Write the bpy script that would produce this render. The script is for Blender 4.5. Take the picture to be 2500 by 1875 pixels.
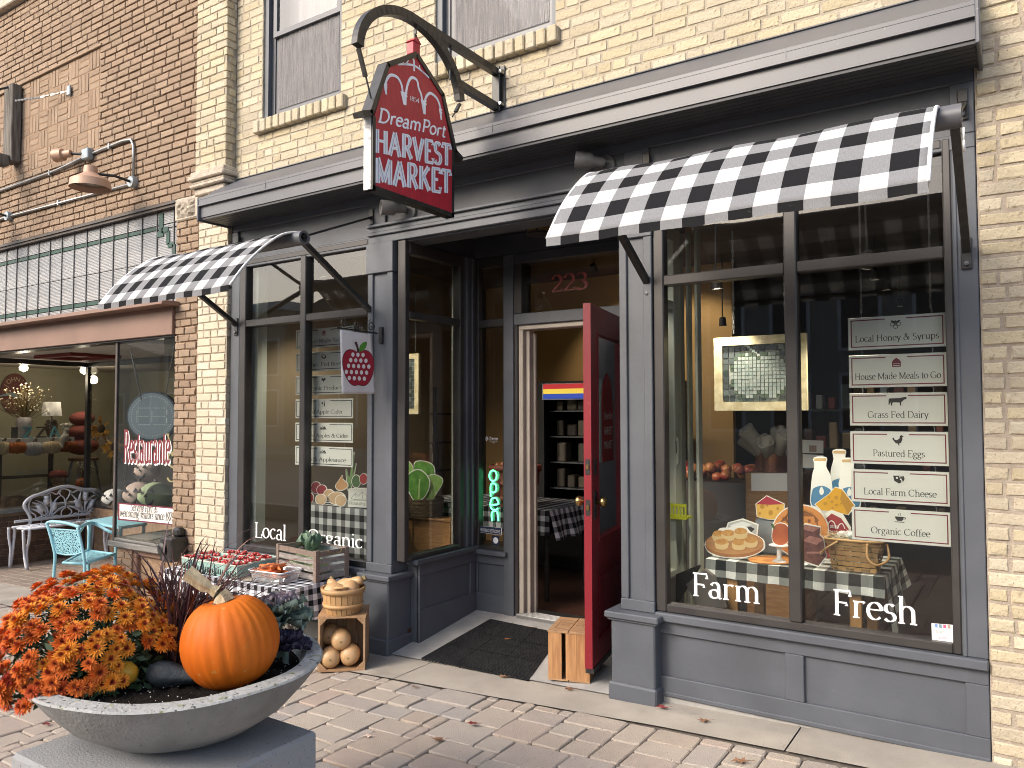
import bpy, math, random
import numpy as np
from mathutils import Vector, Matrix
random.seed(7)
SC = bpy.context.scene
for o in list(bpy.data.objects): bpy.data.objects.remove(o, do_unlink=True)
COL = SC.collection
R = math.radians
# ------------------------------------------------------------------ camera
FPX, CX, CY = 1878., 1250., 937.5            # focal length and centre in photo pixels (2500 x 1875)
CAM = np.array([0., -4.0924, 1.55])
_y = np.array([2485-CX, 1010-CY, FPX]); _y /= np.linalg.norm(_y)
_x = -np.array([-1608-CX, 1018-CY, FPX]); _x -= _y*_x.dot(_y); _x /= np.linalg.norm(_x)
_z = np.cross(_x, _y); _z = _z if _z[1] < 0 else -_z
MW = np.stack([_x, _y, _z])                  # camera (right, down, forward) -> world
cd = bpy.data.cameras.new('camera'); cam = bpy.data.objects.new('camera', cd); COL.objects.link(cam)
rt, up, bk = MW[:, 0], -MW[:, 1], -MW[:, 2]
cam.matrix_world = Matrix(((rt[0], up[0], bk[0], CAM[0]), (rt[1], up[1], bk[1], CAM[1]), (rt[2], up[2], bk[2], CAM[2]), (0, 0, 0, 1)))
cd.sensor_width = 36; cd.lens = FPX/2500*36; cd.clip_start = .05; cd.clip_end = 500
SC.camera = cam
# ------------------------------------------------------------------ sky, sun, exposure
SUN = Vector((-.42, -.9, .66)).normalized()
W = bpy.data.worlds.new('World'); SC.world = W; W.use_nodes = True
wn = W.node_tree.nodes; wl = W.node_tree.links; wn.clear()
sky = wn.new('ShaderNodeTexSky'); sky.sky_type = 'NISHITA'; sky.sun_disc = False
sky.sun_elevation = math.asin(SUN.z); sky.sun_rotation = math.atan2(SUN.x, SUN.y)
sky.dust_density = 3.8; sky.air_density = 1.0; sky.ozone_density = .6
bg = wn.new('ShaderNodeBackground'); bg.inputs['Strength'].default_value = .15
wo = wn.new('ShaderNodeOutputWorld'); wl.new(sky.outputs[0], bg.inputs[0]); wl.new(bg.outputs[0], wo.inputs[0])
sl = bpy.data.lights.new('sun', 'SUN'); sl.energy = .7; sl.angle = R(18); sl.color = (1, .985, .955)
so = bpy.data.objects.new('sun', sl); COL.objects.link(so); so.rotation_euler = SUN.to_track_quat('Z', 'Y').to_euler()
vs = SC.view_settings; vs.view_transform = 'Standard'; vs.look = 'None'; vs.gamma = 1; vs.exposure = 1.36; vs.use_curve_mapping = False
SC.cycles.use_denoising = True
try: SC.cycles.denoiser = 'OPENIMAGEDENOISE'
except Exception: pass
SC.cycles.filter_width = 1.0; SC.cycles.max_bounces = 8; SC.cycles.transparent_max_bounces = 16; SC.cycles.caustics_reflective = False; SC.cycles.caustics_refractive = False
SC.cycles.sample_clamp_indirect = 6
# ------------------------------------------------------------------ photo pixel -> point on a plane
S9 = 900/2212
VIEW = {'J': (0, 0, S9), 'I': (800, 0, S9), 'C': (1600, 0, S9), 'K': (0, 600, S9), 'G': (800, 600, S9), 'B': (1600, 600, S9),
        'L': (0, 1200, S9), 'E': (800, 1200, S9), 'A': (1600, 1200, S9), 'n': (0, 800, 500/1382), 't': (450, 1200, 500/1659),
        's': (850, 80, 400/1327), 'w': (1650, 1050, 600/1991), 'o': (700, 750, 400/1021), 'd': (950, 600, 600/1659), 'c': (1300, 1100, 400/1106), 'f': (0, 0, 1.)}
def at(v, x, y, ax, val):
    ox, oy, s = VIEW[v]; d = MW @ np.array([ox+x*s-CX, oy+y*s-CY, FPX])
    p = CAM+(val-CAM[ax])/d[ax]*d
    return Vector(p)
def atY(v, x, y, Y=0.): return at(v, x, y, 1, Y)
def atZ(v, x, y, Z=0.): return at(v, x, y, 2, Z)
def atX(v, x, y, X=0.): return at(v, x, y, 0, X)
def pix(p):
    c = MW.T @ (np.array(p)-CAM)
    return (CX+FPX*c[0]/c[2], CY+FPX*c[1]/c[2]) if c[2] > .05 else (-9e9, -9e9)
def inframe(p, m=60):
    a = pix(p); return -m < a[0] < 2500+m and -m < a[1] < 1875+m
def zg(x, y=0.): return .03*(max(-14, min(4, x))+.14)+.012*max(-5, min(0, y))
# ------------------------------------------------------------------ materials
def _n(t, ty, **k):
    n = t.nodes.new(ty)
    for a, b in k.items(): setattr(n, a, b)
    return n
MATS = {}
def rgba(c): return (*c[:3], 1)
def mat(name, c, r=.6, m=0., c2=None, vs=6., bump=0., bs=60., rnd=0., c3=None, strz=(1, 1, 1), coat=0., det=6., spec=.5, lo=.35, hi=.65, emit=None, es=0., trans=0., sss=0.):
    M_ = bpy.data.materials.new(name); M_.use_nodes = True; t = M_.node_tree; L = t.links
    b = t.nodes['Principled BSDF']; b.inputs['Roughness'].default_value = r; b.inputs['Metallic'].default_value = m
    b.inputs['Specular IOR Level'].default_value = spec; b.inputs['Coat Weight'].default_value = coat
    if trans: b.inputs['Transmission Weight'].default_value = trans
    if sss: b.inputs['Subsurface Weight'].default_value = sss; b.inputs['Subsurface Radius'].default_value = (.02, .008, .004)
    if emit: b.inputs['Emission Color'].default_value = rgba(emit); b.inputs['Emission Strength'].default_value = es
    tc = _n(t, 'ShaderNodeTexCoord'); mp = _n(t, 'ShaderNodeMapping'); mp.inputs['Scale'].default_value = strz
    L.new(tc.outputs['Object'], mp.inputs[0])
    col = None
    if c2:
        nz = _n(t, 'ShaderNodeTexNoise'); nz.inputs['Scale'].default_value = vs; nz.inputs['Detail'].default_value = det
        L.new(mp.outputs[0], nz.inputs['Vector'])
        rp = _n(t, 'ShaderNodeValToRGB'); rp.color_ramp.elements[0].position = lo; rp.color_ramp.elements[1].position = hi
        rp.color_ramp.elements[0].color = rgba(c); rp.color_ramp.elements[1].color = rgba(c2)
        L.new(nz.outputs[0], rp.inputs[0]); col = rp.outputs[0]
    if rnd or c3:
        ge = _n(t, 'ShaderNodeNewGeometry'); oi = _n(t, 'ShaderNodeObjectInfo'); ad = _n(t, 'ShaderNodeMath', operation='ADD'); fr = _n(t, 'ShaderNodeMath', operation='FRACT')
        L.new(ge.outputs['Random Per Island'], ad.inputs[0]); L.new(oi.outputs['Random'], ad.inputs[1]); L.new(ad.outputs[0], fr.inputs[0])
        src = fr.outputs[0]
        if c3:
            rp = _n(t, 'ShaderNodeValToRGB'); e = rp.color_ramp.elements
            while len(e) < len(c3): e.new(.5)
            for i, cc in enumerate(c3): e[i].position = i/(len(c3)-1); e[i].color = rgba(cc)
            L.new(src, rp.inputs[0])
            if col is None: col = rp.outputs[0]
            else:
                mx = _n(t, 'ShaderNodeMix', data_type='RGBA'); mx.inputs[0].default_value = .6
                L.new(col, mx.inputs[6]); L.new(rp.outputs[0], mx.inputs[7]); col = mx.outputs[2]
        if rnd:
            hs = _n(t, 'ShaderNodeHueSaturation'); mr = _n(t, 'ShaderNodeMapRange'); mr.inputs[3].default_value = 1-rnd; mr.inputs[4].default_value = 1+rnd
            wn_ = _n(t, 'ShaderNodeTexWhiteNoise', noise_dimensions='1D'); L.new(src, wn_.inputs['W']); L.new(wn_.outputs[0], mr.inputs[0]); L.new(mr.outputs[0], hs.inputs['Value'])
            if col is None: hs.inputs['Color'].default_value = rgba(c)
            else: L.new(col, hs.inputs['Color'])
            col = hs.outputs[0]
    if col is None: b.inputs['Base Color'].default_value = rgba(c)
    else: L.new(col, b.inputs['Base Color'])
    if bump:
        nb = _n(t, 'ShaderNodeTexNoise'); nb.inputs['Scale'].default_value = bs; nb.inputs['Detail'].default_value = 5
        L.new(mp.outputs[0], nb.inputs['Vector'])
        bp = _n(t, 'ShaderNodeBump'); bp.inputs['Strength'].default_value = min(1, bump); bp.inputs['Distance'].default_value = .004*max(1, bump)
        L.new(nb.outputs[0], bp.inputs['Height']); L.new(bp.outputs[0], b.inputs['Normal'])
    MATS[name] = M_; return M_
def wear(name, layers):                 # stains, pits and scuffs with shapes of their own
    t = MATS[name].node_tree; b_ = t.nodes['Principled BSDF']; ln = b_.inputs['Base Color'].links; tc = _n(t, 'ShaderNodeTexCoord'); prev = ln[0].from_socket if ln else None
    for sc_, lo_, hi_, col in layers:
        nz = _n(t, 'ShaderNodeTexNoise'); nz.inputs['Scale'].default_value = sc_; nz.inputs['Detail'].default_value = 4; t.links.new(tc.outputs['Object'], nz.inputs['Vector']); mr = _n(t, 'ShaderNodeMapRange'); mr.inputs[1].default_value = lo_; mr.inputs[2].default_value = hi_; t.links.new(nz.outputs[0], mr.inputs[0])
        mx = _n(t, 'ShaderNodeMix', data_type='RGBA'); t.links.new(mr.outputs[0], mx.inputs[0]); t.links.new(prev, mx.inputs[6]); mx.inputs[7].default_value = rgba(col); prev = mx.outputs[2]
    t.links.new(prev, b_.inputs['Base Color'])
def gingham(name, dark=(.012, .012, .014), mid=(.3, .31, .33), light=(.8, .8, .8), p=.12, tl=0.):
    M_ = bpy.data.materials.new(name); M_.use_nodes = True; t = M_.node_tree; L = t.links; b = t.nodes['Principled BSDF']
    b.inputs['Roughness'].default_value = .85; b.inputs['Specular IOR Level'].default_value = .2
    uv = _n(t, 'ShaderNodeUVMap'); sp = _n(t, 'ShaderNodeSeparateXYZ'); L.new(uv.outputs[0], sp.inputs[0]); q = []
    for i in (0, 1):
        a = _n(t, 'ShaderNodeMath', operation='DIVIDE'); a.inputs[1].default_value = p; f = _n(t, 'ShaderNodeMath', operation='FRACT'); g = _n(t, 'ShaderNodeMath', operation='GREATER_THAN'); g.inputs[1].default_value = .5
        L.new(sp.outputs[i], a.inputs[0]); L.new(a.outputs[0], f.inputs[0]); L.new(f.outputs[0], g.inputs[0]); q.append(g)
    ad = _n(t, 'ShaderNodeMath', operation='ADD'); L.new(q[0].outputs[0], ad.inputs[0]); L.new(q[1].outputs[0], ad.inputs[1])
    dv = _n(t, 'ShaderNodeMath', operation='DIVIDE'); dv.inputs[1].default_value = 2; L.new(ad.outputs[0], dv.inputs[0])
    rp = _n(t, 'ShaderNodeValToRGB'); rp.color_ramp.interpolation = 'CONSTANT'; e = rp.color_ramp.elements; e.new(.3)
    e[0].position = 0; e[1].position = .3; e[2].position = .8; e[0].color = rgba(light); e[1].color = rgba(mid); e[2].color = rgba(dark)
    L.new(dv.outputs[0], rp.inputs[0])
    nz = _n(t, 'ShaderNodeTexNoise'); nz.inputs['Scale'].default_value = 1; nz.inputs['Detail'].default_value = 4
    mp = _n(t, 'ShaderNodeMapping'); mp.inputs['Scale'].default_value = (260, 60, 1); L.new(uv.outputs[0], mp.inputs[0]); L.new(mp.outputs[0], nz.inputs['Vector'])
    mr = _n(t, 'ShaderNodeMapRange'); mr.inputs[1].default_value = .3; mr.inputs[2].default_value = .7; mr.inputs[3].default_value = .86; mr.inputs[4].default_value = 1.12; L.new(nz.outputs[0], mr.inputs[0])
    hs = _n(t, 'ShaderNodeHueSaturation'); L.new(mr.outputs[0], hs.inputs['Value']); L.new(rp.outputs[0], hs.inputs['Color']); L.new(hs.outputs[0], b.inputs['Base Color'])
    if tl:
        td = _n(t, 'ShaderNodeBsdfTranslucent'); L.new(hs.outputs[0], td.inputs[0]); mx = _n(t, 'ShaderNodeMixShader'); mx.inputs[0].default_value = tl; L.new(b.outputs[0], mx.inputs[1]); L.new(td.outputs[0], mx.inputs[2]); L.new(mx.outputs[0], t.nodes['Material Output'].inputs[0])
    MATS[name] = M_; return M_
def glassmat(name, tint=(.93, .96, .94), base=.04, dirt=.0, ior=1.5):
    M_ = bpy.data.materials.new(name); M_.use_nodes = True; t = M_.node_tree; L = t.links; t.nodes.remove(t.nodes['Principled BSDF'])
    tr = _n(t, 'ShaderNodeBsdfTransparent'); tr.inputs[0].default_value = rgba(tint); gl = _n(t, 'ShaderNodeBsdfGlossy'); gl.inputs['Roughness'].default_value = .008
    fr = _n(t, 'ShaderNodeFresnel'); fr.inputs[0].default_value = ior
    ad = _n(t, 'ShaderNodeMath', operation='MULTIPLY_ADD'); ad.inputs[1].default_value = 1.75; ad.inputs[2].default_value = base; L.new(fr.outputs[0], ad.inputs[0])
    mx = _n(t, 'ShaderNodeMixShader'); L.new(ad.outputs[0], mx.inputs[0]); L.new(tr.outputs[0], mx.inputs[1]); L.new(gl.outputs[0], mx.inputs[2]); out = mx.outputs[0]
    if dirt:
        df = _n(t, 'ShaderNodeBsdfDiffuse'); df.inputs[0].default_value = (.7, .72, .7, 1); m2 = _n(t, 'ShaderNodeMixShader'); m2.inputs[0].default_value = dirt
        L.new(out, m2.inputs[1]); L.new(df.outputs[0], m2.inputs[2]); out = m2.outputs[0]
    L.new(out, t.nodes['Material Output'].inputs[0]); MATS[name] = M_; return M_
# ------------------------------------------------------------------ mesh builder
class MB:
    def __init__(s): s.v = []; s.f = []; s.uv = {}
    def add(s, vs, fs):
        o = len(s.v); s.v += [tuple(v) for v in vs]; s.f += [tuple(i+o for i in f) for f in fs]; return s
    def box(s, a, b):
        x0, x1 = sorted((a[0], b[0])); y0, y1 = sorted((a[1], b[1])); z0, z1 = sorted((a[2], b[2]))
        return s.add([(x0, y0, z0), (x1, y0, z0), (x1, y1, z0), (x0, y1, z0), (x0, y0, z1), (x1, y0, z1), (x1, y1, z1), (x0, y1, z1)],
                     [(0, 3, 2, 1), (4, 5, 6, 7), (0, 1, 5, 4), (1, 2, 6, 5), (2, 3, 7, 6), (3, 0, 4, 7)])
    def bbox(s, a, b, c=.004):          # box with chamfered edges
        x0, x1 = sorted((a[0], b[0])); y0, y1 = sorted((a[1], b[1])); z0, z1 = sorted((a[2], b[2])); c = min(c, (x1-x0)*.3, (y1-y0)*.3, (z1-z0)*.3)
        V = []; X = (x0, x1); Y = (y0, y1); Z = (z0, z1); idx = {}
        for i in (0, 1):
            for j in (0, 1):
                for k in (0, 1):
                    sx, sy, sz = (1-2*i)*c, (1-2*j)*c, (1-2*k)*c
                    for w, p in enumerate(((X[i], Y[j]+sy, Z[k]+sz), (X[i]+sx, Y[j], Z[k]+sz), (X[i]+sx, Y[j]+sy, Z[k]))):
                        idx[i, j, k, w] = len(V); V.append(p)
        g = lambda i, j, k, w: idx[i, j, k, w]; F = []
        for i in (0, 1): F.append([g(i, 0, 0, 0), g(i, 1, 0, 0), g(i, 1, 1, 0), g(i, 0, 1, 0)][::(-1 if i == 0 else 1)])
        for j in (0, 1): F.append([g(0, j, 0, 1), g(1, j, 0, 1), g(1, j, 1, 1), g(0, j, 1, 1)][::(1 if j == 0 else -1)])
        for k in (0, 1): F.append([g(0, 0, k, 2), g(1, 0, k, 2), g(1, 1, k, 2), g(0, 1, k, 2)][::(-1 if k == 0 else 1)])
        for i in (0, 1):
            for j in (0, 1): F.append([g(i, j, 0, 0), g(i, j, 0, 1), g(i, j, 1, 1), g(i, j, 1, 0)][::(1 if i != j else -1)])
        for i in (0, 1):
            for k in (0, 1): F.append([g(i, 0, k, 0), g(i, 1, k, 0), g(i, 1, k, 2), g(i, 0, k, 2)][::(1 if i == k else -1)])
        for j in (0, 1):
            for k in (0, 1): F.append([g(0, j, k, 1), g(1, j, k, 1), g(1, j, k, 2), g(0, j, k, 2)][::(1 if j != k else -1)])
        for i in (0, 1):
            for j in (0, 1):
                for k in (0, 1): F.append([g(i, j, k, 0), g(i, j, k, 1), g(i, j, k, 2)][::(1 if (i+j+k) % 2 else -1)])
        return s.add(V, F)
    def tube(s, pts, r, n=8, caps=True, closed=False):
        pts = [Vector(p) for p in pts]; N = len(pts); rr = r if hasattr(r, '__len__') else [r]*N; V = []; F = []
        T = []
        for i in range(N):
            a = pts[(i-1) % N] if closed or i else pts[i]; b = pts[(i+1) % N] if closed or i < N-1 else pts[i]; T.append((b-a).normalized() if (b-a).length else Vector((0, 0, 1)))
        u = T[0].orthogonal().normalized()
        for i in range(N):
            u = (u-T[i]*u.dot(T[i])); u = u.normalized() if u.length > 1e-6 else T[i].orthogonal().normalized(); w = T[i].cross(u)
            for k in range(n):
                a = 2*math.pi*k/n; V.append(pts[i]+(u*math.cos(a)+w*math.sin(a))*rr[i])
        for i in range(N if closed else N-1):
            for k in range(n):
                j = (i+1) % N; F.append((i*n+k, i*n+(k+1) % n, j*n+(k+1) % n, j*n+k))
        if caps and not closed: F += [tuple(range(n))[::-1], tuple((N-1)*n+k for k in range(n))]
        return s.add(V, F)
    def bar(s, a, b, w, h=None, upv=(0, 0, 1)):
        a, b = Vector(a), Vector(b); h = h or w; t = (b-a).normalized(); x = t.cross(Vector(upv)); x = x.normalized() if x.length > 1e-4 else t.orthogonal().normalized(); y = x.cross(t)
        V = [p+x*i*w/2+y*j*h/2 for p in (a, b) for i, j in ((-1, -1), (1, -1), (1, 1), (-1, 1))]
        return s.add(V, [(3, 2, 1, 0), (4, 5, 6, 7), (0, 1, 5, 4), (1, 2, 6, 5), (2, 3, 7, 6), (3, 0, 4, 7)])
    def lathe(s, prof, c=(0, 0, 0), n=24, ax=None, caps=True):   # prof: (r, h)
        c = Vector(c); A = Vector(ax or (0, 0, 1)).normalized(); u = A.orthogonal().normalized(); w = A.cross(u); V = []; F = []
        for r, h in prof:
            for k in range(n):
                a = 2*math.pi*k/n; V.append(c+A*h+(u*math.cos(a)+w*math.sin(a))*r)
        for i in range(len(prof)-1):
            for k in range(n): F.append((i*n+k, i*n+(k+1) % n, (i+1)*n+(k+1) % n, (i+1)*n+k))
        if caps:
            if prof[0][0] > 1e-4: F.append(tuple(range(n))[::-1])
            if prof[-1][0] > 1e-4: F.append(tuple((len(prof)-1)*n+k for k in range(n)))
        return s.add(V, F)
    def plate(s, pts, d):               # polygon in space extruded by vector d
        pts = [Vector(p) for p in pts]; d = Vector(d); n = len(pts)
        return s.add(pts+[p+d for p in pts], [tuple(range(n)), tuple(range(2*n-1, n-1, -1))]+[(i, i+n, (i+1) % n+n, (i+1) % n) for i in range(n)])
    def poly(s, pts): return s.add(pts, [tuple(range(len(pts)))])
    def grid(s, fn, nu, nv, uv=None, thick=0):
        V = [fn(i/nu, j/nv) for j in range(nv+1) for i in range(nu+1)]; o = len(s.f)
        F = [(j*(nu+1)+i, j*(nu+1)+i+1, (j+1)*(nu+1)+i+1, (j+1)*(nu+1)+i) for j in range(nv) for i in range(nu)]
        s.add(V, F)
        if uv:
            for q, f in enumerate(F): s.uv[o+q] = [uv((k % (nu+1))/nu, (k//(nu+1))/nv) for k in f]
        return s
    def mesh(s, name, m, smooth=False, angle=None):
        me = bpy.data.meshes.new(name); me.from_pydata(s.v, [], s.f); me.update()
        if s.uv:
            ul = me.uv_layers.new(name='UVMap')
            for p in me.polygons:
                q = s.uv.get(p.index)
                if q:
                    for k, li in enumerate(p.loop_indices): ul.data[li].uv = q[k]
        if m: me.materials.append(MATS[m] if isinstance(m, str) else m)
        if smooth: me.polygons.foreach_set('use_smooth', [True]*len(me.polygons))
        if angle: me.set_sharp_from_angle(angle=R(angle))
        return me
    def build(s, name, m, parent=None, smooth=False, angle=None, kind=None):
        return link(name, s.mesh(name, m, smooth, angle), parent, kind)
def link(name, me, parent=None, kind=None, mw=None):
    o = bpy.data.objects.new(name, me); COL.objects.link(o)
    if parent is not None: o.parent = parent; o.matrix_parent_inverse = WMAT(parent).inverted()
    if mw is not None: o.matrix_basis = mw
    if kind: o['kind'] = kind
    return o
def WMAT(o):
    m = o.matrix_basis.copy()
    return (WMAT(o.parent) @ o.matrix_parent_inverse @ m) if o.parent else m
def tag(o, label, cat, group=None):
    o['label'] = label; o['category'] = cat
    if group: o['group'] = group
    return o
def thing(name, label, cat, loc=(0, 0, 0), group=None, rz=0):
    o = bpy.data.objects.new(name, None); COL.objects.link(o); o.empty_display_size = .1; o.location = loc; o.rotation_euler.z = rz
    return tag(o, label, cat, group)
def struct(o): o['kind'] = 'structure'; return o
def copy_tree(o, parent=None):
    c = o.copy(); COL.objects.link(c); c.parent = parent
    for ch in [x for x in bpy.data.objects if x.parent == o]: copy_tree(ch, c)
    return c
def ell(cx, cy, rx, ry, a0=0, a1=360, n=24, rot=0):
    out = []
    full = abs(a1-a0) >= 360
    for i in range(n if full else n+1):
        a = R(a0+(a1-a0)*i/n); x, y = rx*math.cos(a), ry*math.sin(a); c, s = math.cos(R(rot)), math.sin(R(rot)); out.append((cx+x*c-y*s, cy+x*s+y*c))
    return out
def bez(p0, p1, p2, p3, n=10):
    P = [Vector(p) for p in (p0, p1, p2, p3)]
    return [P[0]*(1-t)**3+P[1]*3*t*(1-t)**2+P[2]*3*t*t*(1-t)+P[3]*t**3 for t in (i/n for i in range(n+1))]
def spline(pts, n=6, closed=False):
    P = [Vector(p) for p in pts]; N = len(P); out = []
    for i in range(N if closed else N-1):
        g = lambda k: P[k % N] if closed else P[max(0, min(N-1, k))]
        a, b, c, d = g(i-1), g(i), g(i+1), g(i+2)
        for j in range(n):
            t = j/n; out.append(.5*((2*b)+(c-a)*t+(2*a-5*b+4*c-d)*t*t+(3*b-a-3*c+d)*t**3))
    if not closed: out.append(P[-1])
    return out
# ------------------------------------------------------------------ lettering drawn with a pen (serif alphabet) and the built-in sans
def _l(*p): return list(p)
def _a(cx, cy, rx, ry, a0=0, a1=360): return ell(cx, cy, rx, ry, a0, a1, 28) + ([ell(cx, cy, rx, ry, a0, a1, 28)[0]] if abs(a1-a0) >= 360 else [])
_b = lambda *xs: [(x, 0, 9, 9) for x in xs]
GL = {
 'o': (48, [_a(24, 24, 19, 22)], []), 'c': (42, [_a(23, 24, 18, 22, 45, 318)], []), 'e': (44, [_a(23, 24, 18, 22, 8, 318), _l((6, 27), (40, 27))], []),
 'a': (44, [_l((33, 34), (33, 6), (36, 1), (42, 3)), _a(21, 33, 12, 13, 0, 160), _a(19, 13, 14, 12)], []), 'n': (53, [_l((11, 0), (11, 45)), _a(26, 30, 15, 15, 180, 0), _l((41, 30), (41, 0))], _b(11, 41)+[(11, 45, 8, 0)]),
 'm': (80, [_l((11, 0), (11, 45)), _a(25, 31, 14, 14, 180, 0), _l((39, 31), (39, 0)), _a(53, 31, 14, 14, 180, 0), _l((67, 31), (67, 0))], _b(11, 39, 67)+[(11, 45, 8, 0)]),
 'h': (53, [_l((11, 0), (11, 71)), _a(26, 30, 15, 15, 180, 0), _l((41, 30), (41, 0))], _b(11, 41)+[(11, 71, 8, 0)]), 'r': (38, [_l((11, 0), (11, 45)), _a(25, 31, 14, 13, 180, 50)], _b(11)+[(11, 45, 8, 0)]),
 'i': (23, [_l((11, 0), (11, 45)), _l((11, 61), (11, 68))], _b(11)+[(11, 45, 8, 0)]), 'l': (23, [_l((11, 0), (11, 71))], _b(11)+[(11, 71, 8, 0)]),
 's': (36, [_a(18, 35, 11, 11, 35, 270)+_a(17, 13, 13, 11, 90, -150)], []), 't': (31, [_l((13, 60), (13, 10)), _a(21, 10, 8, 9, 180, 330), _l((3, 45), (27, 45))], []),
 'u': (53, [_l((11, 45), (11, 15)), _a(26, 15, 15, 14, 180, 360), _l((41, 45), (41, 0))], [(11, 45, 8, 0), (41, 45, 8, 0), (41, 0, 0, 9)]), 'v': (46, [_l((6, 45), (23, 0)), _l((23, 0), (40, 45))], [(6, 45, 7, 7), (40, 45, 7, 7)]),
 'w': (66, [_l((5, 45), (19, 0)), _l((19, 0), (33, 45)), _l((33, 45), (47, 0)), _l((47, 0), (61, 45))], [(5, 45, 6, 6), (61, 45, 6, 6)]), 'y': (46, [_l((6, 45), (23, 1)), _l((40, 45), (18, -16), (8, -20))], [(6, 45, 7, 7), (40, 45, 7, 7)]),
 'p': (52, [_l((11, 45), (11, -21)), _a(28, 23, 17, 22)], [(11, -21, 9, 9), (11, 45, 8, 0)]), 'd': (53, [_l((41, 0), (41, 71)), _a(25, 22, 17, 22)], [(41, 71, 8, 0), (41, 0, 0, 9)]),
 'g': (45, [_a(20, 32, 14, 13), _l((31, 41), (42, 45)), _a(21, -10, 17, 11), _l((11, 21), (9, 10), (14, 4), (24, 1))], []), 'f': (30, [_l((13, 0), (13, 56)), _a(25, 56, 12, 14, 180, 55), _l((3, 45), (27, 45))], _b(13)),
 'b': (52, [_l((11, 0), (11, 71)), _a(28, 22, 17, 22)], [(11, 71, 8, 0)]),
 'F': (56, [_l((15, 0), (15, 68)), _l((6, 68), (51, 68), (51, 54)), _l((15, 36), (41, 36), (41, 28))], _b(15)), 'E': (59, [_l((15, 0), (15, 68)), _l((6, 68), (52, 68), (52, 55)), _l((15, 36), (42, 36)), _l((6, 0), (54, 0), (54, 15))], []),
 'L': (56, [_l((15, 0), (15, 68)), _l((6, 0), (52, 0), (52, 16))], [(15, 68, 9, 9)]), 'H': (74, [_l((15, 0), (15, 68)), _l((59, 0), (59, 68)), _l((15, 36), (59, 36))], _b(15, 59)+[(15, 68, 9, 9), (59, 68, 9, 9)]),
 'O': (72, [_a(36, 34, 30, 33)], []), 'C': (68, [_a(36, 34, 30, 33, 42, 318)], []), 'G': (72, [_a(36, 34, 30, 33, 42, 330), _l((62, 28), (62, 6))], [(62, 28, 11, 8)]),
 'D': (70, [_l((15, 0), (15, 68)), _l((6, 68), (30, 68)), _l((6, 0), (30, 0)), _a(30, 34, 33, 34, 90, -90)], []), 'P': (56, [_l((15, 0), (15, 68)), _l((6, 68), (32, 68)), _l((15, 32), (32, 32)), _a(32, 50, 18, 18, 90, -90)], _b(15)),
 'R': (64, [_l((15, 0), (15, 68)), _l((6, 68), (32, 68)), _l((15, 34), (32, 34)), _a(32, 51, 17, 17, 90, -90), _l((32, 34), (56, 0))], _b(15)+[(56, 0, 6, 8)]), 'B': (60, [_l((15, 0), (15, 68)), _l((6, 68), (32, 68)), _l((15, 37), (34, 37)), _l((6, 0), (34, 0)), _a(32, 52, 15, 16, 90, -90), _a(34, 18, 19, 18, 90, -90)], []),
 'S': (50, [_a(25, 51, 15, 16, 30, 270)+_a(24, 17, 18, 17, 90, -150)], []), 'M': (86, [_l((14, 0), (14, 68)), _l((14, 68), (43, 6)), _l((43, 6), (72, 68)), _l((72, 68), (72, 0))], _b(14, 72)+[(14, 68, 9, 0), (72, 68, 0, 9)]),
 'A': (68, [_l((8, 0), (34, 68)), _l((34, 68), (60, 0)), _l((17, 23), (51, 23))], _b(8, 60)), 'J': (40, [_l((26, 68), (26, 8)), _a(15, 8, 11, 12, 0, -150)], [(26, 68, 9, 9)]), 'V': (66, [_l((7, 68), (33, 0)), _l((33, 0), (59, 68))], [(7, 68, 9, 9), (59, 68, 9, 9)]),
 'T': (60, [_l((30, 0), (30, 68)), _l((5, 54), (5, 68), (55, 68), (55, 54))], _b(30)), 'K': (68, [_l((15, 0), (15, 68)), _l((15, 28), (54, 68)), _l((28, 40), (58, 0))], _b(15, 58)+[(15, 68, 9, 9), (54, 68, 8, 8)]),
 '1': (34, [_l((18, 0), (18, 68), (7, 60))], _b(18)), '2': (48, [_a(24, 49, 17, 19, 170, -35)+_l((34, 32), (6, 2)), _l((6, 2), (44, 2), (44, 12))], []), '3': (48, [_a(22, 51, 16, 17, 150, -90), _a(22, 17, 19, 17, 90, -150)], []),
 '4': (50, [_l((34, 0), (34, 68)), _l((34, 68), (4, 22)), _l((4, 22), (46, 22))], _b(34)), '5': (48, [_l((40, 66), (13, 66)), _l((13, 66), (11, 38)), _a(23, 22, 19, 22, 125, -150)], []), '6': (48, [_a(24, 20, 17, 20), _l((40, 68), (22, 54), (9, 36), (7, 20))], []),
 '7': (46, [_l((5, 56), (5, 68), (42, 68)), _l((42, 68), (18, 0))], []), '8': (48, [_a(24, 52, 14, 15), _a(24, 18, 18, 18)], []), '9': (48, [_a(24, 48, 17, 20), _l((8, 0), (26, 14), (39, 32), (41, 48))], []),
 '&': (70, [_l((62, 2), (20, 52)), _a(28, 55, 11, 12, 200, -40)+_l((36, 47), (16, 32)), _a(25, 17, 19, 17, 120, 340)+_l((43, 11), (56, 36))], [(56, 36, 8, 8)]), ' ': (24, [], []), "'": (14, [_l((7, 68), (5, 52))], []), ',': (16, [_l((8, 3), (4, -10))], []), '.': (16, [_l((8, 0), (8, 6))], [])}
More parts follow.
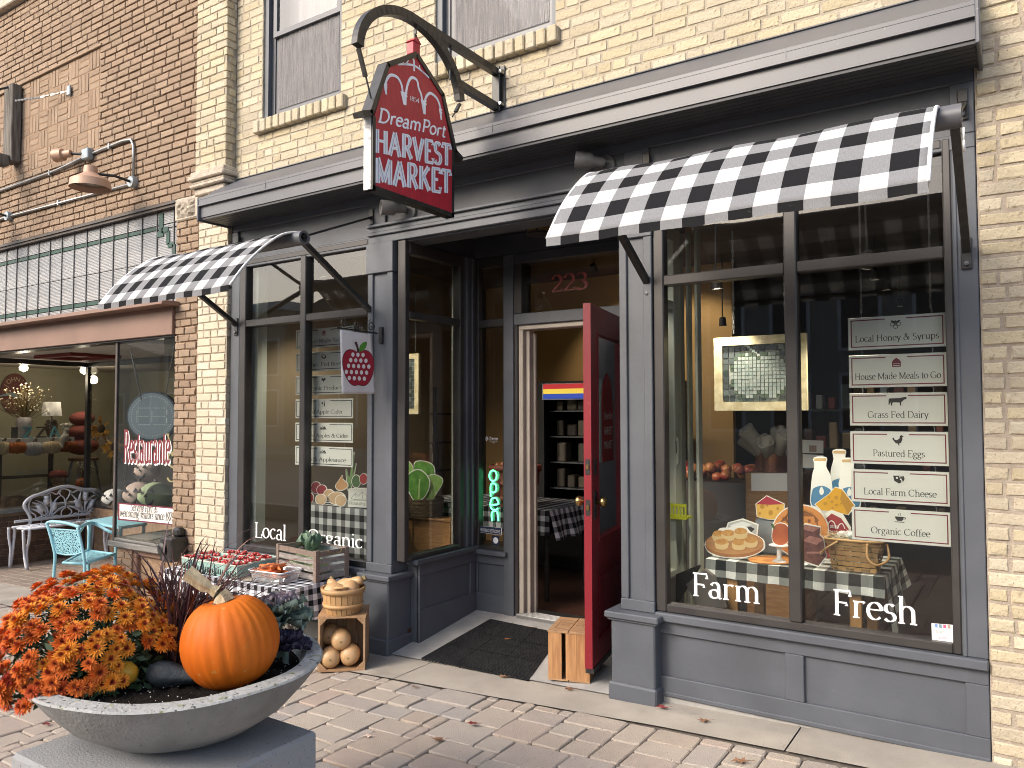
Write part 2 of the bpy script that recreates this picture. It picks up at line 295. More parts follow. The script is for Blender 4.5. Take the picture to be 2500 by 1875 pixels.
def pen_text(s, cap, thick=9., thin=2.6, serif=True, slant=0., nib=12., spc=0., wid=1.):
    """quads in the text plane (cap height = cap); returns strokes, width"""
    k = cap/68; x = 0; out = []
    for ch in s:
        adv, st, se = GL.get(ch, GL[' '])
        for p in st:
            q = []
            n = len(p)
            for i, (a, b) in enumerate(p):
                i0, i1 = max(0, i-1), min(n-1, i+1); dx, dy = p[i1][0]-p[i0][0], p[i1][1]-p[i0][1]
                if n > 20 and (p[0] == p[-1]) and i in (0, n-1): dx, dy = p[1][0]-p[-2][0], p[1][1]-p[-2][1]
                th = math.atan2(dy, dx); w = math.hypot(thick*math.sin(th-R(nib)), thin*math.cos(th-R(nib)))/2
                nx, ny = -math.sin(th), math.cos(th)
                q.append((a+nx*w, b+ny*w, a-nx*w, b-ny*w))
            out.append([((x+(e[0]+slant*e[1])*wid)*k, e[1]*k, (x+(e[2]+slant*e[3])*wid)*k, e[3]*k) for e in q])
        if serif:
            for (a, b, l, r) in se:
                h = thin*1.1; y0 = b-(h if b > 30 else 0)
                out.append([((x+(a-l+slant*y0)*wid)*k, (y0+h)*k, (x+(a-l+slant*y0)*wid)*k, y0*k), ((x+(a+r+slant*y0)*wid)*k, (y0+h)*k, (x+(a+r+slant*y0)*wid)*k, y0*k)])
        x += (adv+spc)*wid
    return out, x*k
def letter(name, s, o, u, v, cap, m, parent, anchor='l', lift=.0006, fit=None, **kw):
    """pen lettering laid on the plane (o; u, v)"""
    o, u, v = Vector(o), Vector(u).normalized(), Vector(v).normalized(); n = u.cross(v)
    if fit: kw['wid'] = kw.get('wid', 1)*fit/pen_text(s, cap, **kw)[1]
    st, w = pen_text(s, cap, **kw); ox = {'l': 0, 'c': -w/2, 'r': -w}[anchor]; b = MB()
    for i, q in enumerate(st):
        d = n*(lift+i*2e-5); V = []
        for e in q: V += [o+u*(e[0]+ox)+v*e[1]+d, o+u*(e[2]+ox)+v*e[3]+d]
        b.add(V, [(2*j, 2*j+1, 2*j+3, 2*j+2) for j in range(len(q)-1)])
    return b.build(name, m, parent)
def sans(name, s, o, u, v, cap, m, parent, anchor='c', lift=.0008, fit=None, ext=0., shear=0.):
    cu = bpy.data.curves.new('t', 'FONT'); cu.body = s; cu.size = 1; cu.resolution_u = 3; cu.shear = shear
    ob = bpy.data.objects.new('t', cu); COL.objects.link(ob); bpy.context.view_layer.update()
    me = bpy.data.meshes.new_from_object(ob); bpy.data.objects.remove(ob); bpy.data.curves.remove(cu)
    if not len(me.vertices): return None
    co = np.zeros(len(me.vertices)*3); me.vertices.foreach_get('co', co); co = co.reshape(-1, 3)
    k = cap/.73; x0, x1 = co[:, 0].min(), co[:, 0].max(); kx = fit/(x1-x0) if fit else k
    ox = {'l': x0, 'c': (x0+x1)/2, 'r': x1}[anchor]; O = np.array(o); U = np.array(Vector(u).normalized()); V = np.array(Vector(v).normalized()); N = np.cross(U, V)
    w = O+np.outer((co[:, 0]-ox)*kx, U)+np.outer(co[:, 1]*k, V)+N*lift
    me.vertices.foreach_set('co', w.ravel()); me.materials.clear(); me.materials.append(MATS[m]); me.update()
    return link(name, me, parent)
XU, YU, ZU = Vector((1, 0, 0)), Vector((0, 1, 0)), Vector((0, 0, 1))
# ================================================================== palette
mat('grey_paint', (.069, .0758, .089), .5, c2=(.084, .092, .106), vs=3.5, bump=.25, bs=35)
mat('grey_metal', (.085, .087, .097), .4, c2=(.105, .107, .117), vs=1.3, bump=.12, bs=5)
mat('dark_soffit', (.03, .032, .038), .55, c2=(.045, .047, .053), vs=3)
mat('bronze_frame', (.03, .027, .026), .38, c2=(.042, .038, .036), vs=5)
mat('cream_brick', (.43, .37, .265), .88, c2=(.34, .29, .21), vs=9, c3=((.44, .365, .22), (.48, .415, .28), (.41, .35, .255), (.5, .45, .345), (.45, .375, .235), (.37, .33, .26)), rnd=.11, bump=1.6, bs=55)
mat('cream_brick_pale', (.52, .45, .34), .88, c2=(.42, .36, .27), vs=9, c3=((.53, .46, .35), (.48, .42, .31), (.56, .51, .4), (.5, .42, .3), (.55, .5, .43)), rnd=.08, bump=1.4, bs=60)
mat('cream_mortar', (.38, .33, .255), .95, c2=(.31, .27, .205), vs=25, bump=1.2, bs=130)
mat('grey_mortar', (.29, .24, .19), .95, c2=(.35, .3, .24), vs=25, bump=1.2, bs=130)
mat('brown_brick', (.29, .21, .145), .92, c2=(.22, .155, .105), vs=14, c3=((.3, .22, .152), (.27, .192, .132), (.32, .238, .168), (.25, .175, .118), (.29, .205, .14)), rnd=.1, bump=2.2, bs=120)
mat('brown_mortar', (.3, .2, .125), .95, c2=(.22, .14, .085), vs=20, bump=1, bs=120)
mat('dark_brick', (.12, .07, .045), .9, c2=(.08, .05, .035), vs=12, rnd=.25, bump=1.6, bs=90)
mat('limestone', (.48, .42, .34), .92, c2=(.36, .31, .25), vs=14, bump=2, bs=40)
mat('concrete', (.36, .335, .3), .92, c2=(.29, .27, .24), vs=5, bump=.5, bs=160)
mat('warm_concrete', (.35, .315, .265), .92, c2=(.285, .255, .215), vs=4, bump=.5, bs=200)
mat('slab_concrete', (.34, .33, .31), .9, c2=(.27, .262, .245), vs=7, bump=.3, bs=170)
mat('tan_metal', (.42, .37, .31), .4, c2=(.34, .3, .25), vs=4)
mat('alu', (.42, .42, .42), .35, 1.)
mat('red_paint', (.21, .012, .02), .4, c2=(.17, .009, .016), vs=2, bump=.1, bs=20)
mat('black_metal', (.012, .012, .012), .42, c2=(.03, .028, .026), vs=30)
mat('brass', (.42, .29, .12), .3, 1.)
mat('white', (.72, .72, .7), .6)
mat('vinyl_white', (.8, .8, .79), .5)
mat('chain_metal', (.3, .3, .29), .4, .9)
glassmat('pane_glass', (.97, .985, .97), .0, .004)
glassmat('door_glass', (.75, .8, .8), .02, .01)
glassmat('upper_glass', (.75, .78, .78), .03, .01)

wear('grey_paint', ((75, .73, .77, (.15, .16, .18)), (2.2, .52, .8, (.056, .061, .07)))); wear('red_paint', ((60, .69, .73, (.38, .12, .11)),)); wear('cream_brick', ((24, .62, .7, (.3, .25, .17)), (90, .66, .7, (.2, .17, .12)))); wear('warm_concrete', ((2.5, .5, .75, (.24, .215, .18)), (130, .65, .7, (.2, .18, .15)))); wear('slab_concrete', ((3, .5, .7, (.26, .255, .24)), (120, .66, .7, (.18, .175, .165)))); wear('grey_metal', ((1.1, .5, .75, (.075, .078, .09)), (90, .69, .72, (.2, .2, .22))))
# ================================================================== brick laying
def rows(x0, x1, z0, z1, course=.0676, L=.205, j=.010, cuts=(), hp=.12, half=None):
    out = []; n = int(round((z1-z0)/course)); rnd = random.Random(int(x0*977)+int(z0*331))
    for i in range(n):
        za = z0+i*course; zb = za+course-j; x = x0-((i % 2)*(L/2) if half is None else (i % 2)*half)-rnd.uniform(0, .03)
        while x < x1:
            l = L*.47 if rnd.random() < hp else L*rnd.uniform(.95, 1.03)
            a, b = max(x, x0), min(x+l-j, x1); x += l
            segs = [(a, b)] if b-a > .025 else []
            for (cx0, cx1, cz0, cz1) in cuts:
                if zb > cz0+.004 and za < cz1-.004:
                    ns = []
                    for s, e in segs:
                        if e <= cx0 or s >= cx1: ns.append((s, e))
                        else:
                            if cx0-s > .025: ns.append((s, cx0))
                            if e-cx1 > .025: ns.append((cx1, e))
                    segs = ns
            out += [(s, e, za, zb) for s, e in segs]
    return out
def brick_geo(lx, lz, d=.04, ch=.006, jit=.0022, rnd=random):
    J = lambda k=1: rnd.uniform(-jit, jit)*k; V = []
    for (ins, y) in ((0, d), (0, ch), (ch*.8, 0)):
        for sx, sz in ((-1, -1), (1, -1), (1, 1), (-1, 1)):
            V.append((sx*(lx/2-ins)+(J() if y < d else 0), y+(J(.5) if y == 0 else 0), sz*(lz/2-ins)+(J() if y < d else 0)))
    F = [(8, 9, 10, 11)]
    for k in range(4):
        m = (k+1) % 4; F += [(k, m, 4+m, 4+k), (4+k, 4+m, 8+m, 8+k)]
    return V, F
def lay(parent, mname, items, cap=300, d=.04, ch=.006, jit=.0022, seed=1):
    """items: (xa, xb, za, zb, plane, face) ; face 'F' looks to -Y at y=plane, 'S' looks to +X at x=plane (xa, xb are then y)"""
    rnd = random.Random(seed); big = []; var = {}
    def geo(lx, lz):
        return brick_geo(lx, lz, d, ch, jit, rnd)
    sc = []
    for it in items:
        xa, xb, za, zb, pl, fc = it; p = ((xa+xb)/2, pl, (za+zb)/2) if fc == 'F' else (pl, (xa+xb)/2, (za+zb)/2)
        s = 0
        if cap and inframe(p, 0):
            c = MW.T @ (np.array(p)-CAM); s = (xb-xa)*(zb-za)/c[2]**2*(1 if fc == 'F' else .3)
        sc.append((s, it, p))
    sc.sort(key=lambda q: -q[0]); rest = MB()
    for i, (s, it, p) in enumerate(sc):
        xa, xb, za, zb, pl, fc = it; lx, lz = xb-xa, zb-za; py = p[1]+rnd.uniform(-.002, .002)
        if i < cap and s > 0:
            key = (round(lx/.02), round(lz/.01), rnd.randrange(3))
            if key not in var:
                V, F = geo(lx, lz); b = MB(); b.add(V, F); var[key] = (b.mesh('brick', mname), lx, lz)
            me, l0, z0 = var[key]; m = Matrix.Translation((p[0], py, p[2]))
            if fc == 'S': m = Matrix.Translation((p[0], p[1], p[2])) @ Matrix.Rotation(R(90), 4, 'Z')
            link('brick', me, parent, mw=m @ Matrix.Diagonal((lx/l0, 1, lz/z0, 1)))
        else:
            V, F = geo(lx, lz)
            if fc == 'S': rest.add([(p[0]-v[1], p[1]+v[0], p[2]+v[2]) for v in V], F)
            else: rest.add([(p[0]+v[0], py+v[1], p[2]+v[2]) for v in V], F)
    if rest.v: rest.build('far_bricks', mname, parent, kind='stuff')

# ================================================================== the market building (cream brick, grey shop front)
mk = thing('market_building', 'cream brick shop building with dark grey timber shop front in the middle', 'building', (-2.8, 0, 0))
# upper wall with two window openings
W1 = (-5.15, -4.24, 3.975, 6.2); W2 = (-3.325, -2.36, 3.975, 6.2)
def wallbox(b, x0, x1, z0, z1, y0, y1, cuts):
    xs = sorted({x0, x1, *[c[0] for c in cuts], *[c[1] for c in cuts]}); zs = sorted({z0, z1, *[min(max(c[2], z0), z1) for c in cuts], *[min(max(c[3], z0), z1) for c in cuts]})
    for i in range(len(xs)-1):
        for k in range(len(zs)-1):
            mx, mz = (xs[i]+xs[i+1])/2, (zs[k]+zs[k+1])/2
            if any(c[0] < mx < c[1] and c[2] < mz < c[3] for c in cuts): continue
            b.box((xs[i], y0, zs[k]), (xs[i+1], y1, zs[k+1]))
b = MB(); wallbox(b, -5.9, 1.6, 3.4, 7.2, .0045, .3, (W1, W2)); wall = b.build('wall', 'cream_mortar', mk)
sill1 = (-5.21, -4.17, 3.862, 3.975); sill2 = (-3.345, -2.325, 3.862, 3.975)
it = [(a, c, e, f, 0., 'F') for a, c, e, f in rows(-5.483, 1.5, 3.53, 5.75, cuts=(W1, W2, sill1, sill2), hp=.3)]
# right-hand pier beside the shop front
b = MB(); b.box((-.132, .002, -.15), (1.6, .3, 3.4)); wallr = b.build('wall', 'grey_mortar', mk)
itr = [(a, c, e, f, -.004, 'F') for a, c, e, f in rows(-.128, 1.5, -.03, 3.53, L=.215, j=.012, hp=.3)]
lay(wallr, 'cream_brick', itr, 130, ch=.008, jit=.004, seed=3)
# left pilaster: lower shaft, capital, upper shaft
b = MB(); b.box((-5.9, -.092, 3.6), (-5.491, .2, 7.2)); b.box((-5.93, -.03, -.25), (-5.53, .2, 3.6)); pil = b.build('pilaster', 'cream_mortar', mk)
itp = [(a, c, e, f, -.1, 'F') for a, c, e, f in rows(-5.9, -5.483, 3.64, 6.1, hp=.2)]+[(a, c, e, f, -5.483, 'S') for a, c, e, f in rows(-.1, .0, 3.64, 6.1, L=.1, hp=0)]
itq = [(a, c, e, f, -.038, 'F') for a, c, e, f in rows(-5.925, -5.525, -.22, 3.5, hp=.35)]
lay(wall, 'cream_brick', it, 110, seed=2); lay(pil, 'cream_brick', itp, 30, seed=4); lay(pil, 'cream_brick_pale', itq, 30, seed=5)
b = MB()
for z0, z1, e in ((3.44, 3.5, .0), (3.5, 3.53, .035), (3.53, 3.56, .022), (3.56, 3.6, .05), (3.6, 3.64, .03)): b.bbox((-5.91-e*.6, -.1-e, z0), (-5.5+e, .1, z1), .008)
b.build('capital', 'limestone', mk)
# brick window sills and sash windows of the upper floor
for (x0, x1, z0, z1), (wx0, wx1, _, _) in ((sill1, W1), (sill2, W2)):
    w = link('window', None, mk); n = 13; rnd = random.Random(3)
    for i in range(n):
        a = x0+(x1-x0)*i/n; c = MB(); h = rnd.uniform(-.004, .004); c.bbox((a+.005, -.05+h, z0), (a+(x1-x0)/n-.005, .06, z1-.01+h), .007); c.build('sill_brick', 'cream_brick', w)
    b = MB(); b.box((x0, -.03, z0+.004), (x1, .07, z1-.022)); b.build('sill_mortar', 'cream_mortar', w)
    b = MB(); b.box((wx0, .02, 3.975), (wx1, .12, 4.0)); b.box((wx0, .02, 4.0), (wx0+.05, .12, 6.2)); b.box((wx1-.035, .02, 4.0), (wx1, .12, 6.2)); b.build('frame', 'grey_paint', w)
    b = MB()
    for (a0, a1, c0, c1, y) in ((wx0+.09, wx1-.045, 4.03, 4.72, .07), (wx0+.09, wx1-.045, 4.66, 5.5, .035)):
        t = .04; b.box((a0, y, c0), (a1, y+.03, c0+t)); b.box((a0, y, c1-t), (a1, y+.03, c1)); b.box((a0, y, c0+t), (a0+t, y+.03, c1-t)); b.box((a1-t, y, c0+t), (a1, y+.03, c1-t))
    b.box((wx0+.05, .06, 4.0), (wx0+.088, .12, 6.2)); b.build('sash', 'grey_metal', w)
    for (c0, c1, y) in ((4.06, 4.69, .085), (4.7, 5.47, .05)):
        b = MB(); b.poly([(wx0+.12, y, c0), (wx1-.08, y, c0), (wx1-.08, y, c1), (wx0+.12, y, c1)]); b.build('pane', 'upper_glass', w)
mat('insect_screen', (.16, .155, .16), .9, c2=(.3, .285, .285), vs=3, strz=(45, 1, 1.5))
mat('white_curtain', (.6, .58, .6), .9, c2=(.5, .48, .5), vs=3, strz=(8, 1, .4))
mat('dark_room', (.03, .03, .03), .9)
for k, (wx0, wx1, _, _) in enumerate((W1, W2)):
    wn_ = [o for o in bpy.data.objects if o.parent == mk and o.name.startswith('window')][k]
    b = MB(); b.grid(lambda u, v: (wx0+(wx1-wx0)*u, .2+.012*math.sin(u*40), 3.98+v*2.2), 60, 1); b.build('curtain', 'white_curtain', wn_, smooth=True)
    b = MB(); b.box((wx0+.125, .062, 4.06), (wx1-.085, .064, 4.69)); b.build('insect_screen', 'insect_screen', wn_); MATS['insect_screen'].node_tree.nodes['Principled BSDF'].inputs['Alpha'].default_value = .55
# ---- grey shop front -------------------------------------------------
GX0, GX1 = -5.52, -.135
sf = mk
b = MB()                                                # sloped metal roof of the cornice + bands
prof = [(.012, 3.545), (0, 3.545), (-.01, 3.525), (-.305, 3.31), (-.32, 3.31), (-.32, 3.248), (-.3, 3.246), (-.3, 3.155), (.012, 3.155)]
X0, X1 = -5.535, -.1
V = [(x, y, z) for x in (X0, X1) for y, z in prof]; n = len(prof)
b.add(V, [tuple(range(n)), tuple(range(2*n-1, n-1, -1))]+[(i, (i+1) % n, (i+1) % n+n, i+n) for i in range(n)])
cor = b.build('cornice', 'grey_metal', mk)
b = MB(); b.box((X0+.004, -.322, 3.296), (X1-.004, -.312, 3.314)); b.box((X0+.004, -.324, 3.244), (X1-.004, -.314, 3.254)); b.build('drip_edge', 'grey_metal', cor)
for x in (-4.7, -2.62, -.9): b = MB(); b.box((x, -.3235, 3.245), (x+.006, -.319, 3.312)); b.build('seam', 'grey_metal', cor)
b = MB(); b.add([(-5.48, .004, 3.549), (-5.48, -.016, 3.531), (1.0*-.1, -.016, 3.531), (-.1, .004, 3.549)], [(0, 1, 2, 3)]); b.build('flashing', 'grey_metal', cor)
for i in range(6):                                      # soffit boards
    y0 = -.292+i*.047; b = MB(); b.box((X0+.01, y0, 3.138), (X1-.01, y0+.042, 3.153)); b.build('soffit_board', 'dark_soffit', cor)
for xx in (X0-.004, X1-.014): b = MB(); b.bbox((xx, -.326, 3.125), (xx+.018, -.001, 3.318)); b.build('end_board', 'grey_metal', cor)
b = MB(); b.box((GX0, .02, 2.78), (GX1, .2, 3.16)); fr = b.build('frieze', 'grey_paint', mk)
for a, c, d, e in ((GX0, GX1, 3.09, 3.155), (GX0, -3.93, 2.78, 2.85), (-1.74, GX1, 2.78, 2.85)): b = MB(); b.bbox((a, 0, d), (c, .03, e)); b.build('rail', 'grey_paint', fr)
for a, c in ((GX0, -5.44), (-3.93, -3.78), (-1.9, -1.74), (-.235, GX1)): b = MB(); b.bbox((a, -.001, 2.85), (c, .03, 3.09)); b.build('stile', 'grey_paint', fr)
b = MB(); b.bbox((-3.93, -.012, 2.79), (-1.74, .06, 2.845)); b.bbox((-3.93, -.03, 2.845), (-1.74, .06, 2.87)); b.bbox((-3.93, -.018, 2.87), (-1.74, .06, 2.905)); b.bbox((-3.93, -.04, 2.905), (-1.74, .06, 2.925)); b.build('lintel_moulding', 'grey_paint', mk)
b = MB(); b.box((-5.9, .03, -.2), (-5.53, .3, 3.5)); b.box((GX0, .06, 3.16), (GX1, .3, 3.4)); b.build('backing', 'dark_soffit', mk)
# display windows (left and right are alike)
def frame_win(x0, x1, z0, z1, mx, tz, y0=-.004, y1=.07, jl=.062, jr=.036, name='display_window'):
    w = link(name, None, mk)
    for nm, a, c, d, e in (('jamb', x0, x0+jl, z0, z1), ('jamb', x1-jr, x1, z0, z1), ('sill', x0+jl, x1-jr, z0, z0+.045), ('head', x0+jl, x1-jr, z1-.045, z1)):
        b = MB(); b.bbox((a, y0, d), (c, y1, e), .006); b.build(nm, 'bronze_frame', w)
    b = MB(); b.bbox((mx-.031, y0-.006, z0+.045), (mx+.031, y1, z1-.045), .006); b.build('mullion', 'bronze_frame', w)
    for a, c in ((x0+jl, mx-.031), (mx+.031, x1-jr)):
        b = MB(); b.bbox((a, y0, tz), (c, y1, tz+.058), .006); b.build('transom', 'bronze_frame', w)
        for d, e in ((z0+.045, tz), (tz+.058, z1-.045)):
            b = MB(); b.poly([(a, .035, d), (c, .035, d), (c, .035, e), (a, .035, e)]); b.build('pane', 'pane_glass', w)
    return w
wr = frame_win(-1.723, -.236, .45, 2.84, -.966, 2.278)
wl_ = frame_win(-5.405, -3.93, .45, 2.84, -4.63, 2.278, jl=.08, jr=.02)
for w, lb in ((wr, 'grey framed display window right of the red door'), (wl_, 'grey framed display window left of the entrance')): w['label'] = lb
# bulkheads under the windows
def bulkhead(x0, x1, parts_, ledge1):
    k = link('bulkhead', None, mk)
    b = MB(); b.box((x0, .022, 0), (x1, .12, .4)); b.build('backboard', 'grey_paint', k)
    b = MB(); b.bbox((x0, -.035, .402), (ledge1, .06, .448), .006); b.build('ledge', 'grey_paint', k)
    b = MB(); b.bbox((x0, 0, .33), (x1, .03, .402)); b.build('rail', 'grey_paint', k)
    b = MB(); b.bbox((x0, 0, .0), (x1, .03, .096)); b.bbox((x0, -.006, -.012), (x1, .03, .012)); b.build('rail', 'grey_paint', k)
    xs = [x0]+parts_+[x1]
    for a, c in zip(xs[::2], xs[1::2]): b = MB(); b.bbox((a, .001, .096), (c, .03, .33)); b.build('stile', 'grey_paint', k)
    return k
bulkhead(-1.72, GX1, [-1.716, -1.025, -.932, -.228], GX1)
bulkhead(GX0, -3.9, [-5.44, -4.74, -4.64, -3.98], -3.93)
b = MB(); b.bbox((-.236, -.002, .448), (GX1, .06, 2.78)); b.bbox((-.232, -.008, .448), (-.215, .05, 2.78)); b.build('window_casing', 'grey_paint', mk)
b = MB(); b.bbox((GX0, -.002, .448), (-5.405, .06, 2.78)); b.build('window_casing', 'grey_paint', mk)
for xa, xb in ((-1.72, GX1), (GX0, -3.9)): b = MB(); b.box((xa, .008, -.3), (xb, .1, -.004)); b.build('foundation', 'slab_concrete', mk)
# pilasters of the entrance
def pilaster(x0, x1, sx0, sx1, yb, gz, side):
    k = link('pilaster', None, mk)
    b = MB(); b.bbox((x0, -.08, gz), (x1, yb, .4), .008); b.build('pedestal', 'grey_paint', k)
    b = MB(); b.bbox((x0-.03, -.11, .4), (x1+.03, yb+.02, .436), .006); b.bbox((x0-.016, -.095, .386), (x1+.016, yb+.01, .4)); b.build('cap', 'grey_paint', k)
    b = MB(); b.bbox((x0-.014, -.096, gz-.02), (x1+.014, yb+.01, gz+.1), .01); b.build('plinth', 'grey_paint', k)
    b = MB(); b.bbox((sx0, -.005, .436), (sx1, yb, 2.79)); b.build('shaft', 'grey_paint', k)
    w = sx1-sx0
    for a, c in ((sx0-.002, sx0+.045), (sx1-.05, sx1+.002)): b = MB(); b.bbox((a, -.022, .5), (c, 0, 2.57)); b.build('strip', 'grey_paint', k)
    b = MB(); b.bbox((sx0-.004, -.026, .437), (sx1+.004, 0, .5)); b.build('foot', 'grey_paint', k)
    if side: b = MB(); b.bbox((sx0-.012, -.034, 2.57), (sx1+.012, yb, 2.79)); b.build('capital', 'grey_paint', k)
    else: b = MB(); b.bbox((sx0-.004, -.026, 2.57), (sx1+.004, 0, 2.79)); b.build('capital', 'grey_paint', k)
pilaster(-3.91, -3.665, -3.925, -3.69, .16, -.1, True)
pilaster(-1.965, -1.70, -1.925, -1.726, .16, -.06, False)
# recessed entrance: left side wall (X = -3.6), back wall (Y = .85), right side wall, ceiling
k = link('entrance_wall', None, mk); XL = -3.6
b = MB(); b.box((XL-.1, .16, -.1), (XL, .85, .49)); b.build('backboard', 'grey_paint', k)
for a, c, d, e in ((.16, .85, -.08, .16), (.16, .85, .4, .49)): b = MB(); b.bbox((XL-.01, a, d), (XL+.016, c, e)); b.build('rail', 'grey_paint', k)
for a, c in ((.16, .22), (.77, .834)): b = MB(); b.bbox((XL-.01, a, .16), (XL+.016, c, .4)); b.build('stile', 'grey_paint', k)
b = MB(); b.bbox((XL-.06, .1, .49), (XL+.045, .85, .525)); b.build('ledge', 'grey_paint', k)
w = link('side_window', None, mk)
for a, c, d, e in ((.0, .05, .525, 2.79), (.64, .69, .525, 2.79), (.05, .64, .525, .56), (.05, .64, 2.235, 2.29), (.05, .64, 2.7, 2.79)): b = MB(); b.bbox((XL-.06, a, d), (XL+.012, c, e), .005); b.build('frame', 'bronze_frame', w)
for d, e in ((.56, 2.235), (2.29, 2.7)): b = MB(); b.poly([(XL-.02, .05, d), (XL-.02, .64, d), (XL-.02, .64, e), (XL-.02, .05, e)]); b.build('pane', 'pane_glass', w)
b = MB(); b.bbox((XL-.06, .69, .525), (XL+.004, .85, 2.79)); b.bbox((XL-.02, .72, .525), (XL+.02, .75, 2.79)); b.bbox((XL-.02, .79, .525), (XL+.02, .81, 2.79)); b.build('corner_post', 'grey_paint', k)
YB = .85
b = MB(); b.box((XL, YB+.02, -.08), (-3.2, YB+.1, .47)); b.build('backboard', 'grey_paint', k)
for a, c, d, e in ((XL, -3.23, -.08, .16), (XL, -3.23, .39, .465)): b = MB(); b.bbox((a, YB, d), (c, YB+.05, e)); b.build('rail', 'grey_paint', k)
for a, c in ((XL, -3.575), (-3.315, -3.23)): b = MB(); b.bbox((a, YB+.001, .16), (c, YB+.05, .39)); b.build('stile', 'grey_paint', k)
b = MB(); b.bbox((XL, YB-.045, .465), (-3.285, YB+.05, .5)); b.build('ledge', 'grey_paint', k)
w = link('sidelight', None, mk)
for a, c, d, e in ((XL, -3.565, .5, 2.79), (-3.333, -3.32, .5, 2.79), (-3.565, -3.333, .5, .525), (-3.565, -3.333, 2.238, 2.3), (-3.565, -3.333, 2.715, 2.79)): b = MB(); b.bbox((a, YB, d), (c, YB+.07, e), .004); b.build('frame', 'bronze_frame', w)
for d, e in ((.525, 2.238), (2.3, 2.715)): b = MB(); b.poly([(-3.565, YB+.03, d), (-3.333, YB+.03, d), (-3.333, YB+.03, e), (-3.565, YB+.03, e)]); b.build('pane', 'pane_glass', w)
sidelight = w
df = link('door_frame', None, mk)
for nm, a, c, d, e, y0, m in (('post', -3.32, -3.23, -.05, 2.79, YB-.01, 'grey_paint'), ('post', -2.3, -2.0, -.05, 2.79, YB-.01, 'grey_paint'), ('jamb', -3.23, -3.2, .02, 2.24, YB+.005, 'bronze_frame'), ('head', -3.23, -2.3, 2.238, 2.325, YB-.005, 'grey_paint'), ('stop', -3.2, -3.16, .02, 2.2, YB+.02, 'tan_metal'), ('stop', -3.16, -3.125, .02, 2.2, YB+.06, 'tan_metal'), ('stop', -3.125, -3.105, .02, 2.18, YB+.11, 'tan_metal'), ('head', -3.2, -2.3, 2.2, 2.238, YB+.02, 'tan_metal'), ('head', -3.23, -2.3, 2.715, 2.79, YB-.004, 'dark_soffit'), ('mullion', -3.23, -3.16, 2.325, 2.715, YB, 'bronze_frame'), ('stop', -2.34, -2.3, .02, 2.2, YB+.02, 'tan_metal')):
    b = MB(); b.bbox((a, y0, d), (c, YB+.14, e), .004); b.build(nm, m, df)
b = MB(); b.poly([(-3.16, YB+.04, 2.345), (-2.3, YB+.04, 2.345), (-2.3, YB+.04, 2.715), (-3.16, YB+.04, 2.715)]); tp = b.build('transom_pane', 'pane_glass', df)
mat('number_red', (.28, .04, .03), .5); mat('number_edge', (.03, .01, .01), .5)
p0 = atY('d', 1090, 315, YB+.038); p1 = atY('d', 1345, 300, YB+.038)
letter('number', '223', p0+Vector((0, 0, .0)), XU, ZU, .125, 'number_edge', tp, thick=15, thin=6, nib=20, fit=(p1-p0).x)
letter('number', '223', p0+Vector((.003, -.001, .002)), XU, ZU, .121, 'number_red', tp, thick=11, thin=3, nib=20, fit=(p1-p0).x-.004)
b = MB(); b.bbox((-3.2, YB-.03, .018), (-2.3, YB+.2, .045), .004); [b.box((-3.2, YB-.02+.022*i, .045), (-2.3, YB-.012+.022*i, .049)) for i in range(6)]; b.build('threshold', 'alu', df)
# right entrance wall with its own window (seen through the right display window)
k2 = link('entrance_wall', None, mk); XR = -1.96
b = MB(); b.box((XR, .16, -.1), (XR+.08, .85, .5)); b.build('backboard', 'grey_paint', k2)
mat('mint_white', (.55, .6, .52), .55)
for a, c, d, e in ((.05, .12, .5, 2.79), (.74, .85, .5, 2.79), (.12, .74, .5, .54), (.12, .74, 2.24, 2.3), (.12, .74, 2.7, 2.79)): b = MB(); b.bbox((XR, a, d), (XR+.07, c, e)); b.build('frame', 'grey_paint' if a < .1 else 'mint_white', k2)
for a, c in ((-1.94, -1.9), (-1.86, -1.845), (-1.8, -1.78)): b = MB(); b.bbox((a, .88, .1), (c, .96, 2.79)); b.build('trim', 'mint_white', k2)
for d, e in ((.54, 2.24), (2.3, 2.7)): b = MB(); b.poly([(XR+.02, .12, d), (XR+.02, .74, d), (XR+.02, .74, e), (XR+.02, .12, e)]); b.build('pane', 'pane_glass', k2)
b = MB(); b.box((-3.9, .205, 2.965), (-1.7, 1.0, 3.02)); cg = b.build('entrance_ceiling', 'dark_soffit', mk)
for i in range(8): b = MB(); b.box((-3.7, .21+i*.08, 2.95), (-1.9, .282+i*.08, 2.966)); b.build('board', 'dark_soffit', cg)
for a, c, e, f in ((-3.7, -1.9, .851, 1.0), (-3.7, -3.6, .2, .851), (-1.96, -1.86, .2, .851)): b = MB(); b.box((a, e, 2.792), (c, f, 2.949)); b.build('entrance_header', 'dark_soffit', mk)
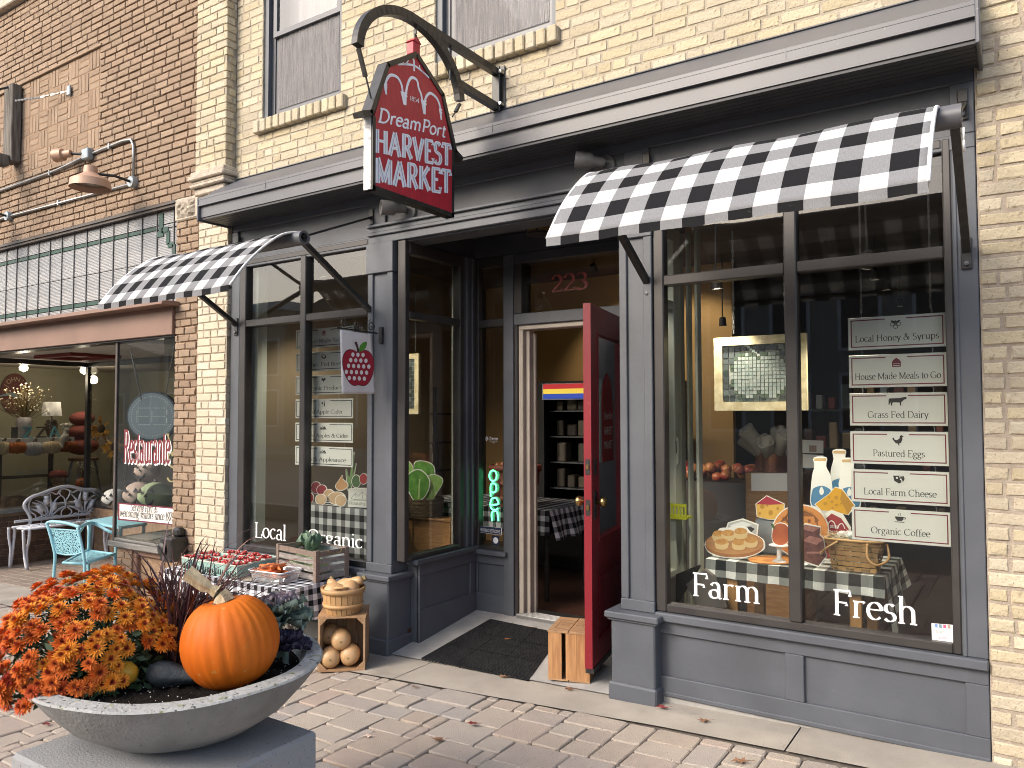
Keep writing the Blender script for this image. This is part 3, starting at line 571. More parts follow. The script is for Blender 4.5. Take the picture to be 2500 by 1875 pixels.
# ---- red door standing open
hx, hy = -2.31, .86; fx, fy = -2.135, -.03
d0 = Vector((hx, hy, 0)); d1 = Vector((fx, fy, 0)); du = (d1-d0).normalized(); dl = (d1-d0).length; dn = Vector((-du.y, du.x, 0))   # dn: to +X (outside face)
if dn.x < 0: dn = -dn
def dpt(s, t, z): return d0+du*s+dn*t+Vector((0, 0, z))
door = link('door', None, mk); door['label'] = 'red panelled entrance door standing open with tall glass'
TH = .046
def dbox(b, s0, s1, z0, z1, t0=-TH/2, t1=TH/2):
    V = [dpt(s, t, z) for z in (z0, z1) for s, t in ((s0, t0), (s1, t0), (s1, t1), (s0, t1))]
    b.add(V, [(0, 3, 2, 1), (4, 5, 6, 7), (0, 1, 5, 4), (1, 2, 6, 5), (2, 3, 7, 6), (3, 0, 4, 7)]); return b
for nm, s0, s1, z0, z1 in (('stile', 0, .13, .06, 2.215), ('stile', dl-.14, dl, .06, 2.215), ('rail', .13, dl-.14, 2.06, 2.214), ('rail', .13, dl-.14, .061, .2), ('rail', .13, dl-.14, .62, .78)): b = dbox(MB(), s0, s1, z0, z1); b.build(nm, 'red_paint', door)
b = dbox(MB(), .13, dl-.14, .2, .62, -.008, .008); dbox(b, .19, dl-.2, .26, .56, -.016, .016); b.build('panel', 'red_paint', door)
b = MB()
for s0, s1, z0, z1 in ((.13, .145, .78, 2.06), (dl-.155, dl-.14, .78, 2.06), (.145, dl-.155, .78, .795), (.145, dl-.155, 2.045, 2.06)): dbox(b, s0, s1, z0, z1, -.018, .028)
b.build('glazing_bead', 'red_paint', door)
b = MB(); b.poly([dpt(s, .0, z) for s, z in ((.145, .795), (dl-.155, .795), (dl-.155, 2.045), (.145, 2.045))]); b.build('pane', 'door_glass', door)
b = dbox(MB(), 0, dl, .035, .062, -.02, .03); b.build('weather_strip', 'black_metal', door)
for z in (1.0, 1.24): b = dbox(MB(), dl, dl+.003, z-.045, z+.045, -.013, .013); q = b.build('lock_plate', 'black_metal', door); b = dbox(MB(), dl+.003, dl+.009, z-.014, z+.014, -.008, .008); b.build('bolt', 'brass', q)
for sg in (1, -1):
    b = dbox(MB(), dl-.09, dl-.045, .93, 1.09, sg*TH/2, sg*(TH/2+.008)); b.build('escutcheon', 'black_metal', door)
    b = dbox(MB(), dl-.085, dl-.05, 1.19, 1.28, sg*TH/2, sg*(TH/2+.008)); b.build('deadbolt', 'black_metal', door)
    c = dpt(dl-.068, sg*TH/2, 1.03); b = MB(); b.lathe([(.013, 0), (.013, .03), (.028, .04), (.032, .055), (.024, .07), (.0, .075)], c, 14, dn*sg); b.build('knob', 'brass', door, smooth=True)
mat('decal_red', (.24, .015, .02), .5); mat('decal_teal', (.3, .45, .42), .5)
b = MB(); b.plate([dpt(.33+x, .004, z) for x, z in ((0, 1.25), (.26, 1.25), (.26, 1.58), (.21, 1.75), (.13, 1.82), (.05, 1.75), (0, 1.58))], dn*.002); dc = b.build('decal', 'decal_red', door)
b = MB(); b.plate([dpt(.615+x, .003, z) for x, z in ((0, 1.25), (.04, 1.25), (.04, 1.66), (.0, 1.78))], dn*.002); b.build('decal', 'decal_teal', door)
for s_, z, h in (('HARVEST', 1.42, .055), ('MARKET', 1.33, .055)): sans('lettering', s_, dpt(.46, .007, z), -du, ZU, h, 'vinyl_white', dc, fit=.2)
letter('lettering', 'DreamPort', dpt(.46, .007, 1.52), -du, ZU, .045, 'vinyl_white', dc, anchor='c', serif=False, thick=8, thin=6, slant=.25, fit=.2)
# ================================================================== ground
def sheet(name, m, x0, x1, y0, y1, dz=0, nx=8, ny=4, zf=None):
    zf = zf or zg; b = MB(); b.grid(lambda u, v: (x0+(x1-x0)*u, y0+(y1-y0)*v, zf(x0+(x1-x0)*u, y0+(y1-y0)*v)+dz), nx, ny)
    return struct(b.build(name, m))
mat('asphalt', (.11, .11, .11), .9, c2=(.14, .14, .138), vs=4, bump=.6, bs=120)
mat('joint_sand', (.1, .085, .07), .95, c2=(.16, .135, .11), vs=30, bump=1, bs=120)
mat('paver', (.34, .29, .24), .9, c2=(.275, .235, .2), vs=11, c3=((.37, .31, .245), (.36, .285, .22), (.33, .29, .245), (.39, .335, .27), (.35, .26, .205), (.28, .265, .25), (.4, .33, .26)), rnd=.05, bump=1.3, bs=150)
wear('paver', ((50, .65, .72, (.15, .13, .11)), (190, .62, .68, (.5, .45, .39)))); mat('small_paver', (.24, .19, .15), .92, c2=(.2, .16, .13), vs=9, rnd=.12, bump=.8, bs=120)
gb = MB(); gb.grid(lambda u, v: (-60+120*u, -60+80*v, -.42), 2, 2); struct(gb.build('ground', 'asphalt'))
pv = sheet('pavement', 'joint_sand', -14, 4, -5.6, -.2, -.012, 18, 6)
def strip_edge(x): return -.33-.055*max(0, -x-1.4) if x > -6 else -.583
# concrete strip along the facade, in slabs
xs = [-14, -11.5, -9.0, -7.4, -5.9, -3.3, -.95, 4]
for i in range(len(xs)-1):
    a, c = xs[i]+.004, xs[i+1]-.004; b = MB(); n = 4
    b.grid(lambda u, v: (a+(c-a)*u, (strip_edge(a+(c-a)*u)+.004)*(1-v)+(.03)*v, zg(a+(c-a)*u, -.2)+.001), n, 2); b.build('sidewalk_slab', 'warm_concrete', pv)
# entrance slab rises to the threshold
b = MB(); b.grid(lambda u, v: (-3.66+1.75*u, -.06+1.0*v, zg(-3.66+1.75*u, 0)*(1-v)+.025*v+.008), 6, 6); struct(b.build('entrance_floor', 'slab_concrete'))
def zs(x, y):
    v = (y+.06)/1.0
    return zg(x, min(y, 0))+.002 if v < 0 else zg(x, 0)*(1-v)+.025*v+.008
# pavers: random ashlar of tumbled stones on a .083 m grid
U = .079; GX, GY = -8.6, -4.7; NX, NY = 130, 55; occ = np.zeros((NX, NY), bool); pav = []
rp = random.Random(11); sizes = [(4, 3), (3, 2), (2, 2), (3, 3), (2, 3), (4, 2), (3, 2), (2, 2)]
for j in range(NY):
    for i in range(NX):
        if occ[i, j]: continue
        opts = [s for s in sizes if i+s[0] <= NX and j+s[1] <= NY and not occ[i:i+s[0], j:j+s[1]].any()]
        s = rp.choice(opts) if opts else (1, 1)
        if not opts:
            for s2 in ((2, 1), (1, 2), (1, 1)):
                if i+s2[0] <= NX and j+s2[1] <= NY and not occ[i:i+s2[0], j:j+s2[1]].any(): s = s2; break
        occ[i:i+s[0], j:j+s[1]] = True; pav.append((GX+i*U, GX+(i+s[0])*U, GY+j*U, GY+(j+s[1])*U))
def paver_geo(lx, ly, h=.03, ch=.0055, jt=.0025, rnd=rp):
    J = lambda: rnd.uniform(-jt, jt); V = []; c = .012; F = []
    def ring(ins, z, j):
        a, b_ = lx/2-ins, ly/2-ins; q = min(c, a*.4, b_*.4)
        for x, y in ((-a+q, -b_), (a-q, -b_), (a, -b_+q), (a, b_-q), (a-q, b_), (-a+q, b_), (-a, b_-q), (-a, -b_+q)): V.append((x+(J() if j else 0), y+(J() if j else 0), z))
    ring(0, -h, 0); ring(0, -ch, 1); ring(ch, 0, 1)
    for r in (0, 8):
        for k in range(8): F.append((r+k, r+(k+1) % 8, r+8+(k+1) % 8, r+8+k))
    F.append(tuple(range(16, 24))); return V, F
cand = []
for (x0, x1, y0, y1) in pav:
    e = strip_edge((x0+x1)/2)+.009; y1 = min(y1, e)
    if y1-y0 < .03: continue
    p = ((x0+x1)/2, (y0+y1)/2, zg((x0+x1)/2, (y0+y1)/2)); s = 0
    if inframe(p, 30):
        c = MW.T @ (np.array(p)-CAM); s = (x1-x0)*(y1-y0)/c[2]**3
        if abs(p[0]+2.53) < .35 and abs(p[1]+2.45) < .33: s = 0
    cand.append((s, x0, x1, y0, y1, p))
cand.sort(key=lambda q: -q[0]); rest = MB(); pvar = {}
for i, (s, x0, x1, y0, y1, p) in enumerate(cand):
    lx, ly = x1-x0-.007, y1-y0-.007; dz = rp.uniform(-.003, .004)
    tilt = Matrix.Rotation(rp.uniform(-.01, .01), 4, 'X') @ Matrix.Rotation(-.03+rp.uniform(-.01, .01), 4, 'Y') @ Matrix.Rotation(rp.uniform(-.008, .008), 4, 'Z')
    if i < 300 and s > 0:
        key = (round(lx/.01), round(ly/.01), rp.randrange(3))
        if key not in pvar: V, F = paver_geo(lx, ly); b = MB(); b.add(V, F); pvar[key] = b.mesh('paver', 'paver')
        link('paver', pvar[key], pv, mw=Matrix.Translation((p[0], p[1], p[2]+dz)) @ tilt)
    else:
        V, F = paver_geo(lx, ly); m = Matrix.Translation((p[0], p[1], p[2]+dz)) @ tilt; rest.add([m @ Vector(v) for v in V], F)
rest.build('far_pavers', 'paver', pv, kind='stuff')
# small pavers of the restaurant forecourt
b = MB(); rnd = random.Random(5)
for i in range(40):
    for j in range(16):
        x, y = -12.4+i*.105+(j % 2)*.0, -.02+j*.105; z = zg(x)+.006; V, F = brick_geo(.099, .099, .02, .004, .001, rnd); b.add([(x+v[0], y+v[2], z-v[1]) for v in V], F)
fc = sheet('forecourt', 'joint_sand', -13, -6.0, .0, 2.4, -.002, 8, 2); b.build('far_pavers', 'small_paver', fc, kind='stuff')
# road, far pavement and the buildings across the street (seen as reflections in the glass)
b = MB(); b.box((-40, -5.75, -.4), (30, -5.6, -.14)); struct(b.build('kerb', 'concrete'))
b = MB(); b.box((-90, -33, -.41), (40, -19, -.2)); struct(b.build('far_pavement', 'concrete'))
mat('far_brick_red', (.2, .075, .06), .9, c2=(.15, .06, .05), vs=2); mat('far_siding', (.34, .3, .25), .8, c2=(.28, .25, .21), vs=2); mat('far_tan', (.4, .33, .25), .9, c2=(.32, .27, .2), vs=2)
mat('far_roof', (.1, .09, .085), .9); mat('far_window', (.025, .023, .02), .3); mat('far_trim', (.6, .6, .58), .7); mat('burgundy', (.09, .012, .022), .6)
def far_building(x0, x1, h, m, lab, gable=False, nw=4, ns=3, awn=None):
    y = -25; t = thing('street_building', lab, 'building', ((x0+x1)/2, y-3, -.2), 'buildings across the street')
    b = MB(); b.box((x0, y-8, -.2), (x1, y, h)); b.build('wall', m, t)
    if gable: b = MB(); b.plate([(x0-.3, y+.2, h), (x1+.3, y+.2, h), ((x0+x1)/2, y+.2, h+1.8)], (0, -8.4, 0)); b.build('roof', 'far_roof', t)
    else: b = MB(); b.box((x0-.15, y-8, h), (x1+.15, y+.25, h+.5)); b.build('cornice', 'far_trim', t)
    for k in range(ns):
        for i in range(nw):
            cx = x0+(x1-x0)*(i+.5)/nw; z = 1.0 if k == 0 else .6+k*3.3; hh = 1.9; ww = min(.6, (x1-x0)/nw*.3)
            if z+hh > h: continue
            b = MB(); b.box((cx-ww-.12, y, z-.12), (cx+ww+.12, y+.05, z+hh+.12)); f = b.build('window', 'far_trim', t); b = MB(); b.box((cx-ww, y+.05, z), (cx+ww, y+.06, z+hh)); b.build('pane', 'far_window', f)
    if awn: b = MB(); b.add([(x0+.5, y, 3.4), (x1-.5, y, 3.4), (x1-.5, y+1.2, 2.7), (x0+.5, y+1.2, 2.7)], [(0, 1, 2, 3)]); b.build('awning', awn, t)
far_building(-34, -22, 7, 'far_brick_red', 'dark red brick house reflected in the left display window', True, 4, 2)
far_building(-21.5, -11, 9, 'far_brick_red', 'red brick shop across the street with a burgundy awning', False, 5, 2, 'burgundy')
far_building(-10.5, -1, 5.8, 'far_siding', 'pale grey clapboard house across the street', True, 4, 2)
far_building(-.5, 9, 6.6, 'far_tan', 'tan brick shop across the street', False, 4, 2, 'burgundy')
far_building(9.5, 20, 7, 'far_brick_red', 'tall red brick block at the far right across the street', False, 5, 3)
far_building(-46, -34.5, 7.5, 'far_tan', 'tan brick building further left across the street', False, 5, 2)
far_building(-62, -46.5, 5.5, 'far_siding', 'pale clapboard house at the far left across the street', True, 5, 2)
far_building(-80, -62.5, 8, 'far_brick_red', 'red brick block furthest left across the street', False, 6, 2)
VIEW.update({'b': (40, 1170, 340/2212), 'p': (0, 880, 300/1659), 'm': (0, 1350, 450/1866), 'q': (600, 1400, 260/1659), 'r': (440, 1320, 420/2212)})
# ================================================================== the restaurant next door (brown textured brick)
rs = thing('restaurant_building', 'brown textured brick restaurant building left of the cream pilaster', 'building', (-9, 0, -.2))
BWP = (-9.85, -7.595, 4.235, 5.245); BY = -.03
b = MB(); b.box((-14, BY+.016, 3.49), (-5.91, .3, 6.2)); wl2 = b.build('wall', 'brown_mortar', rs)
it = [(a, c, e, f, BY, 'F') for a, c, e, f in rows(-14, -5.915, 3.49, 6.2, j=.012, cuts=(BWP,), hp=.06)]
s3 = .2028; nx = int(round((BWP[1]-BWP[0])/s3)); nz = int(round((BWP[3]-BWP[2])/s3))       # basket weave: three bricks flat, three on end
for i in range(nx):
    for k in range(nz):
        x0, z0 = BWP[0]+i*s3, BWP[2]+k*s3
        for q in range(3):
            if (i+k) % 2: it.append((x0+.006, x0+s3-.006, z0+q*s3/3+.006, z0+(q+1)*s3/3-.006, BY+.012, 'F'))
            else: it.append((x0+q*s3/3+.006, x0+(q+1)*s3/3-.006, z0+.006, z0+s3-.006, BY+.012, 'F'))
lay(wl2, 'brown_brick', it, 250, ch=.005, jit=.003, seed=8)
b = MB(); b.bbox((BWP[0]-.02, BY-.012, BWP[3]), (BWP[1]+.03, BY+.02, BWP[3]+.03)); b.build('panel_edge', 'brown_brick', rs)
for i in range(8): b = MB(); b.bbox((-14+i*1.01, -.1, 6.2), (-14+i*1.01+1.0, .35, 6.36), .01); b.build('coping_stone', 'limestone', rs)
b = MB(); b.box((-6.262, BY+.012, -.3), (-5.935, .3, 3.28)); pr = b.build('pier', 'brown_mortar', rs)
lay(pr, 'brown_brick', [(a, c, e, f, BY-.002, 'F') for a, c, e, f in rows(-6.262, -5.935, -.3, 3.26, L=.166, j=.012, hp=.0)], 50, ch=.006, jit=.004, seed=9)
b = MB(); b.bbox((-6.285, BY-.01, 3.28), (-5.93, .2, 3.485), .012); b.build('stone_block', 'limestone', rs)
mat('rough_stone', (.4, .35, .28), .95, c2=(.25, .21, .17), vs=22, bump=3, bs=30)
rnd = random.Random(4); b = MB(); b.grid(lambda u, v: (-6.24+.26*u, BY-.012-(.0 if u in (0, 1) or v in (0, 1) else rnd.uniform(.006, .03)), 3.305+.155*v), 9, 7); b.build('rough_face', 'rough_stone', rs)
mat('steel_dark', (.05, .045, .04), .6, c2=(.08, .06, .05), vs=8); mat('copper_paint', (.22, .13, .095), .5, c2=(.185, .108, .078), vs=2)
b = MB(); b.box((-14, BY-.005, 3.43), (-6.27, .2, 3.488)); b.box((-14, BY-.02, 3.455), (-6.27, BY-.005, 3.465)); b.build('steel_lintel', 'steel_dark', rs)
b = MB(); b.bbox((-14, -.06, 2.27), (-6.264, .15, 2.535)); b.build('copper_beam', 'copper_paint', rs)
b = MB(); b.bbox((-14, -.2, 2.52), (-6.2, .1, 2.56)); b.build('copper_lip', 'copper_paint', rs)
b = MB(); b.box((-14, -.03, 2.255), (-6.264, .12, 2.27)); b.build('window_head', 'bronze_frame', rs)
# prism-glass transom, pane by pane in lead cames
def ribbed(name, c, c2, em=0):
    m = mat(name, c, .25, c2=c2, vs=3, coat=.3); t = m.node_tree; bs_ = t.nodes['Principled BSDF']
    tc = _n(t, 'ShaderNodeTexCoord'); sp = _n(t, 'ShaderNodeSeparateXYZ'); t.links.new(tc.outputs['Object'], sp.inputs[0]); hh = []
    for i, sc_ in ((0, 520.), (2, 420.)):
        mm = _n(t, 'ShaderNodeMath', operation='MULTIPLY'); mm.inputs[1].default_value = sc_; s_ = _n(t, 'ShaderNodeMath', operation='SINE'); t.links.new(sp.outputs[i], mm.inputs[0]); t.links.new(mm.outputs[0], s_.inputs[0]); hh.append(s_)
    ad = _n(t, 'ShaderNodeMath', operation='ADD'); t.links.new(hh[0].outputs[0], ad.inputs[0]); t.links.new(hh[1].outputs[0], ad.inputs[1])
    bp = _n(t, 'ShaderNodeBump'); bp.inputs['Strength'].default_value = .8; bp.inputs['Distance'].default_value = .004; t.links.new(ad.outputs[0], bp.inputs['Height']); t.links.new(bp.outputs[0], bs_.inputs['Normal'])
ribbed('prism_glass', (.34, .34, .34), (.46, .45, .44)); mat('green_glass', (.012, .04, .028), .45, c2=(.03, .08, .06), vs=4, spec=.3); mat('lead', (.06, .06, .062), .5)
tr = link('prism_transom', None, rs); xc = [-9.561+.2448*k for k in range(-8, 13)]+[-6.36, -6.289]; zr = [2.562, 2.652, 2.697, 2.97, 3.262, 3.303, 3.43]
mc = {}
for i in range(len(xc)-1):
    for k in range(6):
        w, h = xc[i+1]-xc[i]-.008, zr[k+1]-zr[k]-.008; g = k in (1, 4)
        if i >= len(xc)-3 and k == 4: g = False
        key = (round(w, 3), k, g)
        if key not in mc: b_ = MB(); b_.bbox((-w/2, 0, -h/2), (w/2, .006, h/2), .0015); mc[key] = b_.mesh('pane', 'green_glass' if g else 'prism_glass')
        link('pane', mc[key], tr, mw=Matrix.Translation(((xc[i]+xc[i+1])/2, .012, (zr[k]+zr[k+1])/2)))
for (x, z, w, h) in ((-6.56, 3.33, .06, .16), (-6.5, 3.25, .1, .05), (-6.45, 3.17, .05, .12), (-6.4, 3.1, .1, .045), (-6.36, 3.0, .05, .2), (-6.57, 3.22, .1, .05)): b = MB(); b.box((x-w/2, .004, z-h/2), (x+w/2, .011, z+h/2)); b.build('green_pane', 'green_glass', tr)
b = MB(); b.box((-12, .02, 2.55), (-6.28, .03, 3.44)); b.build('lead_back', 'lead', tr)
for x in xc: b = MB(); b.box((x-.005, .003, 2.56), (x+.005, .02, 3.43)); b.build('lead_came', 'lead', tr)
# corner display case: brick base, stone sill, glass
mat('grey_sill', (.2, .19, .175), .8, c2=(.12, .115, .105), vs=9, strz=(.4, 1, 6), bump=.6, bs=30)
b = MB(); b.bbox((-7.3, -.03, .305), (-6.22, .1, .36), .008); b.bbox((-7.27, -.01, .36), (-6.25, .1, .39), .008); b.bbox((-7.3, .1, .305), (-7.2, 1.4, .36), .008); b.build('display_sill', 'grey_sill', rs)
b = MB(); b.box((-7.22, .03, -.35), (-6.98, .3, .305)); b.box((-7.22, .3, -.35), (-7.1, 1.4, .305)); b.box((-6.98, .08, -.35), (-6.26, .2, .305)); base = b.build('display_base', 'brown_mortar', rs)
lay(base, 'brown_brick', [(a, c, e, f, .02, 'F') for a, c, e, f in rows(-7.22, -6.98, -.34, .3, L=.166, j=.012, hp=0)], 18, seed=12)
for a, c, e, f in ((-6.98, -6.92, -.3, .3), (-6.32, -6.262, -.3, .3), (-6.92, -6.32, .24, .3), (-6.92, -6.32, -.3, -.2)): b = MB(); b.bbox((a, .04, e), (c, .09, f), .008); b.build('panel_frame', 'copper_paint', rs)
dw = link('display_case', None, rs)
b = MB(); b.poly([(-7.225, .0, .39), (-6.264, .0, .39), (-6.264, .0, 2.255), (-7.225, .0, 2.255)]); b.build('pane', 'pane_glass', dw)
b = MB(); b.poly([(-7.232, 1.36, .36), (-7.232, .02, .36), (-7.232, .02, 2.255), (-7.232, 1.36, 2.255)]); b.build('pane', 'pane_glass', dw)
for x, y in ((-7.24, -.012), (-7.24, 1.36)): b = MB(); b.bbox((x-.012, y, .36), (x+.02, y+.03, 2.255)); b.build('post', 'steel_dark', dw)
mat('restaurant_wall', (.33, .31, .22), .9, c2=(.28, .26, .18), vs=2); mat('cream_ceiling', (.55, .5, .43), .9, c2=(.46, .42, .36), vs=5, bump=.6, bs=40); mat('display_deck', (.45, .42, .36), .8)
b = MB(); b.box((-7.23, .02, .38), (-6.3, 1.4, .392)); b.build('deck', 'display_deck', dw)
mat('grey_screen', (.17, .185, .19), .8, c2=(.22, .24, .24), vs=1.5)
b = MB(); b.box((-6.25, .1, .3), (-6.2, 1.6, 2.6)); b.box((-7.2, 1.2, .39), (-6.25, 1.24, 2.26)); b.build('back_screen', 'grey_screen', dw)
# recessed forecourt: ceiling, left window wall, back wall, dark interior
CZ = 2.262
b = MB(); b.box((-14, .0, CZ+.01), (-6.25, 6, CZ+.1)); struct(b.build('forecourt_ceiling', 'cream_ceiling'))
mat('red_trim', (.16, .02, .015), .6); lf = thing('ceiling_frame', 'dark red square frame on the ceiling of the restaurant entry', 'frame', (-9.4, .75, CZ))
for a, c, e, f in ((-9.85, -9.0, .45, .55), (-9.85, -9.0, .95, 1.05), (-9.85, -9.75, .55, .95), (-9.1, -9.0, .55, .95)): b = MB(); b.bbox((a, e, CZ-.03), (c, f, CZ+.009)); b.build('side', 'red_trim', lf)
XW = -10.45
lw = link('side_window', None, rs)
b = MB(); b.box((XW-.2, -.1, -.4), (XW, 1.42, .34)); lb = b.build('base', 'brown_mortar', lw)
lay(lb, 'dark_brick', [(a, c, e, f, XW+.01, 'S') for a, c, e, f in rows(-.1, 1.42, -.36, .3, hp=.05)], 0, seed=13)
b = MB(); b.bbox((XW-.2, -.1, .34), (XW+.05, 1.42, .4), .01); b.build('sill', 'grey_sill', lw)
b = MB(); b.poly([(XW-.02, -.1, .4), (XW-.02, 1.4, .4), (XW-.02, 1.4, 2.2), (XW-.02, -.1, 2.2)]); b.build('pane', 'pane_glass', lw)
b = MB(); b.box((XW-.04, -.1, 2.2), (XW+.01, 1.42, 2.262)); b.box((XW-.03, 1.4, -.3), (XW+.03, 1.46, 2.262)); b.box((XW+.03, 1.4, 2.2), (-7.22, 1.45, 2.262)); b.box((XW+.03, 1.4, .34), (-7.22, 1.47, .42)); b.build('frame', 'bronze_frame', lw)
b = MB(); b.poly([(XW+.03, 1.42, .42), (-7.22, 1.42, .42), (-7.22, 1.42, 2.2), (XW+.03, 1.42, 2.2)]); b.build('pane', 'pane_glass', lw)
b = MB(); b.box((XW+.03, 1.41, -.4), (-7.22, 1.46, .34)); b.build('base', 'brown_mortar', lw)
b = MB(); b.box((-12.6, -.4, -.4), (-12.5, 6, 2.4)); b.box((-12.6, 3.2, -.4), (-6.25, 3.3, 2.4)); b.box((-14, -.03, -.4), (-10.47, .0, 2.3)); struct(b.build('restaurant_wall', 'restaurant_wall'))
b = MB(); b.box((-12.5, .0, .3), (XW-.2, 1.5, .36)); struct(b.build('display_floor', 'steel_dark'))
# ---- wall lights, conduit and the weathered sign bracket
mat('conduit', (.4, .4, .39), .38, .85, c2=(.3, .3, .29), vs=9); mat('copper_lamp', (.42, .26, .175), .5, .1, c2=(.44, .28, .19), vs=6); mat('galvanised', (.32, .36, .38), .45, .5, c2=(.25, .29, .31), vs=10); mat('lamp_inside', (.5, .44, .36), .5); mat('lamp_lens', (.25, .23, .2), .3)
cq = thing('conduit', 'galvanised steel conduit running along the brown brick wall', 'conduit', (-8, BY, 3.8)); y = BY-.02
b = MB(); b.tube([(-12, y, 4.09+.0*1), (-8.4, y, 4.12), (-7.72, y, 4.165), (-7.12, y, 4.185), (-6.98, y, 4.17), (-6.94, y, 4.1), (-6.93, y, 3.8)], .013, 8); b.build('pipe', 'conduit', cq, smooth=True)
b = MB(); b.tube([(-12, y, 3.78), (-9.4, y, 3.78), (-7.0, y, 3.74)], .013, 8); b.build('pipe', 'conduit', cq, smooth=True)
for x, z in ((-8.5, 4.115), (-8.3, 3.765), (-7.35, 4.175)): b = MB(); b.bbox((x-.012, y-.018, z-.03), (x+.012, BY, z+.03)); b.build('strap', 'conduit', cq)
def gooseneck(x, z, lab):
    t = thing('barn_lamp', lab, 'lamp', (x, BY, z), 'barn lamps on the brown wall')
    b = MB(); b.lathe([(.05, 0), (.055, .03), (.05, .055), (0, .056)], (x, BY, z), 16, (0, -1, 0)); b.build('junction_box', 'galvanised', t, smooth=True, angle=40)
    c = Vector((x-.06, -.42, z-.1)); b = MB(); b.tube([(x, BY-.05, z), (x-.02, -.22, z+.02), (c.x, c.y, c.z+.1)], .013, 8); b.build('arm', 'black_metal', t, smooth=True)
    b = MB(); b.lathe([(.0, .16), (.055, .16), (.06, .1), (.07, .09), (.165, .03), (.175, -.04), (.172, -.04), (.16, .02), (.06, .07), (0, .07)], c, 28); b.build('shade', 'copper_lamp', t, smooth=True, angle=35)
    b = MB(); b.lathe([(.158, .018), (.06, .062), (0, .064)], c-Vector((0, 0, .006)), 28); b.build('reflector', 'lamp_inside', t, smooth=True)
    b = MB(); b.lathe([(.0, -.0), (.045, .0), (.06, .03), (.06, .055)], c, 20); b.build('bulb', 'lamp_lens', t, smooth=True)
gooseneck(-6.93, 3.75, 'copper barn lamp hanging off the brown wall beside the cream pilaster'); gooseneck(-9.39, 3.78, 'copper barn lamp cut by the left picture edge')
fl = thing('flood_light', 'small copper flood light on a grey box below the basket weave bricks', 'lamp', (-7.74, BY, 4.16))
b = MB(); b.bbox((-7.79, BY-.07, 4.11), (-7.67, BY, 4.22), .01); b.build('box', 'galvanised', fl); b = MB(); b.tube([(-7.76, BY-.05, 4.17), (-7.9, BY-.12, 4.18)], .014); b.build('arm', 'black_metal', fl)
a0 = Vector((-7.88, BY-.12, 4.18)); ax = Vector((-1, -.45, -.1)); b = MB(); b.lathe([(.0, 0), (.035, .0), (.038, .08), (.06, .09), (.066, .18), (.055, .18), (.05, .12), (0, .12)], a0, 20, ax); b.build('can', 'copper_lamp', fl, smooth=True, angle=35)
mat('weathered_wood', (.16, .145, .125), .9, c2=(.07, .06, .05), vs=12, strz=(3, 3, .35), bump=1, bs=50)
sb = thing('wooden_sign_bracket', 'weathered grey timber bracket bolted to the basket weave bricks', 'bracket', (-9.3, BY, 4.4))
b = MB(); b.bbox((-9.4, BY-.1, 4.36), (-9.2, BY, 5.23), .008); b.build('post', 'weathered_wood', sb); b = MB(); b.bbox((-9.36, -1.6, 4.3), (-9.22, BY-.1, 4.42), .008); b.build('beam', 'weathered_wood', sb)
b = MB(); b.tube([(-9.3, BY-.1, 5.2), (-9.32, -.3, 5.1), (-9.32, -.36, 4.95), (-9.33, -.7, 4.8), (-9.33, -1.3, 4.75)], .012); b.build('iron_strap', 'black_metal', sb)
ch = thing('stay_chain', 'thin chain stay fixed to a hook in the basket weave bricks', 'chain', (-8.5, BY, 4.95)); p0 = atY('J', 420, 545, BY); p1 = atY('J', 240, 585, BY-.1); p2 = atY('J', 90, 605, -.3)
b = MB()
for a, c, n_ in ((p0, p1, 6), (p1, p2, 16)):
    for i in range(n_): q0, q1 = a.lerp(c, i/n_), a.lerp(c, (i+.8)/n_); b.bar(q0, q1, .012 if i % 2 else .02, .02 if i % 2 else .008)
b.build('chain_links', 'chain_metal', ch, kind='stuff'); b = MB(); b.bbox((p0.x-.03, BY-.02, p0.z-.05), (p0.x+.03, BY, p0.z+.05)); b.build('hook_plate', 'galvanised', ch)
# black fire-department key box on the pier
kb = thing('key_box', 'small black iron box fixed low on the brown brick pier', 'box', (-6.12, BY, .3)); b = MB(); b.bbox((-6.19, BY-.16, .3), (-6.02, BY, .5), .01); b.build('case', 'black_metal', kb); b = MB(); b.lathe([(.05, 0), (.055, .02), (.03, .03), (0, .03)], (-6.14, BY-.16, .41), 14, (0, -1, 0)); b.build('lock', 'black_metal', kb); b = MB(); b.bbox((-6.15, BY-.08, .5), (-6.05, BY, .58), .02); b.build('hood', 'black_metal', kb)
# ---- signs in the corner display case
mat('sign_ink', (.02, .02, .02), .7); mat('sign_cream', (.7, .66, .6), .6); mat('sign_border', (.13, .01, .03), .6); mat('led_face', (.23, .3, .34), .35, c2=(.27, .34, .38), vs=2); mat('led_dot', (.6, .65, .65), .4); mat('led_rim', (.06, .08, .095), .4)
sg = thing('slogan_sign', 'white paper sign with burgundy border reading Serving Port in the corner case', 'sign', atY('K', 880, 1640, -.006))
P = [atY('n', *q, -.006) for q in ((800, 1180), (1182, 1214), (1180, 1334), (800, 1297))]
b = MB(); b.plate(P, (0, -.004, 0)); b.build('border', 'sign_border', sg)
P2 = [atY('n', *q, -.0105) for q in ((808, 1190), (1175, 1223), (1173, 1325), (808, 1288))]; b = MB(); b.plate(P2, (0, -.002, 0)); b.build('board', 'sign_cream', sg)
ux = (P[2]-P[3]).normalized(); o_ = atY('n', 968, 1243, -.013); letter('lettering', 'Serving Port &', o_, ux, ZU, .075, 'sign_ink', sg, 'c', slant=.25, thick=10, thin=4, fit=.42)
o_ = atY('n', 985, 1289, -.013); letter('lettering', 'welcoming visitors since 1976', o_, ux, ZU, .075, 'sign_ink', sg, 'c', slant=.25, thick=10, thin=4, fit=.86)
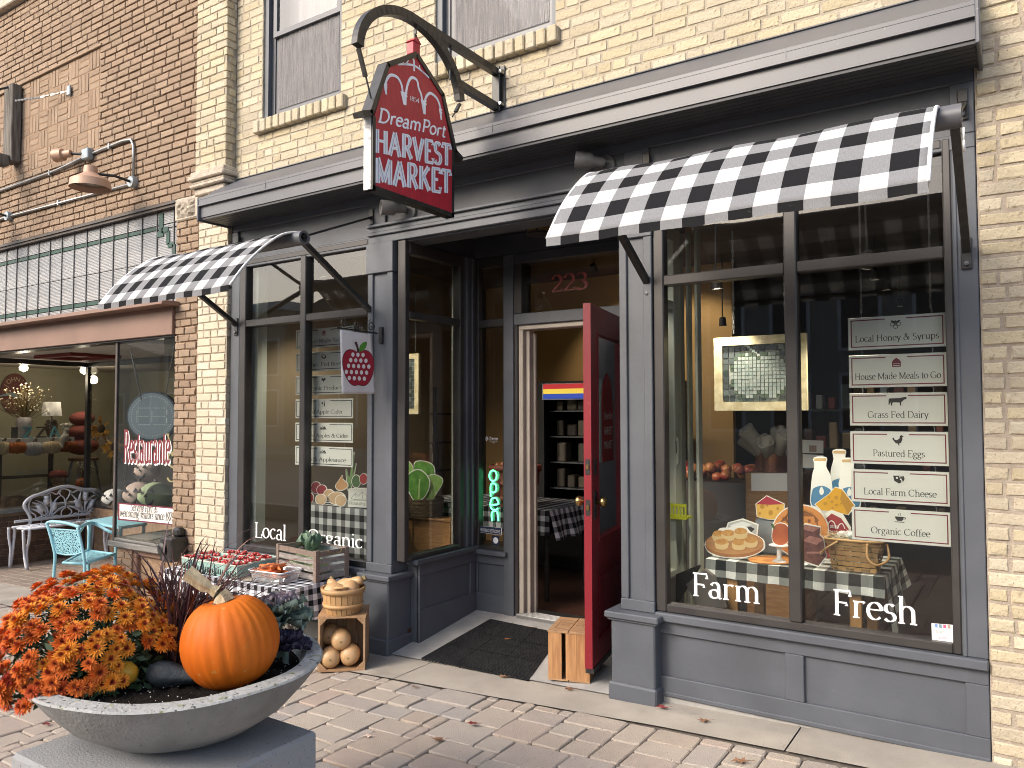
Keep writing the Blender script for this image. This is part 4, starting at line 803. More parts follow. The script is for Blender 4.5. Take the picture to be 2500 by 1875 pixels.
c = atY('n', 1026, 598, .22); ld = thing('led_sign', 'round blue-grey unlit dotted sign hanging on chains in the corner case', 'sign', c)
r_ = .24; b = MB(); b.lathe([(.0, 0), (r_, 0), (r_, .09), (0, .09)], c-Vector((0, 0, 0)), 40, (-.62, .78, 0)); b.build('case', 'led_rim', ld, smooth=True, angle=40)
axn = Vector((.62, -.78, 0)).normalized(); uu = ZU.cross(axn).normalized()*-1
if uu.x < 0: uu = -uu
b = MB(); b.lathe([(0, .001), (r_*.93, .001), (r_*.93, .004), (0, .004)], c, 40, axn); b.build('face', 'led_face', ld)
b = MB()
pts = [(.8*r_*math.cos(R(a)), .8*r_*math.sin(R(a))) for a in range(0, 360, 7)]
for (x0, y0, x1, y1) in ((-.12, .08, -.02, .08), (-.14, .05, -.14, -.05), (-.12, -.08, -.02, -.08), (0, .05, 0, -.05), (.02, .08, .12, .08), (.14, .06, .14, .02), (.02, 0, .12, 0), (.14, -.02, .14, -.06), (.02, -.08, .12, -.08), (-.12, 0, -.04, 0)):
    for i in range(7): pts.append((x0+(x1-x0)*i/6, y0+(y1-y0)*i/6))
for x, y_ in pts: b.lathe([(.0055, .004), (0, .007)], c+uu*x+ZU*y_, 5, axn)
b.build('dots', 'led_dot', ld, kind='stuff')
for s_, e_ in ((atY('n', 955, 490, .1), atY('n', 880, 145, .1)), (atY('n', 1115, 460, .12), atY('n', 1185, 85, .12))):
    b = MB(); n_ = 34
    for i in range(n_): b.bar(s_.lerp(e_, i/n_), s_.lerp(e_, (i+.85)/n_), .012 if i % 2 else .006, .006 if i % 2 else .012)
    b.build('hanging_chain', 'chain_metal', ld, kind='stuff')
mat('gilt_red', (.16, .015, .02), .5)
rl = thing('window_lettering', 'burgundy and white word Restaurante on the corner case glass', 'lettering', atY('n', 990, 915, -.004)); o_ = atY('n', 832, 910, -.002); e_ = atY('n', 1150, 915, -.002)
letter('shadow_letters', 'Restaurante', o_+Vector((.012, 0, -.012)), e_-o_, ZU, .3, 'vinyl_white', rl, thick=14, thin=8, fit=(e_-o_).length, nib=0)
letter('letters', 'Restaurante', o_+Vector((0, -.002, 0)), e_-o_, ZU, .3, 'gilt_red', rl, thick=13, thin=6, fit=(e_-o_).length, nib=0)
mat('gold_leaf', (.34, .3, .16), .35, .4)
gl_ = thing('gilt_letter', 'old gilt letter S fading on the corner case glass', 'lettering', atY('n', 1150, 1030, 0)); o_ = atY('n', 1115, 1035, -.002); letter('letter', 'S', o_, XU, ZU, .26, 'gold_leaf', gl_, thick=8, thin=3)
gl2 = thing('gilt_letter', 'old gilt letter N partly hidden behind the last e of the red word', 'lettering', atY('n', 1150, 830, 0)); o_ = atY('n', 1120, 865, -.0015); letter('letter', 'V', o_, XU, ZU, .2, 'gold_leaf', gl2, thick=8, thin=3)
b = MB(); b.plate([atZ('n', 850, 1412, .395), atZ('n', 1010, 1438, .395), atZ('n', 1190, 1390, .395), atZ('n', 1050, 1378, .395)], (0, 0, .004)); tag(b.build('paper', 'sign_cream'), 'loose papers lying on the deck of the corner display case', 'papers')
def jack(c, r, m, lab, face='black_metal', dirv=(.5, -1, 0)):
    t = thing('jack_o_lantern', lab, 'pumpkin', c-Vector((0, 0, r*.8))); b = MB(); n = 30; prof = [(math.sin(R(a)), -math.cos(R(a))*.82) for a in range(0, 181, 12)]
    V = []; F = []
    for s_, h in prof:
        for k in range(n): a = 2*math.pi*k/n; q = r*s_*(1-.07*abs(math.cos(a*5))**.5*1); V.append((c.x+q*math.cos(a), c.y+q*math.sin(a), c.z+h*r))
    for i in range(len(prof)-1):
        for k in range(n): F.append((i*n+k, i*n+(k+1) % n, (i+1)*n+(k+1) % n, (i+1)*n+k))
    b.add(V, F); b.build('body', m, t, smooth=True); d = Vector(dirv).normalized(); s_ = ZU.cross(d); b = MB()
    for sx, sz, w in ((-.35, .28, .16), (.35, .28, .16), (0, .05, .1)): o = c+d*r*.97*(1 if sx == 0 else .93)+s_*sx*r+ZU*sz*r; b.plate([o-s_*w*r, o+s_*w*r, o+ZU*w*1.6*r], d*.01)
    pts_ = [(-.5, -.1), (-.3, -.3), (0, -.4), (.3, -.3), (.5, -.1), (.3, -.48), (0, -.58), (-.3, -.48)]; b.plate([c+d*r*.9+s_*x*r+ZU*z*r for x, z in pts_], d*.03); b.build('face', face, t)
    b = MB(); b.tube([c+ZU*r*.75, c+ZU*r*1.0], [r*.12, r*.09], 7); b.build('stem', 'weathered_wood', t)
mat('pale_green', (.3, .36, .2), .7, c2=(.24, .3, .17), vs=5); mat('pale_pink', (.36, .27, .22), .7); mat('jack_orange', (.5, .13, .02), .6); mat('jack_white', (.45, .45, .42), .6)
jack(atY('n', 1048, 1138, .45)+Vector((0, 0, .0)), .175, 'pale_green', 'pale green carved pumpkin in the corner case'); jack(atY('n', 940, 1128, .6), .17, 'pale_pink', 'pale pink ghost pumpkin left of the green one'); jack(atY('n', 995, 965, .7), .14, 'pale_pink', 'dim carved pumpkin above the pale green one'); jack(atY('n', 770, 1152, 1.3), .15, 'jack_white', 'white pumpkin with black scrolls beside the bench')
# ---- window display left of the restaurant entry
def onX(v, x, y, X): return atX(v, x, y, X)
XD = -11.2
mat('runner', (.6, .6, .58), .8); mat('maroon_oval', (.11, .018, .013), .6); mat('oval_text', (.42, .34, .18), .6); mat('mer_blue', (.16, .24, .28), .6); mat('skin_cream', (.5, .42, .33), .7)
c = onX('p', 208, 445, -12.46); ov = thing('oval_logo', 'dark maroon oval pizzeria sign on the wall behind the display', 'sign', c); e1 = onX('p', 10, 445, -12.46); e2 = onX('p', 208, 175, -12.46); ry, rz_ = abs(e1.y-c.y), abs(e2.z-c.z)
b = MB(); b.plate([Vector((-12.49, c.y+x, c.z+z)) for x, z in ell(0, 0, ry, rz_, n=40)], (.02, 0, 0)); b.build('board', 'maroon_oval', ov)
def ring_text(s_, a0, a1, k, flip=False):
    for i, ch_ in enumerate(s_):
        a = a0+(a1-a0)*i/(len(s_)-1); p = Vector((-12.468, c.y+ry*k*math.cos(R(a)), c.z+rz_*k*math.sin(R(a)))); rad = Vector((0, math.cos(R(a)), math.sin(R(a)))); tan = Vector((0, math.sin(R(a)), -math.cos(R(a))))
        if flip: rad, tan = -rad, -tan
        sans('letter', ch_, p, tan, rad, rz_*.22, 'oval_text', ov, lift=.002)
ring_text("JOHN'S", 150, 30, .62); ring_text('PIZZA', 215, 325, .82, True)
P = [(0, 470), (60, 450), (150, 430), (200, 445), (260, 480), (240, 515), (190, 500), (120, 475), (40, 480), (0, 490)]; b = MB(); b.plate([onX('p', *q, -12.462) for q in P], (.006, 0, 0)); b.build('wave', 'mer_blue', ov)
P = [(250, 470), (300, 440), (340, 425), (375, 450), (430, 440), (380, 470), (460, 495), (460, 520), (300, 515), (260, 510)]; b = MB(); b.plate([onX('p', *q, -12.458) for q in P], (.006, 0, 0)); b.build('figure', 'skin_cream', ov)
# shelf with runner
z_s = onX('p', 300, 1055, XD).z; sh = thing('display_shelf', 'dark shelf with white runner in the restaurant window', 'shelf', (XD, .9, z_s)); ya, yb = onX('p', -60, 1055, XD).y, onX('p', 1000, 1055, XD).y
b = MB(); b.box((XD-.3, ya, z_s-.03), (XD, yb, z_s-.004)); b.build('board', 'steel_dark', sh); b = MB(); b.grid(lambda u, v: (XD+.006+.006*math.sin(u*40), ya+(yb-ya)*u, z_s-v*.075-.01*math.sin(u*23)*v), 60, 2); b.build('runner', 'runner', sh, smooth=True)
b = MB(); b.box((XD-.3, ya, z_s-.002), (XD+.006, yb, z_s+.003)); b.build('runner_top', 'runner', sh)
for yy in (ya+.1, yb-.25): b = MB(); b.box((XD-.2, yy, .36), (XD-.15, yy+.05, z_s-.03)); b.build('leg', 'steel_dark', sh)
z2 = onX('p', 300, 1570, XD).z; b = MB(); b.box((XD-.3, ya, z2-.02), (XD, yb-.2, z2)); b.build('board', 'steel_dark', sh)
# garland pumpkins hanging from the shelf
mat('felt_orange', (.34, .1, .025), .9); mat('felt_cream', (.5, .4, .26), .9); mat('felt_grey', (.42, .4, .4), .9, c2=(.35, .33, .34), vs=30); mat('felt_rust', (.24, .06, .015), .9)
for (x, y_, w, h, m, nm) in ((40, 1185, 75, 95, 'felt_cream', 'cream'), (225, 1180, 115, 80, 'felt_orange', 'orange'), (455, 1195, 110, 95, 'felt_grey', 'grey'), (690, 1175, 115, 85, 'felt_cream', 'tan'), (920, 1165, 110, 75, 'felt_rust', 'rust')):
    c = onX('p', x, y_, XD+.03); sx = abs(onX('p', x+w, y_, XD).y-c.y); sz = abs(onX('p', x, y_+h, XD).z-c.z); t = thing('felt_pumpkin', '%s felt pumpkin hanging in the garland under the white runner' % nm, 'pumpkin', c, 'felt pumpkin garland')
    for q in (-.62, .62, -.32, .32, 0): b = MB(); b.lathe([(math.sin(R(a))*sx*.42, -math.cos(R(a))*sz*(1-.15*abs(q))) for a in range(0, 181, 20)], (c.x+.02-.03*abs(q), c.y+q*sx, c.z), 10); b.build('lobe', m, t, smooth=True)
    b = MB(); b.tube([c+Vector((0, 0, sz*.9)), c+Vector((.01, .03, sz*1.4))], [.022, .015], 6); b.build('stem', 'weathered_wood', t)
# letters, vase, lamp, mermaid, stool etc.
mat('teal_letter', (.1, .3, .36), .6); mat('dark_letter', (.06, .06, .06), .6)
for (x, ch_, m, nm) in ((200, 'I', 'dark_letter', 'dark letter I standing left of the teal Z'), (375, 'Z', 'teal_letter', 'teal wooden letter Z on the restaurant shelf'), (560, 'Z', 'dark_letter', 'dark letter Z right of the teal Z'), (742, 'A', 'teal_letter', 'teal wooden letter A on the restaurant shelf')):
    o_ = onX('p', x, 1045, XD-.05); cap_ = onX('p', x, 885, XD-.05).z-o_.z; t = sans('shelf_letter', ch_, (o_.x, o_.y, z_s+.004), YU, ZU, cap_, m, None, fit=abs(onX('p', x+70, 1045, XD).y-onX('p', x-70, 1045, XD).y) if ch_ != 'I' else .07)
    md = t.modifiers.new('thick', 'SOLIDIFY'); md.thickness = .025; tag(t, nm, 'letter', 'wooden letters on the shelf')
c = onX('p', 690, 1045, XD-.15); c.z = z_s+.004; tl = thing('table_lamp', 'table lamp with white drum shade on the restaurant shelf', 'lamp', c); zt = onX('p', 690, 560, XD-.15).z; zb = onX('p', 690, 750, XD-.15).z; rr = abs(onX('p', 825, 750, XD-.15).y-c.y)
b = MB(); b.lathe([(rr, zb-c.z), (rr*.83, zt-c.z), (rr*.81, zt-c.z), (rr*.97, zb-c.z)], c, 28, caps=False); b.build('shade', 'white', tl, smooth=True)
mat('lamp_base', (.05, .035, .03), .4, c2=(.3, .25, .2), vs=60, lo=.55, hi=.62); b = MB(); b.lathe([(.05, 0), (.06, .01), (.05, .03), (.075, .1), (.085, .18), (.06, .24), (.012, .26), (.012, zb-c.z+.02), (0, zb-c.z+.02)], c, 18); b.build('base', 'lamp_base', tl, smooth=True)
c = onX('p', 320, 1045, XD-.18); c.z = z_s+.004; vf = thing('dried_flowers', 'vase of dried white flowers in front of the oval sign', 'flowers', c); b = MB(); b.lathe([(.05, 0), (.09, .1), (.1, .2), (.08, .28)], c, 16); b.build('vase', 'felt_grey', vf, smooth=True)
mat('dry_stem', (.16, .12, .05), .9); mat('dry_bloom', (.55, .5, .36), .9); rnd = random.Random(6); b = MB(); b2 = MB()
for i in range(110):
    a = rnd.uniform(0, 6.28); q = rnd.uniform(.05, .36); h = .28+rnd.uniform(.1, .5)*(1-.5*q); e = c+Vector((.5*q*math.cos(a), q*math.sin(a), h)); b.tube([c+Vector((0, 0, .26)), c+Vector((.2*q*math.cos(a), .5*q*math.sin(a), h*.75)), e], .003, 3)
    s_ = rnd.uniform(.008, .018); b2.lathe([(0, -s_), (s_, 0), (0, s_)], e, 5)
b.build('stems', 'dry_stem', vf, kind='stuff'); b2.build('blooms', 'dry_bloom', vf, kind='stuff')
mat('figurine', (.55, .53, .48), .5); c = onX('p', 880, 1040, XD); mm_ = thing('mermaid_figurine', 'white mermaid figurine sitting on the shelf edge', 'figurine', Vector((c.x, c.y, z_s)))
def Fp(x, y_): return onX('p', x, y_, XD+.06)
b = MB(); b.tube(spline([Fp(893, 900), Fp(893, 940), Fp(885, 985), Fp(880, 1025), Fp(850, 1050), Fp(845, 1110), Fp(835, 1150), Fp(820, 1180)], 4), [.02, .022, .03, .037, .04, .036, .034, .034, .036, .04, .044, .047, .048, .048, .046, .044, .042, .04, .038, .034, .03, .026, .024, .022, .022, .03, .03, .03, .03][:29], 9)
b.lathe([(0, -.035), (.026, -.02), (.032, 0), (.024, .025), (0, .034)], Fp(897, 875), 12)
for s_ in (-1, 1): b.tube(spline([Fp(893+s_*22, 925), Fp(893+s_*55, 900), Fp(893+s_*72, 872), Fp(893+s_*30, 862)], 4), .011, 6)
b.build('body', 'figurine', mm_, smooth=True); b = MB(); b.plate([Fp(*q) for q in ((820, 1130), (790, 1140), (755, 1165), (760, 1200), (790, 1205), (820, 1185), (860, 1180), (885, 1210), (905, 1205), (880, 1160), (850, 1135))], (.015, 0, 0)); b.build('tail_fin', 'figurine', mm_)
jack(onX('p', 1120, 1640, XD+.2)+Vector((0, 0, -.02)), .1, 'jack_orange', 'small orange jack-o-lantern pot behind the bench', dirv=(1, -.4, 0))
c = onX('p', 1120, 1560, XD+.2); b = MB(); b2 = MB(); vf = thing('dried_flowers', 'bunch of small white flowers standing in the orange jack-o-lantern', 'flowers', c)
for i in range(60):
    a = rnd.uniform(0, 6.28); q = rnd.uniform(.02, .14); e = c+Vector((.5*q*math.cos(a), q*math.sin(a), rnd.uniform(.03, .2))); b.tube([c-Vector((0, 0, .04)), e], .0025, 3); s_ = rnd.uniform(.006, .013); b2.lathe([(0, -s_), (s_, 0), (0, s_)], e, 5)
b.build('stems', 'dry_stem', vf, kind='stuff'); b2.build('blooms', 'dry_bloom', vf, kind='stuff')
st = thing('wooden_stool', 'wooden stool in the restaurant window behind the jack-o-lantern', 'stool', onX('p', 1120, 1640, XD-.1)); mat('stool_wood', (.2, .11, .05), .6); t0 = onX('p', 1130, 1330, XD-.1); b = MB(); b.lathe([(0, -.02), (.2, -.02), (.2, .02), (0, .02)], t0, 20); b.build('seat', 'stool_wood', st)
for sx, sy in ((-.15, -.15), (.15, -.15), (-.15, .15), (.15, .15)): b = MB(); b.tube([t0+Vector((sx*.7, sy*.7, -.02)), Vector((t0.x+sx*1.2, t0.y+sy*1.3, .36))], .02, 7); b.build('leg', 'felt_grey', st)
mat('felt_red', (.2, .05, .04), .9)
for k, (y_, r_) in enumerate(((785, .17), (965, .2), (1150, .22))):
    c = onX('p', 1110, y_, XD-.35); t = thing('stacked_pumpkin', ('top', 'middle', 'lowest')[k]+' of three dull red pumpkins stacked beside the dark window post', 'pumpkin', c, 'stack of dull red pumpkins'); b = MB()
    b.lathe([(math.sin(R(a))*r_, -math.cos(R(a))*r_*.62) for a in range(0, 181, 15)], c, 18); b.build('body', 'felt_red', t, smooth=True)
mat('petal_yellow', (.62, .3, .01), .7, rnd=.15); mat('seed_brown', (.06, .03, .012), .9)
for k, (x, y_) in enumerate(((1365, 920), (1545, 1170))):
    c = atY('p', x, y_, 1.7); t = thing('sunflower', ('upper' if k == 0 else 'lower')+' yellow sunflower behind the restaurant glass', 'sunflower', c); d = Vector((.5, -1, .1)).normalized(); s_ = ZU.cross(d).normalized(); u_ = d.cross(s_); b = MB(); rnd = random.Random(k)
    for i in range(34):
        a = rnd.uniform(0, 6.28); l = rnd.uniform(.13, .19); e = (s_*math.cos(a)+u_*math.sin(a)); w = (s_*-math.sin(a)+u_*math.cos(a))*.02; q = d*rnd.uniform(-.02, .05); b.poly([c+e*.05, c+e*l*.6+w+q, c+e*l+q, c+e*l*.6-w+q])
    b.build('petals', 'petal_yellow', t, kind='stuff'); b = MB(); b.lathe([(.06, 0), (.05, .02), (0, .025)], c, 14, d); b.build('centre', 'seed_brown', t, smooth=True); b = MB(); b.tube([c, c+Vector((.1, .1, -.4)), c+Vector((.05, .1, -1.2))], .012, 6); b.build('stem', 'dry_stem', t)
wr_ = thing('chilli_swag', 'dark red dried swag hanging on the restaurant back wall', 'swag', atY('p', 1375, 650, 3.18)); b = MB(); rnd = random.Random(9); c = atY('p', 1375, 530, 3.15)
for i in range(60): x = rnd.uniform(-.17, .17); z0 = -rnd.uniform(.0, .4); b.tube([c+Vector((x*.6, rnd.uniform(-.05, .02), z0)), c+Vector((x, rnd.uniform(-.05, .02), z0-.3))], .018, 4)
b.build('strands', 'felt_red', wr_, kind='stuff')
mat('bulb_glow', (.8, .8, .75), .3, emit=(1, .85, .6), es=.6)
for x, y_, nm in ((320, 95, 'round white bulb above the oval sign'), (1135, 130, 'round white bulb beside the dark window post')): c = onX('p', x, y_, XD); t = thing('light_bulb', nm, 'bulb', c); b = MB(); b.lathe([(0, -.06), (.05, -.035), (.058, 0), (.035, .04), (.02, .06)], c, 14); b.build('globe', 'bulb_glow', t, smooth=True); b = MB(); b.lathe([(.025, .055), (.025, .4)], c, 10); b.build('socket', 'white', t); l = bpy.data.lights.new('bulb_light', 'POINT'); l.energy = 4.5; l.color = (1, .85, .65); l.shadow_soft_size = .06; o = bpy.data.objects.new('bulb_light', l); COL.objects.link(o); o.parent = t; o.matrix_parent_inverse = WMAT(t).inverted(); o.location = c-Vector((0, 0, .13))
mat('doll_straw', (.4, .3, .15), .9, c2=(.3, .1, .06), vs=20); c = onX('p', 785, 1620, XD+.15); t = thing('scarecrow_doll', 'straw scarecrow doll with patched cap behind the bench', 'doll', c); b = MB(); b.lathe([(0, -.3), (.14, -.25), (.12, -.1), (.06, -.06), (.1, 0), (.1, .06), (.0, .1)], c, 14); b.build('body', 'doll_straw', t, smooth=True); b = MB(); b.lathe([(.13, .05), (.11, .09), (.09, .13), (0, .15)], c, 14); b.build('cap', 'felt_red', t, smooth=True)
so_ = sans('window_motto', 'this FOOD', onX('p', 430, 1530, XD+.01), YU, ZU, .06, 'mer_blue', None, fit=.4); tag(so_, 'blue motto board letters reading this FOOD under the felt pumpkins', 'lettering')
# ---- bench, chair and table in front of the restaurant
mat('bench_metal', (.5, .51, .55), .45, .15, c2=(.6, .61, .64), vs=7, bump=.4, bs=60)
XB = -10.22; bn = thing('garden_bench', 'ornate grey cast metal bench with tulip backrest in the restaurant entry', 'bench', (-10.1, .9, zg(-10.1)))
def Bp(x, y_, X=None): return atX('b', x, y_, XB if X is None else X)
b = MB(); b.tube(spline([Bp(*q) for q in ((200, 740), (225, 640), (190, 540), (130, 440), (140, 370), (230, 290), (420, 220), (560, 165), (700, 125), (820, 112), (930, 130), (1060, 160), (1220, 165), (1340, 215), (1400, 290), (1395, 370), (1350, 450), (1345, 530), (1390, 610))], 5), .021, 8); b.build('back_frame', 'bench_metal', bn, smooth=True)
b = MB()
for L_ in ([(210, 360), (250, 300), (330, 260), (430, 250), (500, 240)], [(205, 360), (195, 450), (230, 520), (300, 570), (310, 640), (350, 610), (420, 600), (450, 640)], [(480, 245), (560, 210), (640, 240), (700, 170), (760, 150), (850, 190), (830, 270), (790, 330), (780, 400)], [(850, 180), (900, 210), (980, 170), (1040, 190)], [(1060, 200), (1180, 190), (1290, 250), (1340, 310), (1350, 400), (1290, 450), (1260, 500), (1290, 550)], [(700, 180), (690, 240), (760, 300), (770, 370), (780, 440), (720, 500), (720, 590), (790, 590), (870, 540), (870, 490), (810, 440)], [(560, 610), (640, 575), (720, 600)], [(860, 590), (940, 540), (1010, 570)], [(1130, 560), (1150, 515), (1220, 520), (1290, 550)]):
    b.tube(spline([Bp(*q) for q in L_], 5), .0095, 6)
b.build('scrollwork', 'bench_metal', bn, smooth=True)
def leafp(pts_, w): # a leaf along a line
    P = spline([Bp(*q) for q in pts_], 4); n = len(P); V = []; 
    for i, p in enumerate(P):
        t_ = (P[min(n-1, i+1)]-P[max(0, i-1)]).normalized(); nrm = Vector((0, -t_.z, t_.y)); ww = w*math.sin(math.pi*(i+.6)/(n+.2)); V += [p+nrm*ww+Vector((.004, 0, 0)), p-nrm*ww+Vector((.004, 0, 0)), p+Vector((.016, 0, 0))]
    q = MB(); F = []
    for i in range(n-1): F += [(3*i, 3*i+3, 3*i+5, 3*i+2), (3*i+2, 3*i+5, 3*i+4, 3*i+1), (3*i+1, 3*i+4, 3*i+3, 3*i)]
    return q.add(V, F)
for pts_, w in (([(490, 600), (420, 560), (330, 500), (220, 470)], .016), ([(490, 590), (440, 470), (340, 400), (240, 370)], .016), ([(500, 600), (490, 480), (430, 390), (290, 330)], .012), ([(510, 590), (560, 440), (540, 340), (535, 240)], .018), ([(520, 600), (580, 480), (610, 350), (680, 270)], .014), ([(540, 600), (640, 500), (720, 450), (780, 430)], .016), ([(540, 600), (620, 410), (700, 380), (800, 370)], .014), ([(1060, 550), (980, 480), (900, 440), (800, 420)], .016), ([(1070, 550), (1030, 430), (960, 330), (860, 230)], .016), ([(1060, 550), (990, 400), (900, 360), (820, 360)], .012), ([(1080, 550), (1010, 400), (1000, 300), (1020, 200)], .018), ([(1090, 550), (1090, 400), (1180, 290), (1290, 240)], .016), ([(1100, 550), (1160, 400), (1230, 340), (1300, 270)], .016), ([(1100, 560), (1200, 470), (1280, 420), (1340, 340)], .016)):
    leafp(pts_, w).build('tulip_leaf', 'bench_metal', bn)
for x, y_, a in ((470, 335, 0), (590, 430, 10), (370, 470, -25), (1090, 270, 0), (970, 390, -20), (1185, 390, 25)):
    c = Bp(x, y_); ax = Vector((0, math.sin(R(a)), math.cos(R(a)))); b = MB(); b.lathe([(0, -.06), (.026, -.045), (.036, -.01), (.03, .03), (.036, .055), (.02, .04), (0, .03)], c+Vector((.012, 0, 0)), 9, ax); b.tube([c-ax*.05, c-ax*.05+Vector((0, 0, -.16))], .006, 5); b.build('tulip', 'bench_metal', bn, smooth=True)
yA, yZ = .40, 1.42; zs_ = .2
b = MB(); b.tube([(XB, yA+.05, zs_+.06), (XB, yZ-.06, zs_+.06)], .018, 8); b.build('back_rail', 'bench_metal', bn)
b = MB()
for i in range(3): b.tube([(XB+.05+i*.15, yA, zs_), (XB+.05+i*.15, yZ, zs_)], .016, 7)
for i in range(9):
    yy = yA+.04+i*(yZ-yA-.08)/8; b.tube(spline([(XB+.03, yy, zs_), (XB+.12, yy+.05, zs_), (XB+.2, yy-.05, zs_), (XB+.35, yy+.03, zs_)], 4), .01, 5); b.tube(spline([(XB+.03, yy+.06, zs_), (XB+.15, yy-.02, zs_), (XB+.25, yy+.08, zs_), (XB+.35, yy+.0, zs_)], 4), .01, 5)
b.build('seat', 'bench_metal', bn, smooth=True)
for yy in (yA+.02, yZ-.04):
    for xx, dx in ((XB+.36, .06), (XB+.0, -.04)):
        g = zg(xx)+.006
        for s_ in (-1, 1): b = MB() if s_ < 0 else b; b.tube(spline([(xx, yy+s_*.035, zs_), (xx+dx*.1, yy+s_*.03, zs_-.12), (xx-dx*.2, yy+s_*.012, zs_-.28), (xx+dx*.6, yy, g+.012)], 4), [.018]*5+[.016]*4+[.02]*4, 7)
        b.build('leg', 'bench_metal', bn, smooth=True)
mat('turquoise', (.23, .47, .53), .45, c2=(.26, .5, .56), vs=4)
def mesh_sheet(name):       # perforated sheet metal
    m = mat(name, (.23, .47, .53), .5); t = m.node_tree; bs_ = t.nodes['Principled BSDF']; tc = _n(t, 'ShaderNodeTexCoord'); vo = _n(t, 'ShaderNodeTexVoronoi'); vo.inputs['Scale'].default_value = 85
    t.links.new(tc.outputs['Object'], vo.inputs['Vector']); g = _n(t, 'ShaderNodeMath', operation='GREATER_THAN'); g.inputs[1].default_value = .38; t.links.new(vo.outputs['Distance'], g.inputs[0]); t.links.new(g.outputs[0], bs_.inputs['Alpha']); return m
mesh_sheet('turquoise_mesh')
zc_ = zg(-7.7); sz_ = zc_+.44
A_ = atZ('b', 745, 1330, sz_); B_ = atZ('b', 1080, 1345, sz_); C_ = atZ('b', 1560, 1190, sz_); D_ = atZ('b', 1120, 1130, sz_)
chr_ = thing('metal_chair', 'turquoise metal armchair with perforated back before the restaurant entry', 'chair', Vector((A_.x, A_.y, zc_)))
ctr = (A_+B_+C_+D_)/4
b = MB(); b.poly([A_, B_, C_, D_]); b.build('seat', 'turquoise_mesh', chr_); b = MB(); b.tube([A_, B_, C_, D_], .013, 8, closed=True); b.build('seat_rim', 'turquoise', chr_, smooth=True)
dep = MW[:, 2] @ (np.array(A_)-CAM)
def Dp(x, y_, k=0.): # on the chair back, a vertical plane through A_ and B_
    ox, oy, s_ = VIEW['b']; d = MW @ np.array([ox+x*s_-CX, oy+y_*s_-CY, FPX]); nrm = np.array([-(B_-A_).y, (B_-A_).x, 0]); nrm /= np.linalg.norm(nrm); p0 = np.array(A_)+nrm*k; t_ = (nrm @ (p0-CAM))/(nrm @ d); return Vector(CAM+t_*d)
legL = [Dp(490, 720), Dp(530, 850), Dp(610, 1180), Dp(605, 1400), Vector((Dp(560, 1700).x, Dp(560, 1700).y, zc_))]; legR = [Dp(975, 770), Dp(1020, 980), Dp(1075, 1250), Dp(1085, 1500), Vector((Dp(1085, 1700).x, Dp(1085, 1700).y, zc_))]
for L_ in (legL, legR): b = MB(); b.tube(spline(L_, 5), .0145, 8); b.build('leg', 'turquoise', chr_, smooth=True)
b = MB(); b.tube(spline([Dp(490, 725), Dp(500, 690), Dp(580, 675), Dp(750, 690), Dp(900, 725), Dp(1000, 760)], 5)+spline([Dp(1000, 760), C_+Vector((-.18, -.12, .3)), C_+Vector((0, -.05, .22)), C_+Vector((.02, .02, .2))], 5), .0155, 8); b.build('arm', 'turquoise', chr_, smooth=True)
b = MB(); b.tube(spline([Dp(1000, 845), D_+Vector((-.02, 0, .27)), D_+Vector((.03, 0, .2)), D_+Vector((.03, 0, 0))], 5), .0145, 8); b.build('arm', 'turquoise', chr_, smooth=True)
b = MB(); Q = [Dp(*q, .004) for q in ((520, 790), (740, 800), (975, 815), (1010, 960), (1045, 1160), (950, 1195), (790, 1200), (650, 1175), (590, 1000))]; b.poly(Q); b.build('backrest', 'turquoise_mesh', chr_); b = MB(); b.tube(Q, .008, 6, closed=True); b.build('backrest_rim', 'turquoise', chr_, smooth=True)
for p in (C_, D_): b = MB(); b.tube([p, Vector((p.x+.02, p.y+.03, zc_))], .0145, 8); b.build('leg', 'turquoise', chr_, smooth=True)
zt_ = zg(-7.9)+.72; A_ = atZ('b', 1115, 655, zt_); t_b = thing('cafe_table', 'square turquoise metal cafe table behind the turquoise chair', 'table', (A_.x+.4, A_.y+.2, zg(-7.9)))
T = [A_, atZ('b', 1665, 755, zt_), atZ('b', 2080, 690, zt_), atZ('b', 1590, 575, zt_)]; b = MB(); b.plate(T, (0, 0, -.025)); b.build('table_top', 'turquoise', t_b)
cc = (T[0]+T[1]+T[2]+T[3])/4
for p in T: q = p.lerp(cc, .12); b = MB(); b.tube([Vector((q.x, q.y, zt_-.02)), Vector((q.x+(p.x-cc.x)*.05, q.y+(p.y-cc.y)*.05, zg(q.x)+.005))], .016, 8); b.build('leg', 'turquoise', t_b)
# ================================================================== hanging barn sign and its bracket
def strip(b, P, w, nrm, off=0., closed=False):
    P = [Vector(p)+Vector(nrm)*off for p in P]; n = len(P); V = []; ws = w if hasattr(w, '__len__') else [w]*n; nr = Vector(nrm)
    for i in range(n):
        a = P[(i-1) % n] if closed or i else P[i]; c = P[(i+1) % n] if closed or i < n-1 else P[i]; s_ = nr.cross((c-a).normalized()); V += [P[i]+s_*ws[i]/2, P[i]-s_*ws[i]/2]
    b.add(V, [(2*i, 2*i+1, (2*i+3) % (2*n), (2*i+2) % (2*n)) for i in range(n if closed else n-1)]); return b
XS = -2.783; YC = -.84
mat('sign_red', (.46, .02, .035), .42, c2=(.36, .014, .026), vs=16, strz=(1, 9, .8), bump=.5, bs=40); mat('sign_black', (.014, .013, .012), .4, c2=(.03, .027, .023), vs=20); mat('sign_white', (.85, .87, .92), .5, c2=(.72, .75, .82), vs=30); mat('old_white', (.62, .62, .6), .7, c2=(.2, .2, .2), vs=30, lo=.55, hi=.75); mat('inline_blue', (.22, .25, .33), .5)
hs_ = thing('hanging_sign', 'red barn-shaped hanging shop sign with white lettering', 'sign', (XS, YC, 2.72))
def YZ(y, z, x=XS): return Vector((x, YC+y, z))
